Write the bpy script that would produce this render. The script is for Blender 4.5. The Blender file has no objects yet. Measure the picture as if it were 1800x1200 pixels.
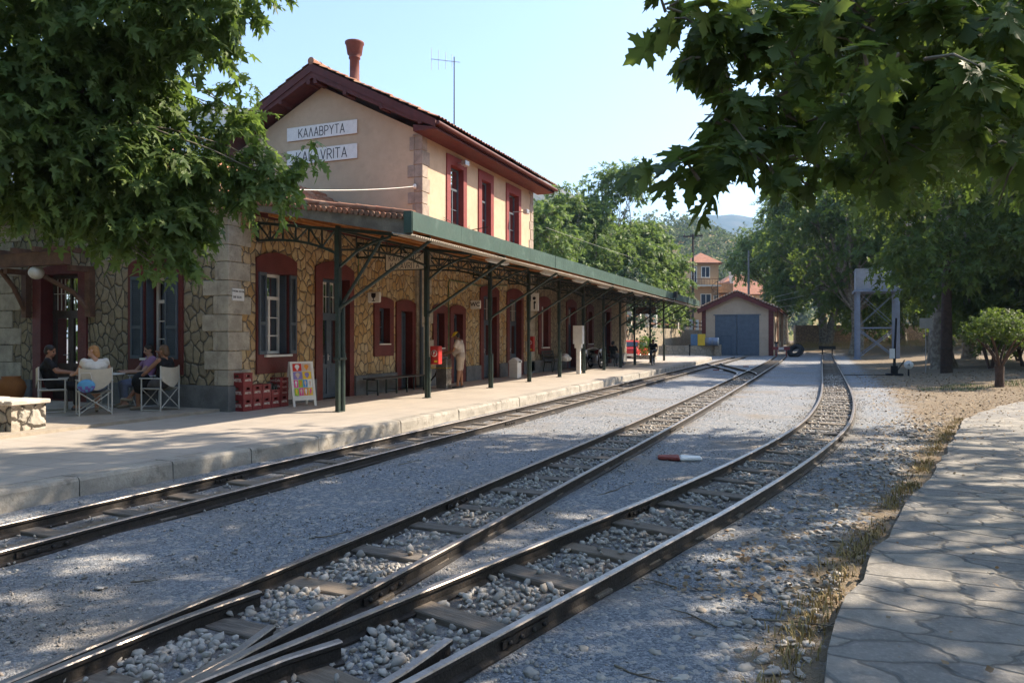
import bpy, bmesh, math, random
import numpy as np
from mathutils import Vector, Matrix

random.seed(7)
RNG = np.random.default_rng(11)
R = math.radians
SC = bpy.context.scene
COL = SC.collection

# ------------------------------------------------------------------ camera
HEAD = 22.505                     # the camera looks this far to the left of the platform direction (+Y)
cam_d = bpy.data.cameras.new("camera")
cam = bpy.data.objects.new("camera", cam_d)
COL.objects.link(cam)
cam.location = (0, 0, 1.75)
cam.rotation_euler = (R(90), 0, R(HEAD))
cam_d.sensor_width = 36
cam_d.lens = 1284 / 1800 * 36
cam_d.shift_y = -8 / 1800
cam_d.clip_end = 20000
SC.camera = cam

# ------------------------------------------------------------------ light
SUN_AZ, SUN_EL = 48.6, 40.0       # azimuth from +Y towards +X
world = bpy.data.worlds.new("World")
SC.world = world
world.use_nodes = True
wn = world.node_tree.nodes
sky = wn.new("ShaderNodeTexSky")
sky.sky_type = 'NISHITA'
sky.sun_disc = False
sky.sun_elevation = R(SUN_EL)
sky.sun_rotation = R(SUN_AZ)
sky.air_density = 1.0
sky.dust_density = 1.2
sky.ozone_density = 0.8
wn["Background"].inputs["Strength"].default_value = 0.108
world.node_tree.links.new(sky.outputs[0], wn["Background"].inputs[0])
sun_d = bpy.data.lights.new("sun", 'SUN')
sun_d.energy = 4.0
sun_d.angle = R(0.53)
sun_d.color = (1.0, 0.86, 0.68)
sun = bpy.data.objects.new("sun", sun_d)
COL.objects.link(sun)
sdir = Vector((math.sin(R(SUN_AZ)) * math.cos(R(SUN_EL)), math.cos(R(SUN_AZ)) * math.cos(R(SUN_EL)), math.sin(R(SUN_EL))))
sun.rotation_euler = sdir.to_track_quat('Z', 'Y').to_euler()
sun.location = (20, 20, 40)
vs = SC.view_settings
vs.view_transform = 'Standard'
vs.look = 'None'
vs.exposure = 1.72
vs.gamma = 1
SC.cycles.max_bounces = 8
SC.cycles.diffuse_bounces = 4
SC.cycles.transparent_max_bounces = 12
SC.cycles.volume_bounces = 0
SC.cycles.caustics_reflective = False
SC.cycles.caustics_refractive = False

# ------------------------------------------------------------------ helpers
CT, ST = math.cos(R(HEAD)), math.sin(R(HEAD))
def pt(x, y, Z):
    """photograph position + real distance ahead of the camera -> point in the yard"""
    X = (x - 900) * Z / 1284
    return Vector((X * CT - Z * ST, X * ST + Z * CT, 1.75 + (592 - y) / 1284 * Z))
def fr(X, Z, z):
    """metres right of / ahead of the camera -> point in the yard"""
    return Vector((X * CT - Z * ST, X * ST + Z * CT, z))

def tag(o, label=None, cat=None, group=None, kind=None):
    if label: o["label"] = label
    if cat: o["category"] = cat
    if group: o["group"] = group
    if kind: o["kind"] = kind
    return o
def empty(name, label, cat, loc=(0, 0, 0), rz=0.0, group=None):
    o = bpy.data.objects.new(name, None)
    o.empty_display_size = .1
    COL.objects.link(o)
    o.location = loc
    o.rotation_euler = (0, 0, rz)
    return tag(o, label, cat, group)
def wloc(o):
    v = Vector((0, 0, 0))
    while o is not None:
        v += o.location
        o = o.parent
    return v
KIDS = {}
def link(o, parent=None):
    COL.objects.link(o)
    if parent is not None:
        o.parent = parent
        KIDS.setdefault(parent.name, []).append(o)
    return o
def copy_tree(o, parent=None):
    c = o.copy()
    link(c, parent)
    for ch in list(KIDS.get(o.name, [])):
        copy_tree(ch, c)
    return c
def clone(o, label, loc, rz=None):
    c = copy_tree(o)
    c["label"] = label
    c.location = loc
    if rz is not None: c.rotation_euler = (0, 0, rz)
    return c

def mesh_np(name, V, F, mats, parent=None, smooth=False, uv=None, mi=None, attrs=None, local=True, Fn=None):
    """V (n,3); F (m,k) array of equal-sized faces"""
    V = np.asarray(V, dtype=np.float32).reshape(-1, 3)
    F = np.asarray(F, dtype=np.int32)
    me = bpy.data.meshes.new(name)
    m, k = F.shape
    me.vertices.add(len(V)); me.vertices.foreach_set("co", V.ravel())
    me.loops.add(m * k); me.loops.foreach_set("vertex_index", F.ravel())
    me.polygons.add(m)
    me.polygons.foreach_set("loop_start", np.arange(0, m * k, k, dtype=np.int32))
    me.polygons.foreach_set("loop_total", np.full(m, k, dtype=np.int32))
    if smooth: me.polygons.foreach_set("use_smooth", np.ones(m, dtype=bool))
    if mi is not None: me.polygons.foreach_set("material_index", np.asarray(mi, dtype=np.int32))
    if attrs:
        for an, av in attrs.items():
            a = me.attributes.new(an, 'FLOAT', 'POINT')
            a.data.foreach_set("value", np.asarray(av, dtype=np.float32))
    me.update(calc_edges=True)
    for mt in (mats if isinstance(mats, (list, tuple)) else [mats]): me.materials.append(mt)
    o = bpy.data.objects.new(name, me)
    link(o, parent)
    return o

class MB:
    """collects faces; build() links them as ONE mesh object"""
    def __init__(s, T=None):
        s.V = []; s.F = []; s.M = []; s.S = []; s.T = T
    def add(s, vs, fs, m=0, smooth=False):
        n = len(s.V)
        if s.T is None:
            s.V += [tuple(v) for v in vs]
            s.F += [tuple(n + i for i in f) for f in fs]
        else:
            s.V += [tuple(s.T(*v)) for v in vs]
            s.F += [tuple(n + i for i in reversed(f)) for f in fs]
        s.M += [m] * len(fs); s.S += [smooth] * len(fs)
        return s
    def box(s, x0, x1, y0, y1, z0, z1, m=0):
        vs = [(x, y, z) for z in (z0, z1) for y in (y0, y1) for x in (x0, x1)]
        return s.add(vs, [(0, 2, 3, 1), (4, 5, 7, 6), (0, 1, 5, 4), (1, 3, 7, 5), (3, 2, 6, 7), (2, 0, 4, 6)], m)
    def cbox(s, c, d, m=0):
        return s.box(c[0] - d[0] / 2, c[0] + d[0] / 2, c[1] - d[1] / 2, c[1] + d[1] / 2, c[2] - d[2] / 2, c[2] + d[2] / 2, m)
    def poly(s, pts, m=0):
        return s.add(pts, [tuple(range(len(pts)))], m)
    def prism(s, pts, ext, m=0):
        n = len(pts); e = Vector(ext)
        vs = [Vector(p) for p in pts] + [Vector(p) + e for p in pts]
        fs = [tuple(range(n - 1, -1, -1)), tuple(range(n, 2 * n))] + [(i, (i + 1) % n, n + (i + 1) % n, n + i) for i in range(n)]
        return s.add(vs, fs, m)
    def bar(s, p, q, w, h=None, m=0, up=(0, 0, 1)):
        p, q = Vector(p), Vector(q); h = h or w
        d = (q - p).normalized(); u = Vector(up)
        if abs(d.dot(u)) > .98: u = Vector((1, 0, 0))
        a = d.cross(u).normalized() * w / 2; b = a.cross(d).normalized() * h / 2
        vs = [p - a - b, p + a - b, p + a + b, p - a + b, q - a - b, q + a - b, q + a + b, q - a + b]
        return s.add(vs, [(3, 2, 1, 0), (4, 5, 6, 7), (0, 1, 5, 4), (1, 2, 6, 5), (2, 3, 7, 6), (3, 0, 4, 7)], m)
    def tube(s, pts, r, n=8, m=0, caps=True, smooth=True):
        pts = [Vector(p) for p in pts]; k = len(pts)
        rs = r if isinstance(r, (list, tuple)) else [r] * k
        vs = []; prev = None
        for i, p in enumerate(pts):
            d = (pts[min(i + 1, k - 1)] - pts[max(i - 1, 0)]).normalized()
            if prev is None:
                u = Vector((0, 0, 1)) if abs(d.z) < .9 else Vector((1, 0, 0))
                a = d.cross(u).normalized()
            else:
                a = (prev - d * prev.dot(d)).normalized()
            prev = a; b = d.cross(a)
            for j in range(n):
                t = 2 * math.pi * j / n
                vs.append(p + (a * math.cos(t) + b * math.sin(t)) * rs[i])
        fs = []
        for i in range(k - 1):
            for j in range(n):
                fs.append((i * n + j, i * n + (j + 1) % n, (i + 1) * n + (j + 1) % n, (i + 1) * n + j))
        s.add(vs, fs, m, smooth)
        if caps: s.add(vs[:n], [tuple(range(n - 1, -1, -1))], m); s.add(vs[-n:], [tuple(range(n))], m)
        return s
    def lathe(s, prof, c=(0, 0, 0), n=16, m=0, smooth=True, ax='z'):
        vs = []; c = Vector(c)
        for r_, z in prof:
            for j in range(n):
                t = 2 * math.pi * j / n
                a, b = r_ * math.cos(t), r_ * math.sin(t)
                vs.append(c + Vector({'z': (a, b, z), 'x': (z, a, b), 'y': (b, z, a)}[ax]))
        fs = []
        for i in range(len(prof) - 1):
            for j in range(n):
                fs.append((i * n + j, i * n + (j + 1) % n, (i + 1) * n + (j + 1) % n, (i + 1) * n + j))
        fs.append(tuple(range(n - 1, -1, -1)))
        fs.append(tuple(range((len(prof) - 1) * n, len(prof) * n)))
        return s.add(vs, fs, m, smooth)
    def torus(s, c, R_, r, ax='x', n=28, k=8, m=0):
        vs = []; c = Vector(c)
        for i in range(n):
            t = 2 * math.pi * i / n
            for j in range(k):
                u = 2 * math.pi * j / k
                a = (R_ + r * math.cos(u)) * math.cos(t); b = (R_ + r * math.cos(u)) * math.sin(t); d = r * math.sin(u)
                vs.append(c + Vector({'x': (d, a, b), 'y': (b, d, a), 'z': (a, b, d)}[ax]))
        fs = [(i * k + j, ((i + 1) % n) * k + j, ((i + 1) % n) * k + (j + 1) % k, i * k + (j + 1) % k) for i in range(n) for j in range(k)]
        return s.add(vs, fs, m, True)
    def ell(s, c, rad, nu=14, nv=9, m=0):
        vs = []; c = Vector(c)
        for i in range(nv + 1):
            t = math.pi * i / nv
            for j in range(nu):
                u = 2 * math.pi * j / nu
                vs.append(c + Vector((rad[0] * math.sin(t) * math.cos(u), rad[1] * math.sin(t) * math.sin(u), -rad[2] * math.cos(t))))
        fs = [(i * nu + j, i * nu + (j + 1) % nu, (i + 1) * nu + (j + 1) % nu, (i + 1) * nu + j) for i in range(nv) for j in range(nu)]
        return s.add(vs, fs, m, True)
    def sheet(s, f, us, vs_, m=0, smooth=False):
        """grid of points f(u, v)"""
        P = [f(u, v) for v in vs_ for u in us]; n = len(us)
        fs = [(j * n + i, j * n + i + 1, (j + 1) * n + i + 1, (j + 1) * n + i) for j in range(len(vs_) - 1) for i in range(n - 1)]
        return s.add(P, fs, m, smooth)
    def holed(s, a0, a1, z0, z1, holes, f, m=0):
        """rectangle a0..a1 x z0..z1 with rectangular holes, f(a, z) -> point"""
        A = sorted({a0, a1} | {min(max(h[i], a0), a1) for h in holes for i in (0, 1)})
        Z = sorted({z0, z1} | {min(max(h[i], z0), z1) for h in holes for i in (2, 3)})
        for i in range(len(A) - 1):
            for j in range(len(Z) - 1):
                ca, cz = (A[i] + A[i + 1]) / 2, (Z[j] + Z[j + 1]) / 2
                if any(h[0] < ca < h[1] and h[2] < cz < h[3] for h in holes): continue
                s.poly([f(A[i], Z[j]), f(A[i + 1], Z[j]), f(A[i + 1], Z[j + 1]), f(A[i], Z[j + 1])], m)
        return s
    def build(s, name, mats, parent=None, bevel=0.0, uvs=True, weld=False):
        off = wloc(parent) if parent is not None else Vector((0, 0, 0))
        me = bpy.data.meshes.new(name)
        V = np.array(s.V, dtype=np.float64).reshape(-1, 3)
        me.from_pydata([tuple(v) for v in (V - np.array(off))], [], s.F)
        for mt in (mats if isinstance(mats, (list, tuple)) else [mats]): me.materials.append(mt)
        me.polygons.foreach_set("material_index", s.M)
        me.polygons.foreach_set("use_smooth", s.S)
        if uvs:
            ul = me.uv_layers.new(name="metres")
            uvd = np.zeros(len(me.loops) * 2, dtype=np.float32)
            for p in me.polygons:
                n = p.normal; ax = max(range(3), key=lambda i: abs(n[i]))
                ia, ib = ((1, 2), (0, 2), (0, 1))[ax]
                for li in p.loop_indices:
                    v = V[me.loops[li].vertex_index]
                    uvd[2 * li] = v[ia] + (7.3 if ax == 1 else 0); uvd[2 * li + 1] = v[ib]
            ul.data.foreach_set("uv", uvd)
        me.update()
        if bevel or weld:
            bm = bmesh.new(); bm.from_mesh(me)
            if weld: bmesh.ops.remove_doubles(bm, verts=bm.verts, dist=1e-4)
            if bevel: bmesh.ops.bevel(bm, geom=[e for e in bm.edges if len(e.link_faces) == 2 and e.calc_face_angle(0) > .6], offset=bevel, segments=1, affect='EDGES', profile=.5)
            bm.to_mesh(me); bm.free()
        o = bpy.data.objects.new(name, me)
        return link(o, parent)

def spline(P, step):
    """points along a Catmull-Rom curve through P, about `step` apart"""
    P = [Vector(p) for p in P]; out = []
    for i in range(len(P) - 1):
        p0, p1, p2, p3 = P[max(i - 1, 0)], P[i], P[i + 1], P[min(i + 2, len(P) - 1)]
        L = (p2 - p1).length
        # tangents scaled for uneven spacing
        m1 = (p2 - p0) / max((p2 - p0).length, 1e-6) * L; m2 = (p3 - p1) / max((p3 - p1).length, 1e-6) * L
        n = max(1, int(L / step))
        for k in range(n):
            t = k / n
            out.append(p1 * (2 * t**3 - 3 * t**2 + 1) + m1 * (t**3 - 2 * t**2 + t) + p2 * (-2 * t**3 + 3 * t**2) + m2 * (t**3 - t**2))
    out.append(P[-1])
    return out

# ------------------------------------------------------------------ materials
def new_mat(name):
    m = bpy.data.materials.new(name); m.use_nodes = True
    nt = m.node_tree
    return m, nt, nt.nodes["Principled BSDF"]
def N(nt, typ, **kw):
    n = nt.nodes.new(typ)
    for k, v in kw.items():
        if k.startswith("i_"):
            key = k[2:].replace("_", " ")
            n.inputs[key].default_value = v
        else: setattr(n, k, v)
    return n
def rgba(c): return (c[0], c[1], c[2], 1)
def ramp(nt, stops, interp='LINEAR'):
    r = nt.nodes.new("ShaderNodeValToRGB"); r.color_ramp.interpolation = interp
    e = r.color_ramp.elements
    while len(e) > 1: e.remove(e[-1])
    e[0].position = stops[0][0]; e[0].color = rgba(stops[0][1])
    for p, c in stops[1:]:
        x = e.new(p); x.color = rgba(c)
    return r
def mixc(nt, fac, a, b, blend='MIX'):
    n = nt.nodes.new("ShaderNodeMix"); n.data_type = 'RGBA'; n.blend_type = blend
    for i, s in ((0, fac), (6, a), (7, b)):
        if hasattr(s, "is_linked"): nt.links.new(s, n.inputs[i])
        else: n.inputs[i].default_value = s if i == 0 else rgba(s)
    return n.outputs[2]
def math_(nt, op, a, b=None, clamp=False):
    n = nt.nodes.new("ShaderNodeMath"); n.operation = op; n.use_clamp = clamp
    for i, s in ((0, a), (1, b)):
        if s is None: continue
        if hasattr(s, "is_linked"): nt.links.new(s, n.inputs[i])
        else: n.inputs[i].default_value = s
    return n.outputs[0]
def maprange(nt, v, a, b, c=0., d=1.):
    n = nt.nodes.new("ShaderNodeMapRange"); n.interpolation_type = 'SMOOTHSTEP'
    nt.links.new(v, n.inputs[0])
    for i, x in ((1, a), (2, b), (3, c), (4, d)): n.inputs[i].default_value = x
    return n.outputs[0]
def bump(nt, h, strength, dist, p):
    b = N(nt, "ShaderNodeBump", i_Strength=strength, i_Distance=dist)
    nt.links.new(h, b.inputs["Height"]); nt.links.new(b.outputs[0], p.inputs["Normal"])
def coords(nt, kind="Object"):
    return nt.nodes.new("ShaderNodeTexCoord").outputs[kind]
def noise(nt, vec, scale, detail=5., rough=.55):
    n = N(nt, "ShaderNodeTexNoise", i_Scale=scale, i_Detail=detail, i_Roughness=rough)
    nt.links.new(vec, n.inputs["Vector"])
    return n.outputs["Fac"]
def M(name, col, rough=.6, var=.18, scale=3., bmp=0., bscale=40., metal=0., dirt=None, dirt_amt=.5, spec=.4, coat=0.):
    m, nt, p = new_mat(name)
    v = coords(nt)
    f = maprange(nt, noise(nt, v, scale), .3, .7)
    g = noise(nt, v, scale * 9, 4)
    lo = [c * (1 - var) for c in col]; hi = [min(c * (1 + var), .95) for c in col]
    c = mixc(nt, f, lo, hi)
    c = mixc(nt, maprange(nt, g, .35, .75, 0, .35), c, [x * (1 - var) for x in lo])
    if dirt:
        c = mixc(nt, maprange(nt, noise(nt, v, scale * 2.3, 8, .65), .52, .68, 0, dirt_amt), c, dirt)
    nt.links.new(c, p.inputs["Base Color"])
    nt.links.new(maprange(nt, g, .2, .8, max(rough - .1, .02), min(rough + .12, 1)), p.inputs["Roughness"])
    p.inputs["Metallic"].default_value = metal
    p.inputs["Specular IOR Level"].default_value = spec
    if bmp: bump(nt, noise(nt, v, bscale, 4), bmp, .01, p)
    return m
def stone_mat(name, scale, palette, mortar, w, warp=.1, bmp=.6, rough=.85, seed=0., dist=.02, aspect=1.0):
    m, nt, p = new_mat(name)
    uv = coords(nt, "UV")
    mp = N(nt, "ShaderNodeMapping"); mp.inputs["Location"].default_value = (seed, seed * .7, 0); mp.inputs["Scale"].default_value = (1, aspect, 1)
    nt.links.new(uv, mp.inputs[0])
    nn = N(nt, "ShaderNodeTexNoise", i_Scale=scale * .9, i_Detail=3.); nt.links.new(mp.outputs[0], nn.inputs["Vector"])
    sub = N(nt, "ShaderNodeVectorMath", operation='SUBTRACT'); nt.links.new(nn.outputs["Color"], sub.inputs[0]); sub.inputs[1].default_value = (.5, .5, .5)
    sc = N(nt, "ShaderNodeVectorMath", operation='SCALE'); nt.links.new(sub.outputs[0], sc.inputs[0]); sc.inputs["Scale"].default_value = warp
    ad = N(nt, "ShaderNodeVectorMath", operation='ADD'); nt.links.new(mp.outputs[0], ad.inputs[0]); nt.links.new(sc.outputs[0], ad.inputs[1])
    ve = N(nt, "ShaderNodeTexVoronoi", voronoi_dimensions='2D', feature='DISTANCE_TO_EDGE', i_Scale=scale, i_Randomness=.9)
    vc = N(nt, "ShaderNodeTexVoronoi", voronoi_dimensions='2D', feature='F1', i_Scale=scale, i_Randomness=.9)
    for q in (ve, vc): nt.links.new(ad.outputs[0], q.inputs["Vector"])
    sep = N(nt, "ShaderNodeSeparateColor"); nt.links.new(vc.outputs["Color"], sep.inputs[0])
    k = len(palette)
    rp = ramp(nt, [((i + .5) / k, c) for i, c in enumerate(palette)])
    nt.links.new(sep.outputs[0], rp.inputs[0])
    v = coords(nt)
    n1 = noise(nt, v, 7., 6, .6); n2 = noise(nt, v, 38., 5, .65)
    c = mixc(nt, maprange(nt, n1, .35, .7, 0, .5), rp.outputs[0], [x * .55 for x in palette[0]])
    c = mixc(nt, maprange(nt, n2, .45, .75, 0, .4), c, [min(x * 1.5, .8) for x in palette[1]])
    e = maprange(nt, ve.outputs["Distance"], w * .55, w * 1.25)
    c = mixc(nt, e, mortar, c)
    nt.links.new(c, p.inputs["Base Color"])
    p.inputs["Roughness"].default_value = rough
    p.inputs["Specular IOR Level"].default_value = .25
    h = math_(nt, 'ADD', math_(nt, 'MULTIPLY', maprange(nt, ve.outputs["Distance"], w * .4, w * 3.2), 1.), math_(nt, 'MULTIPLY', n2, .35))
    bump(nt, h, bmp, dist, p)
    return m

m_stone = stone_mat("rubble_stone", 5.4, [(.42, .26, .11), (.50, .35, .17), (.58, .46, .27), (.46, .30, .13), (.54, .43, .29), (.38, .27, .14), (.52, .43, .27)], (.13, .112, .09), .055, .16, .8, dist=.04, aspect=.72)
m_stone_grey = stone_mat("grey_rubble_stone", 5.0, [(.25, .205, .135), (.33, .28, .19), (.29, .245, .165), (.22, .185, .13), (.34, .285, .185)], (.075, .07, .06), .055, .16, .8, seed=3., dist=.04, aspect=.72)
m_flag = stone_mat("flagstones", 2.1, [(.23, .22, .205), (.29, .27, .24), (.25, .235, .21), (.21, .205, .20), (.33, .305, .265)], (.145, .137, .125), .026, .42, .8, seed=9., dist=.02, aspect=1.7)
m_farstone = stone_mat("retaining_stone", 2.2, [(.34, .28, .205), (.40, .34, .26), (.29, .24, .17), (.38, .31, .22)], (.22, .19, .15), .05, .15, .7, seed=5.)
m_lowstone = stone_mat("white_rubble_stone", 4.6, [(.40, .365, .31), (.46, .42, .36), (.35, .31, .25), (.44, .38, .31)], (.07, .06, .05), .07, .2, 1., seed=1.3, dist=.04)
m_ashlar = M("cut_limestone", (.40, .355, .28), .85, .22, 4, .5, 30, dirt=(.16, .14, .11), dirt_amt=.45)
m_quoin_up = M("upper_quoin_stone", (.32, .265, .215), .85, .22, 4, .5, 30, dirt=(.25, .22, .19), dirt_amt=.5)
m_joint = M("quoin_mortar", (.09, .08, .07), .95, .2)
m_plaster = M("apricot_plaster", (.50, .385, .265), .9, .08, .7, .25, 160, dirt=(.40, .31, .215), dirt_amt=.45)
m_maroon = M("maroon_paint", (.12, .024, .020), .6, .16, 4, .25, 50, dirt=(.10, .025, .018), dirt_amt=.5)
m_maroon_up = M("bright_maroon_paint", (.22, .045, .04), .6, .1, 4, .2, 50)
m_eave = M("maroon_eave_boards", (.085, .018, .014), .65, .2, 5, .2, 40)
m_cement = M("grey_plinth_cement", (.15, .155, .155), .9, .2, 3, .3, 50, dirt=(.1, .095, .09), dirt_amt=.6)
m_tile = None
m_shutter = M("blue_grey_shutter_paint", (.075, .095, .115), .55, .12, 5)
m_door = M("blue_grey_door_paint", (.06, .085, .11), .5, .15, 5)
m_white = M("white_gloss_paint", (.72, .70, .64), .45, .06, 6)
m_whitesign = M("white_sign_paint", (.74, .73, .70), .5, .05, 5, dirt=(.5, .48, .44), dirt_amt=.3)
m_letter = M("black_lettering", (.012, .012, .014), .5, .05)
m_green = M("dark_green_ironwork", (.018, .034, .028), .45, .3, 8, .15, 60, dirt=(.05, .075, .062), dirt_amt=.35, spec=.5)
m_fascia = M("green_fascia_metal", (.05, .09, .075), .5, .10, 1.4, .08, 20, dirt=(.12, .17, .15), dirt_amt=.35)
m_wood = M("orange_stained_boards", (.60, .27, .05), .5, .25, 3, .3, 30)
m_beam = M("weathered_beam", (.17, .15, .12), .8, .3, 4, .4, 40)
m_brownwood = M("brown_timber", (.14, .07, .04), .7, .3, 4, .4, 40)
m_platform = None
m_kerb = M("concrete_kerb", (.35, .32, .275), .9, .2, 2.5, .7, 35, dirt=(.15, .13, .105), dirt_amt=.65)
m_steel = M("polished_rail_top", (.38, .34, .31), .36, .15, 9, metal=.75, dirt=(.2, .13, .09), dirt_amt=.5)
m_rail = M("rusty_rail_side", (.028, .023, .020), .6, .3, 9, .5, 60, dirt=(.085, .055, .037), dirt_amt=.4)
m_sleeper = None
m_metal = M("galvanised_steel", (.45, .46, .47), .4, .15, 6, metal=.7)
m_black = M("black_plastic", (.015, .015, .017), .45, .1)
m_glass_dark = None
m_orange = M("orange_plastic", (.55, .17, .03), .5, .1)
m_red = M("red_paint", (.42, .03, .025), .45, .1, 6)
m_crate = M("dark_red_crate_plastic", (.21, .022, .024), .5, .12, 7, dirt=(.12, .02, .02), dirt_amt=.4)
m_yellow = M("yellow_paint", (.65, .45, .03), .5, .1)
m_bluep = M("blue_paint", (.08, .17, .30), .5, .1)
m_tankblue = M("grey_blue_steel_paint", (.19, .24, .33), .5, .1, 3, dirt=(.2, .15, .12), dirt_amt=.3)
m_shed = M("cream_render", (.48, .375, .28), .9, .06, 1, .2, 90, dirt=(.3, .24, .18), dirt_amt=.3)
m_sheddoor = M("slate_blue_door", (.10, .13, .17), .65, .12, 3, dirt=(.06, .085, .11), dirt_amt=.4)
m_rubber = M("black_rubber", (.02, .02, .021), .8, .2, 8)
m_polewood = M("tarred_pole_wood", (.05, .032, .024), .85, .3, 6, .6, 40)
m_terracotta = M("terracotta_pot", (.38, .15, .07), .8, .15)
m_canvas = M("cream_canvas", (.52, .47, .38), .9, .08, 6, .2, 120)
m_grass = M("dry_grass", (.34, .26, .11), .8, .3, 20)
m_greengrass = M("green_grass", (.10, .17, .04), .8, .3, 20)

def glass_mat():
    m, nt, p = new_mat("window_glass")
    out = nt.nodes["Material Output"]
    tr = N(nt, "ShaderNodeBsdfTransparent"); tr.inputs[0].default_value = (.75, .8, .8, 1)
    gl = N(nt, "ShaderNodeBsdfGlossy"); gl.inputs["Roughness"].default_value = .02
    fz = N(nt, "ShaderNodeFresnel", i_IOR=1.55)
    mx = N(nt, "ShaderNodeMixShader")
    nt.links.new(math_(nt, 'ADD', fz.outputs[0], .04), mx.inputs[0])
    nt.links.new(tr.outputs[0], mx.inputs[1]); nt.links.new(gl.outputs[0], mx.inputs[2])
    nt.links.new(mx.outputs[0], out.inputs["Surface"])
    return m
m_glass = glass_mat()

def tile_mat():
    m, nt, p = new_mat("clay_roof_tiles")
    v = coords(nt)
    vo = N(nt, "ShaderNodeTexVoronoi", i_Scale=4.2); nt.links.new(v, vo.inputs["Vector"])
    sp = N(nt, "ShaderNodeSeparateColor"); nt.links.new(vo.outputs["Color"], sp.inputs[0])
    rp = ramp(nt, [(0, (.27, .10, .055)), (.35, (.36, .17, .10)), (.7, (.31, .135, .075)), (1, (.42, .26, .17))])
    nt.links.new(sp.outputs[0], rp.inputs[0])
    c = mixc(nt, maprange(nt, noise(nt, v, 2.2, 8, .7), .48, .66, 0, .75), rp.outputs[0], (.085, .07, .055))
    nt.links.new(c, p.inputs["Base Color"]); p.inputs["Roughness"].default_value = .9
    bump(nt, noise(nt, v, 50), .4, .01, p)
    return m
m_tile = tile_mat()
m_redtile = M("red_house_tiles", (.36, .165, .105), .9, .15, 2)

def platform_mat():
    m, nt, p = new_mat("pale_paving_slabs")
    v = coords(nt)
    br = N(nt, "ShaderNodeTexBrick", offset=.0, i_Scale=1.0)
    br.inputs["Brick Width"].default_value = .45; br.inputs["Row Height"].default_value = .45
    br.inputs["Mortar Size"].default_value = .006; br.inputs["Mortar Smooth"].default_value = .3
    br.inputs["Color1"].default_value = (.42, .37, .315, 1); br.inputs["Color2"].default_value = (.38, .34, .295, 1); br.inputs["Mortar"].default_value = (.22, .195, .17, 1)
    nt.links.new(v, br.inputs["Vector"])
    c = mixc(nt, maprange(nt, noise(nt, v, .9, 8, .6), .45, .7, 0, .45), br.outputs[0], (.28, .25, .215))
    c = mixc(nt, maprange(nt, noise(nt, v, 7, 6, .7), .58, .72, 0, .4), c, (.2, .175, .15))
    nt.links.new(c, p.inputs["Base Color"]); p.inputs["Roughness"].default_value = .75
    bump(nt, math_(nt, 'SUBTRACT', math_(nt, 'MULTIPLY', noise(nt, v, 60), .4), br.outputs["Fac"]), .25, .006, p)
    return m
m_platform = platform_mat()

def sleeper_mat():
    m, nt, p = new_mat("weathered_sleeper_wood")
    v = coords(nt)
    mp = N(nt, "ShaderNodeMapping"); mp.inputs["Scale"].default_value = (1.2, 16, 8); nt.links.new(v, mp.inputs[0])
    oi = N(nt, "ShaderNodeObjectInfo")
    n1 = noise(nt, mp.outputs[0], 4, 6, .7)
    c = mixc(nt, maprange(nt, n1, .3, .7), (.075, .062, .052), (.21, .18, .15))
    c = mixc(nt, maprange(nt, oi.outputs["Random"], 0, 1, 0, .45), c, (.26, .20, .14))
    nt.links.new(c, p.inputs["Base Color"]); p.inputs["Roughness"].default_value = .9
    bump(nt, n1, .7, .012, p)
    return m
m_sleeper = sleeper_mat()

def ground_mat():
    m, nt, p = new_mat("yard_ground")
    v = coords(nt)
    vo = N(nt, "ShaderNodeTexVoronoi", i_Scale=75.); nt.links.new(v, vo.inputs["Vector"])
    v2 = N(nt, "ShaderNodeTexVoronoi", i_Scale=26.); nt.links.new(v, v2.inputs["Vector"])
    s1 = N(nt, "ShaderNodeSeparateColor"); nt.links.new(vo.outputs["Color"], s1.inputs[0])
    s2 = N(nt, "ShaderNodeSeparateColor"); nt.links.new(v2.outputs["Color"], s2.inputs[0])
    g = ramp(nt, [(0, (.105, .118, .136)), (.4, (.185, .204, .230)), (.8, (.265, .281, .305)), (1, (.36, .368, .378))]); nt.links.new(s1.outputs[0], g.inputs[0])
    big = mixc(nt, maprange(nt, s2.outputs[1], .80, .86), g.outputs[0], (.36, .345, .325))
    lg = noise(nt, v, .55, 7, .6)
    grav = mixc(nt, maprange(nt, lg, .45, .72, 0, .75), big, (.235, .20, .16))
    # dry soil with leaf crumbs
    d = ramp(nt, [(0, (.11, .085, .06)), (.5, (.205, .16, .11)), (1, (.31, .25, .175))])
    nt.links.new(noise(nt, v, 26, 6, .7), d.inputs[0])
    at = N(nt, "ShaderNodeAttribute", attribute_name="dirt")
    nz = noise(nt, v, 1.6, 8, .65); nz2 = noise(nt, v, 12, 6, .7)
    fac = maprange(nt, math_(nt, 'ADD', at.outputs["Fac"], math_(nt, 'ADD', math_(nt, 'MULTIPLY', math_(nt, 'SUBTRACT', nz, .5), .9), math_(nt, 'MULTIPLY', math_(nt, 'SUBTRACT', nz2, .5), .7))), .38, .62)
    bd = N(nt, "ShaderNodeAttribute", attribute_name="bed")
    bf = math_(nt, 'MULTIPLY', bd.outputs["Fac"], maprange(nt, noise(nt, v, 2.4, 7, .65), .35, .65, .15, .8))
    grav = mixc(nt, bf, grav, (.13, .105, .085))
    c = mixc(nt, fac, grav, d.outputs[0])
    nt.links.new(c, p.inputs["Base Color"]); p.inputs["Roughness"].default_value = .95
    p.inputs["Specular IOR Level"].default_value = .2
    h = math_(nt, 'ADD', math_(nt, 'MULTIPLY', vo.outputs["Distance"], -.6), math_(nt, 'MULTIPLY', v2.outputs["Distance"], -.5))
    bump(nt, h, .9, .014, p)
    return m
m_ground = ground_mat()

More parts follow.
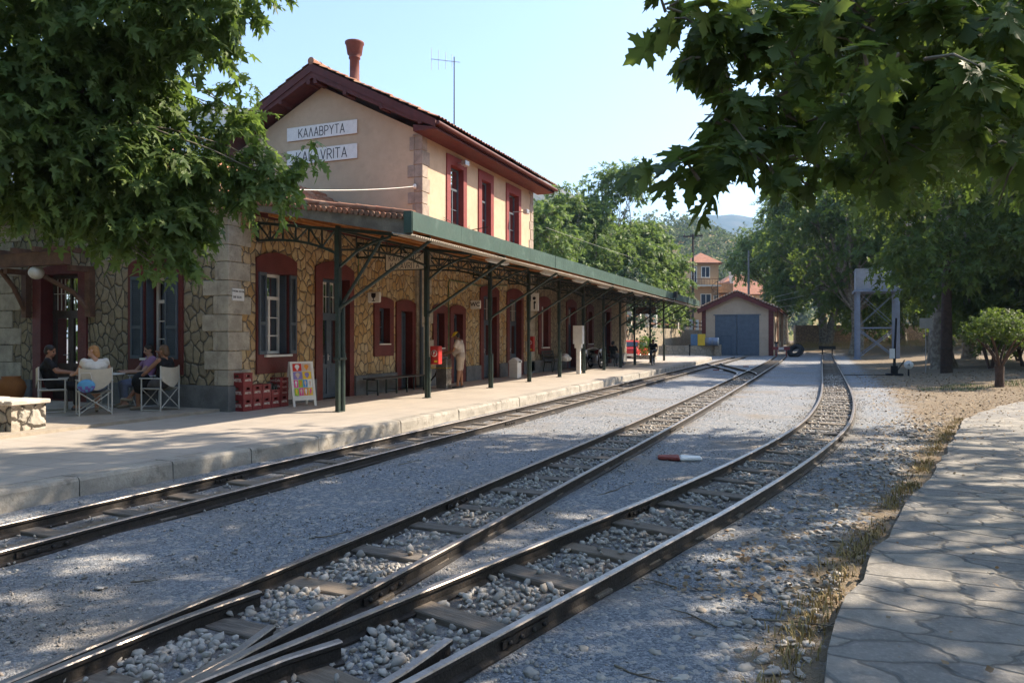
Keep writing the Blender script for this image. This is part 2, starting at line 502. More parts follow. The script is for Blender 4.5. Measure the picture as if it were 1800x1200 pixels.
def pebble_mat(name, cols):
    m, nt, p = new_mat(name)
    at = N(nt, "ShaderNodeAttribute", attribute_name="tint")
    r = ramp(nt, [(i / (len(cols) - 1), c) for i, c in enumerate(cols)]); nt.links.new(at.outputs["Fac"], r.inputs[0])
    v = coords(nt)
    c = mixc(nt, maprange(nt, noise(nt, v, 40, 4), .4, .7, 0, .4), r.outputs[0], (.22, .19, .16))
    nt.links.new(c, p.inputs["Base Color"]); p.inputs["Roughness"].default_value = .9
    return m
m_ballast = pebble_mat("pale_ballast", [(.24, .23, .215), (.36, .34, .31), (.45, .42, .385), (.53, .50, .45), (.36, .30, .24)])
m_gravel = pebble_mat("grey_gravel", [(.14, .14, .142), (.20, .20, .20), (.26, .255, .25), (.33, .32, .305), (.24, .20, .17)])
m_deadleaf = pebble_mat("dead_leaves", [(.14, .08, .04), (.24, .15, .075), (.32, .23, .125), (.23, .175, .11), (.38, .30, .19)])

def leaf_mat(name, cols, trans, gloss=.5):
    m, nt, p = new_mat(name)
    out = nt.nodes["Material Output"]
    at = N(nt, "ShaderNodeAttribute", attribute_name="tint")
    r = ramp(nt, [(i / (len(cols) - 1), c) for i, c in enumerate(cols)]); nt.links.new(at.outputs["Fac"], r.inputs[0])
    nt.links.new(r.outputs[0], p.inputs["Base Color"]); p.inputs["Roughness"].default_value = gloss
    p.inputs["Specular IOR Level"].default_value = .22
    tl = N(nt, "ShaderNodeBsdfTranslucent")
    c = mixc(nt, .5, r.outputs[0], trans)
    nt.links.new(c, tl.inputs[0])
    mx = N(nt, "ShaderNodeMixShader"); mx.inputs[0].default_value = .42
    nt.links.new(p.outputs[0], mx.inputs[1]); nt.links.new(tl.outputs[0], mx.inputs[2])
    nt.links.new(mx.outputs[0], out.inputs["Surface"])
    return m
m_leaf = leaf_mat("plane_leaves", [(.06, .095, .03), (.095, .15, .045), (.14, .20, .065), (.20, .25, .09)], (.26, .40, .05))
m_leaf_dark = leaf_mat("dark_leaves", [(.04, .07, .025), (.065, .105, .032), (.095, .145, .042), (.15, .165, .05)], (.27, .38, .05))
m_leaf_far = leaf_mat("far_leaves", [(.07, .11, .034), (.115, .17, .05), (.155, .22, .07), (.20, .25, .09)], (.26, .39, .08))
m_leaf_hill = leaf_mat("hillside_leaves", [(.05, .075, .03), (.08, .11, .045), (.12, .145, .06), (.14, .15, .07)], (.12, .18, .05), .7)
def bark_mat():
    m, nt, p = new_mat("plane_bark")
    v = coords(nt)
    n1 = noise(nt, v, 5, 5, .5)
    r = ramp(nt, [(0, (.07, .058, .045)), (.45, (.15, .125, .095)), (.55, (.24, .21, .16)), (1, (.30, .27, .2))]); nt.links.new(n1, r.inputs[0])
    nt.links.new(r.outputs[0], p.inputs["Base Color"]); p.inputs["Roughness"].default_value = .9
    bump(nt, noise(nt, v, 22, 6, .7), .7, .03, p)
    return m
m_bark = bark_mat()

# ================================================================== THE SETTING
def smooth01(a, b, x):
    t = np.clip((x - a) / (b - a), 0, 1); return t * t * (3 - 2 * t)
PATH_EDGE = [(-.25, -1.5), (-.12, 1.5), (.05, 3.84), (.13, 4.72), (.38, 6.07), (.82, 8.1), (1.35, 10.31), (2.05, 13.6), (2.89, 17.43), (3.8, 20.0), (5.02, 22.62), (7.2, 25.6), (10.5, 28.6), (15, 31.5)]
def path_x(y):
    return np.interp(y, [p[1] for p in PATH_EDGE], [p[0] for p in PATH_EDGE])
C1 = [(-6.22, -3), (-6.15, 4), (-6.03, 10), (-5.92, 17), (-5.85, 30), (-5.8, 46), (-5.72, 64)]
C2 = [(-3.2, -3), (-3.16, 1), (-3.13, 3), (-3.05, 5), (-2.97, 8), (-2.88, 11), (-2.78, 15.5), (-2.68, 25), (-2.6, 36), (-2.55, 52), (-2.7, 68)]
C3 = [(-3.15, -2.5), (-2.77, .8), (-2.36, 2.4), (-2.19, 3.05), (-1.83, 4.5), (-1.44, 6.1), (-1.1, 7.5), (-.52, 10.3), (-.02, 13.4), (.28, 16.2), (.53, 21), (.66, 28), (.76, 40), (1.1, 75)]
CX = [(-5.84, 50), (-5.62, 46), (-4.2, 40.2), (-2.9, 35), (-2.66, 30.5)]
def cx_of(C, y): return np.interp(y, [p[1] for p in C], [p[0] for p in C])

def make_ground():
    gx = np.concatenate([-np.geomspace(3200, 26, 16), np.arange(-24, -8, 1.5), np.arange(-8, 9, .2), np.arange(9, 26, 1.), np.geomspace(27, 3200, 16)])
    gy = np.concatenate([-np.geomspace(3200, 10, 14), np.arange(-8, 0, 1.), np.arange(0, 30, .2), np.arange(30, 110, 1.), np.geomspace(112, 3200, 16)])
    X, Y = np.meshgrid(gx, gy)
    near = (np.abs(X) < 30) & (Y > -9) & (Y < 110)
    z = np.zeros_like(X)
    z += near * .012 * (np.sin(X * 2.1 + Y * .8) * np.sin(Y * 1.7 - X * .6) + .6 * np.sin(X * 5.3 + 1) * np.sin(Y * 4.4))
    px = path_x(Y)
    # right of the tracks the ground swells a little towards the trees
    z += .30 * smooth01(3.2, 9, X) * smooth01(22, 40, Y) + .55 * smooth01(70, 95, Y) * smooth01(-40, -2, X)
    z -= .05 * smooth01(-30, -60, -np.abs(X)) * 0
    c3 = np.interp(Y, [p[1] for p in C3], [p[0] for p in C3])
    d3 = X - c3
    dirt = smooth01(.5, 2.0, d3) * (.50 + .12 * smooth01(5, 12, Y))
    dirt = np.maximum(dirt, smooth01(.9, .15, px - X) * .62 * (X < px + .4))
    dirt = np.maximum(dirt, smooth01(1.2, 3.4, d3) * smooth01(12, 18, Y) * .95)
    dirt = np.maximum(dirt, smooth01(72, 84, Y) * smooth01(-3, 0, X) * .9)
    dirt = np.maximum(dirt, (X > 11) * .9)
    dirt = np.maximum(dirt, smooth01(95, 110, Y) * .8)
    # a narrow earthy strip along the platform and inside the first track
    kx = cx_of(C1, Y)
    dirt = np.maximum(dirt, np.exp(-((X - kx) / .42) ** 2) * .58)
    dirt = np.maximum(dirt, np.exp(-((X - kx + .75) / .22) ** 2) * .42)
    bed_ = sum(np.exp(-((X - cx_of(C_, Y)) / .5) ** 4) * smooth01(80, 70, Y) for C_ in (C1, C2, C3)).clip(0, 1)
    nx = len(gx); ny = len(gy)
    V = np.stack([X, Y, z], -1).reshape(-1, 3)
    i, j = np.meshgrid(np.arange(nx - 1), np.arange(ny - 1)); a = (j * nx + i).ravel()
    F = np.stack([a, a + 1, a + nx + 1, a + nx], -1)
    o = mesh_np("ground", V, F, m_ground, smooth=True, attrs={"dirt": dirt.ravel(), "bed": bed_.ravel()})
    tag(o, kind="structure")
make_ground()
def gz(x, y):
    return float(.30 * smooth01(3.2, 9, x) * smooth01(22, 40, y) + .55 * smooth01(70, 95, y) * smooth01(-40, -2, x))

# platform slab and its kerb
PE = [(-7.62, -8), (-7.55, 1), (-7.47, 4.8), (-7.28, 7), (-7.09, 9), (-6.96, 12), (-6.88, 17), (-6.86, 28), (-6.8, 42), (-6.75, 52), (-7.3, 58), (-8.6, 62)]
def pe_x(y): return float(np.interp(y, [p[1] for p in PE], [p[0] for p in PE]))
mb = MB()
ys = [p[1] for p in PE]
for a, b in zip(PE[:-1], PE[1:]):
    mb.poly([(-24, a[1], .22), (a[0] - .3, a[1], .22), (b[0] - .3, b[1], .22), (-24, b[1], .22)])
mb.poly([(-24, 62, .22), (-8.9, 62, .22), (-8.9, 62, -.05), (-24, 62, -.05)])
tag(mb.build("platform_pavement", m_platform), kind="structure")
mb = MB(); y = -7.
random.seed(5)
while y < 61:
    L = random.uniform(.95, 1.35); y2 = min(y + L, 62)
    j = random.uniform(-.012, .012); h = random.uniform(-.006, .006)
    a, b = pe_x(y), pe_x(y2)
    n = 4; P = []
    g = .008
    ya, yb = y + g, y2 - g
    prof = [(-.30, .222 + h), (-.045, .222 + h), (-.012, .212 + h), (.0, .18), (.004, .05), (.012, -.06)]
    for (dx, z) in prof:
        P.append(Vector((a + dx + j + random.uniform(-.006, .006), ya, z + random.uniform(-.004, .004)))); P.append(Vector((b + dx + j + random.uniform(-.006, .006), yb, z + random.uniform(-.004, .004))))
    for k in range(len(prof) - 1):
        mb.poly([P[2 * k], P[2 * k + 2], P[2 * k + 3], P[2 * k + 1]])
    for e in (0, 1):
        mb.poly([P[2 * k + e] for k in range(len(prof))] + [Vector((P[e].x, P[e].y, -.06))])
    y = y2
tag(mb.build("platform_kerb", m_kerb), kind="structure")
# the cafe terrace: a slightly higher slab in front of the gable wall
mb = MB(); mb.box(-22, -11.25, 5.6, 11.58, .2, .275)
m_terr = M("terrace_screed", (.33, .285, .23), .85, .2, 2, .3, 40, dirt=(.25, .2, .16), dirt_amt=.5)
tag(mb.build("terrace_pavement", m_terr), kind="structure")

# flagstone path with a low stone edge
pe = spline([(x, y, .075) for x, y in PATH_EDGE], .35)
random.seed(9)
pe = [p + Vector((random.uniform(-.035, .035), 0, random.uniform(-.008, .008))) for p in pe]
mb = MB()
for a, b in zip(pe[:-1], pe[1:]):
    w = 13
    mb.poly([a, Vector((a.x + w, a.y - 2.2, .095)), Vector((b.x + w, b.y - 2.2, .095)), b])
    mb.poly([a, b, b + Vector((-.02, 0, -.13)), a + Vector((-.02, 0, -.13))])
tag(mb.build("flagstone_path", m_flag), kind="structure")

# ------------------------------------------------------------------ railway
RAILP = [(-.05, 0), (-.05, .012), (-.013, .026), (-.010, .078), (-.027, .092), (-.027, .112), (-.021, .12), (.021, .12), (.027, .112), (.027, .092), (.010, .078), (.013, .026), (.05, .012), (.05, 0)]
def rail_mesh(name, pts, parent, dz=0., flare=0.):
    n = len(RAILP); V = []; F = []; MI = []
    for i, p in enumerate(pts):
        d = (pts[min(i + 1, len(pts) - 1)] - pts[max(i - 1, 0)]); d.z = 0; d.normalize()
        s = Vector((d.y, -d.x, 0))
        for (w, z) in RAILP: V.append(p + s * w + Vector((0, 0, z + dz)))
    for i in range(len(pts) - 1):
        for k in range(n - 1):
            F.append((i * n + k, i * n + k + 1, (i + 1) * n + k + 1, (i + 1) * n + k)); MI.append(1 if 5 <= k <= 7 else 0)
    mb = MB(); mb.add(V, F); mb.M = MI
    mb.add(V[:n], [tuple(range(n))]); mb.add(V[-n:], [tuple(range(n - 1, -1, -1))])
    return mb.build(name, [m_rail, m_steel], parent, uvs=False)
def offset(P, d):
    out = []
    for i, p in enumerate(P):
        t = (P[min(i + 1, len(P) - 1)] - P[max(i - 1, 0)]).normalized()
        out.append(p + Vector((t.y, -t.x, 0)) * d)
    return out
HG = .405
SLEEPERS = []
def sleeper_proto():
    mb = MB(); mb.box(-.445, .445, -.095, .095, -.13, .012)
    o = mb.build("sleeper", m_sleeper, None, bevel=.008, uvs=False); return o
SLP = None
def track(label, C, y0, y1, s0, s1, zs):
    global SLP
    root = empty("railway_track", label, "railway track", (C[0][0], max(y0, 0), 0), group="narrow gauge tracks through the station yard")
    P = [p for p in spline([(x, y, 0) for x, y in C], .4) if y0 <= p.y <= y1]
    P = [Vector((p.x, p.y, .0)) for p in P]
    rail_mesh("rail", offset(P, -HG), root); rail_mesh("rail", offset(P, HG), root, dz=.0004)
    # fish plates with bolts where rails are joined
    for side in (-1, 1):
        Q = offset(P, side * HG)
        for yj in ((4.1, 13.3, 22.4) if side > 0 else (6.9, 15.9, 25.1)):
            k = min(range(len(Q)), key=lambda i: abs(Q[i].y - yj))
            d = (Q[k + 1] - Q[k]).normalized(); s = Vector((d.y, -d.x, 0))
            mb = MB()
            for e in (-1, 1):
                c = Q[k] + s * e * .024 + Vector((0, 0, .052))
                mb.bar(c - d * .23, c + d * .23, .012, .045, up=(0, 0, 1))
                for t in (-.17, -.06, .06, .17):
                    mb.lathe([(.014, -.008), (.016, 0), (.012, .012)], c + d * t + s * e * .012, 7, ax='x')
            mb.build("fishplate", m_rail, root, uvs=False)
    random.seed(int(y1) + 3)
    acc = 0; last = P[0]; cnt = 0
    for i in range(1, len(P)):
        acc += (P[i] - last).length; last = P[i]
        if acc < .60: continue
        acc = 0
        if not (s0 <= P[i].y <= s1) or cnt >= 99: continue
        d = (P[min(i + 1, len(P) - 1)] - P[i - 1]).normalized()
        if SLP is None:
            SLP = sleeper_proto(); o = SLP; o.parent = root; KIDS.setdefault(root.name, []).append(o)
        else:
            o = SLP.copy(); link(o, root)
        o.location = Vector((P[i].x, P[i].y, zs + random.uniform(-.012, .008))) - root.location
        o.rotation_euler = (random.uniform(-.012, .012), random.uniform(-.015, .015), math.atan2(-d.x, d.y) + random.uniform(-.035, .035))
        o.scale = (random.uniform(.93, 1.04), random.uniform(.85, 1.1), 1)
        cnt += 1
        SLEEPERS.append((P[i].x, P[i].y, math.atan2(-d.x, d.y)))
    return root, P
t1, P1 = track("half buried dark track running right along the platform kerb", C1, -3, 63.5, 3, 40, .012)
t2, P2 = track("straight middle track that ends at the striped buffer by the blue shed door", C2, -3, 68, 1.2, 58, .02)
t3, P3 = track("curving track on the right that ends at the far rusty buffer", C3, -2.4, 75, 1.6, 60, .02)
# guard and wing rails of the turnout belong to the track they lie in
def stub(parent, pts, **k): rail_mesh("guard_rail", spline([(x, y, 0) for x, y in pts], .2), parent, dz=.002)
stub(t2, [(-3.50, .6), (-3.475, 2.2), (-3.40, 3.2), (-3.30, 3.72)])
stub(t3, [(-2.22, 1.2), (-1.93, 2.7), (-1.86, 3.1), (-1.83, 3.52)])
stub(t2, [(-3.05, .7), (-2.80, 2.5), (-2.775, 2.95), (-2.84, 3.3)])
stub(t3, [(-2.76, 1.4), (-2.60, 2.6), (-2.49, 3.0), (-2.36, 3.28)])
Pc = spline([(x, y, 0) for x, y in CX], .4)
xr = empty("track_crossover", "short curved connecting rails between the platform track and the middle track", "crossover", (-4.2, 40, 0))
rail_mesh("rail", offset(Pc, -HG)[2:-8], xr, dz=.001); rail_mesh("rail", offset(Pc, HG)[6:-2], xr, dz=.001)

# ------------------------------------------------------------------ loose stones
def ico():
    bm = bmesh.new(); bmesh.ops.create_icosphere(bm, subdivisions=1, radius=1)
    V = np.array([v.co[:] for v in bm.verts]); F = np.array([[v.index for v in f.verts] for f in bm.faces]); bm.free()
    return V, F
IV, IF = ico()
bm = bmesh.new(); bmesh.ops.create_icosphere(bm, subdivisions=2, radius=1)
IV2 = np.array([v.co[:] for v in bm.verts]); IF2 = np.array([[v.index for v in f.verts] for f in bm.faces]); bm.free()
def rot_rand(n):
    q = RNG.normal(size=(n, 4)); q /= np.linalg.norm(q, axis=1)[:, None]
    w, x, y, z = q.T
    return np.stack([np.stack([1 - 2 * (y * y + z * z), 2 * (x * y - z * w), 2 * (x * z + y * w)], -1),
                     np.stack([2 * (x * y + z * w), 1 - 2 * (x * x + z * z), 2 * (y * z - x * w)], -1),
                     np.stack([2 * (x * z - y * w), 2 * (y * z + x * w), 1 - 2 * (x * x + y * y)], -1)], 1)
def stones(name, P, size, mat, label, cat, base=(IV, IF), rough=.26, flat=.7):
    n = len(P); bv, bf = base
    nv = len(bv)
    jit = 1 + RNG.uniform(-rough, rough, size=(n, nv, 1))
    # knock flat faces off: clamp along a few random directions
    V = bv[None] * jit
    for k in range(7):
        d = RNG.normal(size=(n, 1, 3)); d /= np.linalg.norm(d, axis=2, keepdims=True)
        s = (V * d).sum(-1, keepdims=True); lim = RNG.uniform(.38, .72, size=(n, 1, 1))
        V = V - d * np.maximum(s - lim, 0)
    V = V * np.stack([np.ones(n), RNG.uniform(.6, .95, n), RNG.uniform(.45, .8, n)], -1)[:, None, :]
    Rm = rot_rand(n)
    V = np.einsum('nij,nkj->nki', Rm, V)
    V[:, :, 2] *= flat
    V = V * size[:, None, None] + P[:, None, :]
    F = (bf[None] + (np.arange(n) * nv)[:, None, None]).reshape(-1, 3)
    tint = np.repeat(RNG.uniform(0, 1, n), nv)
    o = mesh_np(name, V.reshape(-1, 3), F, mat, attrs={"tint": tint})
    return tag(o, label, cat, kind="stuff")
def bed(C, y0, y1, n, half, bias=1.6):
    y = y0 + (y1 - y0) * RNG.uniform(0, 1, n) ** bias
    x = cx_of(C, y) + RNG.uniform(-half, half, n)
    return x, y
# ballast between the rails of the two nearer tracks
xs, ysb = [], []
for C, n, y1 in ((C2, 5200, 34), (C3, 5200, 36)):
    x, y = bed(C, 1.6, y1, n, .37, 1.9); xs.append(x); ysb.append(y)
x = np.concatenate(xs); y = np.concatenate(ysb)
on = np.zeros(len(x), bool)
for (sx, sy, sr) in SLEEPERS:
    dx, dy = x - sx, y - sy
    u = dx * math.cos(sr) + dy * math.sin(sr); v = -dx * math.sin(sr) + dy * math.cos(sr)
    on |= (np.abs(u) < .68) & (np.abs(v) < .105)
keep = ~on | (RNG.uniform(0, 1, len(x)) < .06)
x, y, on = x[keep], y[keep], on[keep]
size = RNG.uniform(.017, .043, len(x)) * np.where(RNG.uniform(0, 1, len(x)) < .12, 1.5, 1.)
stones("ballast", np.stack([x, y, np.where(on, .035, .0) + size * .35], -1), size, m_ballast, "pale broken stones lying between the sleepers of the nearer tracks", "ballast", flat=.85)
# first track: a few stones and crumbs
x, y = bed(C1, 3.5, 40, 1500, .8, 1.5)
size = RNG.uniform(.012, .03, len(x))
stones("track_bed_rubble", np.stack([x, y, .005 + size * .3], -1), size, m_ballast, "scattered stones and rubble along the platform track", "rubble")
# grit over the whole yard
n = 36000
y = 2.0 + 24 * RNG.uniform(0, 1, n) ** 2.1
x = -7.2 + RNG.uniform(0, 1, n) * (path_x(y) + 7.1)
k1 = np.abs(x - cx_of(C2, y)) > .50; k3 = np.abs(x - cx_of(C3, y)) > .50
k = k1 & k3 & (np.abs(x - cx_of(C1, y)) > .48) & (x > np.array([pe_x(q) for q in y]) + .05)
x, y = x[k], y[k]
size = RNG.uniform(.006, .014, len(x)) * np.where(RNG.uniform(0, 1, len(x)) < .06, 2.2, 1)
stones("gravel", np.stack([x, y, size * .25], -1), size, m_gravel, "fine grey gravel spread over the yard between the tracks", "gravel", flat=.7)
# ballast that has spilled outside the rails
xs, ysb = [], []
for C, n in ((C2, 1500), (C3, 1700)):
    y = 2 + 26 * RNG.uniform(0, 1, n) ** 1.6; sgn = np.where(RNG.uniform(0, 1, n) < .5, -1, 1)
    xs.append(cx_of(C, y) + sgn * (.50 + np.abs(RNG.normal(0, .16, n)))); ysb.append(y)
x, y = np.concatenate(xs), np.concatenate(ysb)
size = RNG.uniform(.009, .028, len(x))
stones("spilled_ballast", np.stack([x, y, size * .2], -1), size, m_ballast, "loose stones spilled outside the rails of the nearer tracks", "ballast", flat=.75)
# bigger stones: strip beside the path
n = 900
y = 3.2 + 14 * RNG.uniform(0, 1, n) ** 1.5
x = path_x(y) - .12 - np.abs(RNG.normal(0, .42, n)) - .25 * (y > 6)
k = np.abs(x - cx_of(C3, y)) > .55
x, y = x[k], y[k]
size = RNG.uniform(.018, .06, len(x))
stones("edge_stones", np.stack([x, y, size * .15], -1), size, m_ballast, "weathered stones strewn along the edge of the flagstone path", "stones", base=(IV2, IF2), flat=.55)
# lone larger stones on the gravel
spots = [(75, 1105, .035), (175, 1035, .045), (195, 985, .025), (500, 1010, .02), (1228, 945, .04), (305, 975, .02), (380, 960, .025), (860, 835, .03), (1430, 1075, .035), (1525, 975, .04), (1490, 965, .035), (1480, 860, .04), (320, 1130, .05), (610, 1018, .05), (225, 1170, .06), (305, 1145, .065)]
def g0(x, y, z=0.):
    Z = 1284 * (1.75 - z) / (y - 592); v = pt(x, y, Z); return Vector((v.x, v.y, z))
Pp = np.array([g0(a, b)[:] for a, b, _ in spots]); sz = np.array([c for *_, c in spots])
stones("loose_stones", Pp + np.array([0, 0, .01]), sz, m_ballast, "single larger pale stones lying about on the gravel", "stones", base=(IV2, IF2), flat=.7)

# fallen leaves, twigs and grass
def leaflets(name, P, size, mat, label, cat, up=.9):
    n = len(P)
    T = np.array([(-.1, 0, 0), (.1, 0, 0), (.42, .35, .06), (0, 1, .1), (-.42, .35, .06)])
    F = np.array([[0, 1, 2], [0, 2, 4], [2, 3, 4]])
    a = RNG.uniform(0, 2 * np.pi, n)
    c, s = np.cos(a), np.sin(a)
    V = np.tile(T, (n, 1, 1))
    V[:, :, 2] *= RNG.uniform(-1, 4, (n, 1))
    X = V[:, :, 0] * c[:, None] - V[:, :, 1] * s[:, None]; Y = V[:, :, 0] * s[:, None] + V[:, :, 1] * c[:, None]
    tl = RNG.normal(0, .25, (n, 2))
    Z = V[:, :, 2] + X * tl[:, :1] + Y * tl[:, 1:]
    V = np.stack([X, Y, Z], -1) * size[:, None, None] + P[:, None, :]
    Fq = (F[None] + (np.arange(n) * 5)[:, None, None]).reshape(-1, 3)
    o = mesh_np(name, V.reshape(-1, 3), Fq, mat, attrs={"tint": np.repeat(RNG.uniform(0, 1, n), 5)})
    return tag(o, label, cat, kind="stuff")
n = 5600
y = 5 + 38 * RNG.uniform(0, 1, n) ** 1.2
px_ = path_x(y); c3 = cx_of(C3, y)
x = np.where(RNG.uniform(0, 1, n) < .55, px_ - np.abs(RNG.normal(.1, .8, n)), c3 + .8 + RNG.uniform(0, 1, n) * 9 * np.clip((y - 12) / 10, .1, 1))
k = (np.abs(x - c3) > .55); x, y = x[k], y[k]
zz = np.where(x > path_x(y), .10, .015) + np.array([gz(a, b) for a, b in zip(x, y)])
leaflets("fallen_leaves", np.stack([x, y, zz], -1), RNG.uniform(.022, .06, len(x)), m_deadleaf, "dry brown plane leaves littering the ground beside the path", "leaf litter")
n = 7000
y = 15 + 24 * RNG.uniform(0, 1, n); x = cx_of(C3, y) + .8 + RNG.uniform(0, 1, n) ** .8 * 9.5
k = (x < path_x(y) - .05) | (y > 30); x, y = x[k], y[k]
leaflets("leaf_litter", np.stack([x, y, np.array([.012 + gz(p, q) for p, q in zip(x, y)])], -1), RNG.uniform(.03, .09, len(x)), m_deadleaf, "dead leaves scattered over the sunny brown earth beyond the path", "leaf litter")
n = 500
y = 3.5 + 18 * RNG.uniform(0, 1, n) ** 1.3; x = path_x(y) + RNG.uniform(.1, 4, n)
leaflets("leaf_crumbs", np.stack([x, y, np.full(n, .10)], -1), RNG.uniform(.012, .05, n), m_deadleaf, "a few dry leaf scraps on the flagstones", "leaf litter")
def blades(name, P, h, mat, label, lean=.9):
    n = len(P); a = RNG.uniform(0, 2 * np.pi, n); w = .0035 + .002 * RNG.uniform(0, 1, n)
    d = np.stack([np.cos(a), np.sin(a), np.zeros(n)], -1); s = np.stack([-np.sin(a), np.cos(a), np.zeros(n)], -1)
    l = RNG.uniform(.1, 1, n)[:, None] * lean
    up = np.array([0, 0, 1.])
    mid = P + (up * .6 + d * l * .35) * h[:, None]; tip = P + (up * .9 + d * l * 1.1) * h[:, None]
    V = np.stack([P - s * w[:, None], P + s * w[:, None], mid + s * w[:, None] * .8, mid - s * w[:, None] * .8, tip], 1)
    F = np.array([[0, 1, 2], [0, 2, 3], [3, 2, 4]])
    Fq = (F[None] + (np.arange(n) * 5)[:, None, None]).reshape(-1, 3)
    o = mesh_np(name, V.reshape(-1, 3), Fq, mat, attrs={"tint": np.repeat(RNG.uniform(0, 1, n), 5)})
    return tag(o, label, "grass", kind="stuff")
n = 3000
cl = RNG.uniform(0, 1, 140); cy = 3.1 + 15 * cl ** 1.4
ci = RNG.integers(0, 140, n)
y = cy[ci] + RNG.normal(0, .10, n); x = path_x(y) - .05 - np.abs(RNG.normal(0, .09, n)) - RNG.uniform(0, .15, 140)[ci]
blades("dry_grass", np.stack([x, y, np.zeros(n)], -1), RNG.uniform(.03, .085, n), m_grass, "dry straw-coloured grass tufts along the flagstone path edge")
n = 7000
y = 26 + 9 * RNG.uniform(0, 1, n); x = 3.2 + RNG.uniform(0, 1, n) * 5.2
k = np.abs(y - (27.2 + (x - 3) * .9) + 0.0) < 1.0 + .6 * np.sin(x * 3); x, y = x[k], y[k]
blades("green_grass", np.stack([x, y, np.array([gz(a, b) for a, b in zip(x, y)])], -1), RNG.uniform(.05, .14, len(x)), m_greengrass, "streak of green grass in front of the clipped little tree")
n = 9000
y = RNG.uniform(86, 99, n); x = RNG.uniform(-3, 17, n)
blades("tall_dry_grass", np.stack([x, y, np.array([gz(a, b) for a, b in zip(x, y)])], -1), RNG.uniform(.3, .95, n), m_grass, "tall dry grass at the foot of the far stone wall", .3)
# twigs
mb = MB()
random.seed(3)
for (x, y, L, a) in [(1310, 1090, .75, .4), (1260, 1105, .35, 2.2), (550, 945, .35, .5), (1080, 1172, .3, -.6), (700, 818, .4, .8), (1050, 872, .8, 1.0), (820, 825, .5, 1.9), (1380, 1035, .45, .7), (1190, 1035, .3, 2.5), (1440, 1110, .2, 1.), (230, 1025, .2, .3)]:
    p = g0(x, y) + Vector((0, 0, .012)); pts = [p]
    for k in range(6):
        a += random.uniform(-.35, .35); pts.append(pts[-1] + Vector((math.cos(a), math.sin(a), 0)) * L / 6 + Vector((0, 0, random.uniform(-.004, .008))))
    mb.tube(pts, [.007, .007, .006, .006, .005, .004, .002], 5)
    q = pts[3]; mb.tube([q, q + Vector((math.cos(a + .9), math.sin(a + .9), .02)) * L * .25], [.004, .002], 4)
tag(mb.build("twig_debris", m_bark, uvs=False), "thin dry twigs lying on the gravel", "twigs", kind="stuff")

# ------------------------------------------------------------------ far terrain
def ridge(name, pts, depth, mat_, rough, seed, n=90, m=26):
    """a hill whose crest passes through pts [(point)], falling to the ground in front and behind"""
    rg = np.random.default_rng(seed)
    P = np.array([p[:] for p in pts]); t = np.linspace(0, 1, n)
    d = np.concatenate([[0], np.cumsum(np.linalg.norm(np.diff(P[:, :2], axis=0), axis=1))]); d /= d[-1]
    crest = np.stack([np.interp(t, d, P[:, i]) for i in range(3)], -1)
    v = np.linspace(-1, 1, m)
    dirs = crest[:, :2] / np.linalg.norm(crest[:, :2], axis=1)[:, None]
    ph = rg.uniform(0, 6.28, (9, 2)); V = np.zeros((m, n, 3))
    for j, s in enumerate(v):
        f = 1 - abs(s) ** 1.15
        h = crest[:, 2] * f
        w = 0
        for o in range(9):
            fr_ = 2 ** (o * .75) * 3
            w = w + np.sin(t * fr_ * 2 + ph[o, 0] + s * fr_ * .9) * np.cos(s * fr_ * 1.3 + ph[o, 1] + t * fr_) / (1 + o) 
        V[j, :, :2] = crest[:, :2] + dirs * s * depth
        V[j, :, 2] = h * (1 + rough * w * .5) * (f > 0) - 1.5 * (f <= .001)
    V[:, :, 2] = np.maximum(V[:, :, 2], -1.5)
    i, jj = np.meshgrid(np.arange(n - 1), np.arange(m - 1)); a = (jj * n + i).ravel()
    F = np.stack([a, a + 1, a + n + 1, a + n], -1)
    return tag(mesh_np(name, V.reshape(-1, 3), F, mat_, smooth=True), kind="structure")
def hill_mat(name, a, b, sc):
    m, nt, p = new_mat(name); v = coords(nt)
    c = mixc(nt, maprange(nt, noise(nt, v, sc, 9, .7), .42, .6), a, b)
    nt.links.new(c, p.inputs["Base Color"]); p.inputs["Roughness"].default_value = 1.; p.inputs["Specular IOR Level"].default_value = .05
    return m
m_mtn = hill_mat("mountain_scrub", (.03, .045, .03), (.075, .075, .055), .012)
m_rock = hill_mat("mountain_rock", (.07, .075, .06), (.19, .175, .15), .02)
m_hill = hill_mat("hillside_earth", (.34, .24, .13), (.16, .16, .07), .06)
ridge("mountains", [pt(900, 470, 2500), pt(1120, 420, 2500), pt(1190, 390, 2450), pt(1240, 374, 2400), pt(1290, 372, 2400), pt(1350, 382, 2450), pt(1480, 400, 2500), pt(1800, 440, 2600), pt(2600, 480, 2600)], 900, m_mtn, .05, 4)
ridge("mountain", [pt(-900, 240, 1300), pt(-200, 190, 1250), pt(200, 165, 1200), pt(340, 178, 1200), pt(450, 190, 1150), pt(760, 240, 1100), pt(930, 283, 1100), pt(1010, 335, 1100), pt(1120, 440, 1100), pt(1200, 560, 1100)], 450, m_rock, .10, 8)
HILL = [pt(700, 430, 420), pt(1000, 400, 420), pt(1150, 395, 410), pt(1220, 398, 400), pt(1290, 415, 400), pt(1400, 440, 420), pt(1700, 470, 430), pt(2300, 500, 430)]
ridge("hills", HILL, 190, m_hill, .04, 12)

# ================================================================== THE STATION BUILDING
XF, XB = -11.1, -18.3            # front and back wall
YN, YM0, YM1, YE = 11.6, 19.6, 29.1, 45.7
ZF = .22                          # platform level
st = empty("station_building", "old stone railway station with a taller apricot middle block and maroon window surrounds", "station", (-14.7, 11.6, .2))
def front(u, d, z): return Vector((XF + d, u, z))
def gable(u, d, z): return Vector((u, YN - d, z))

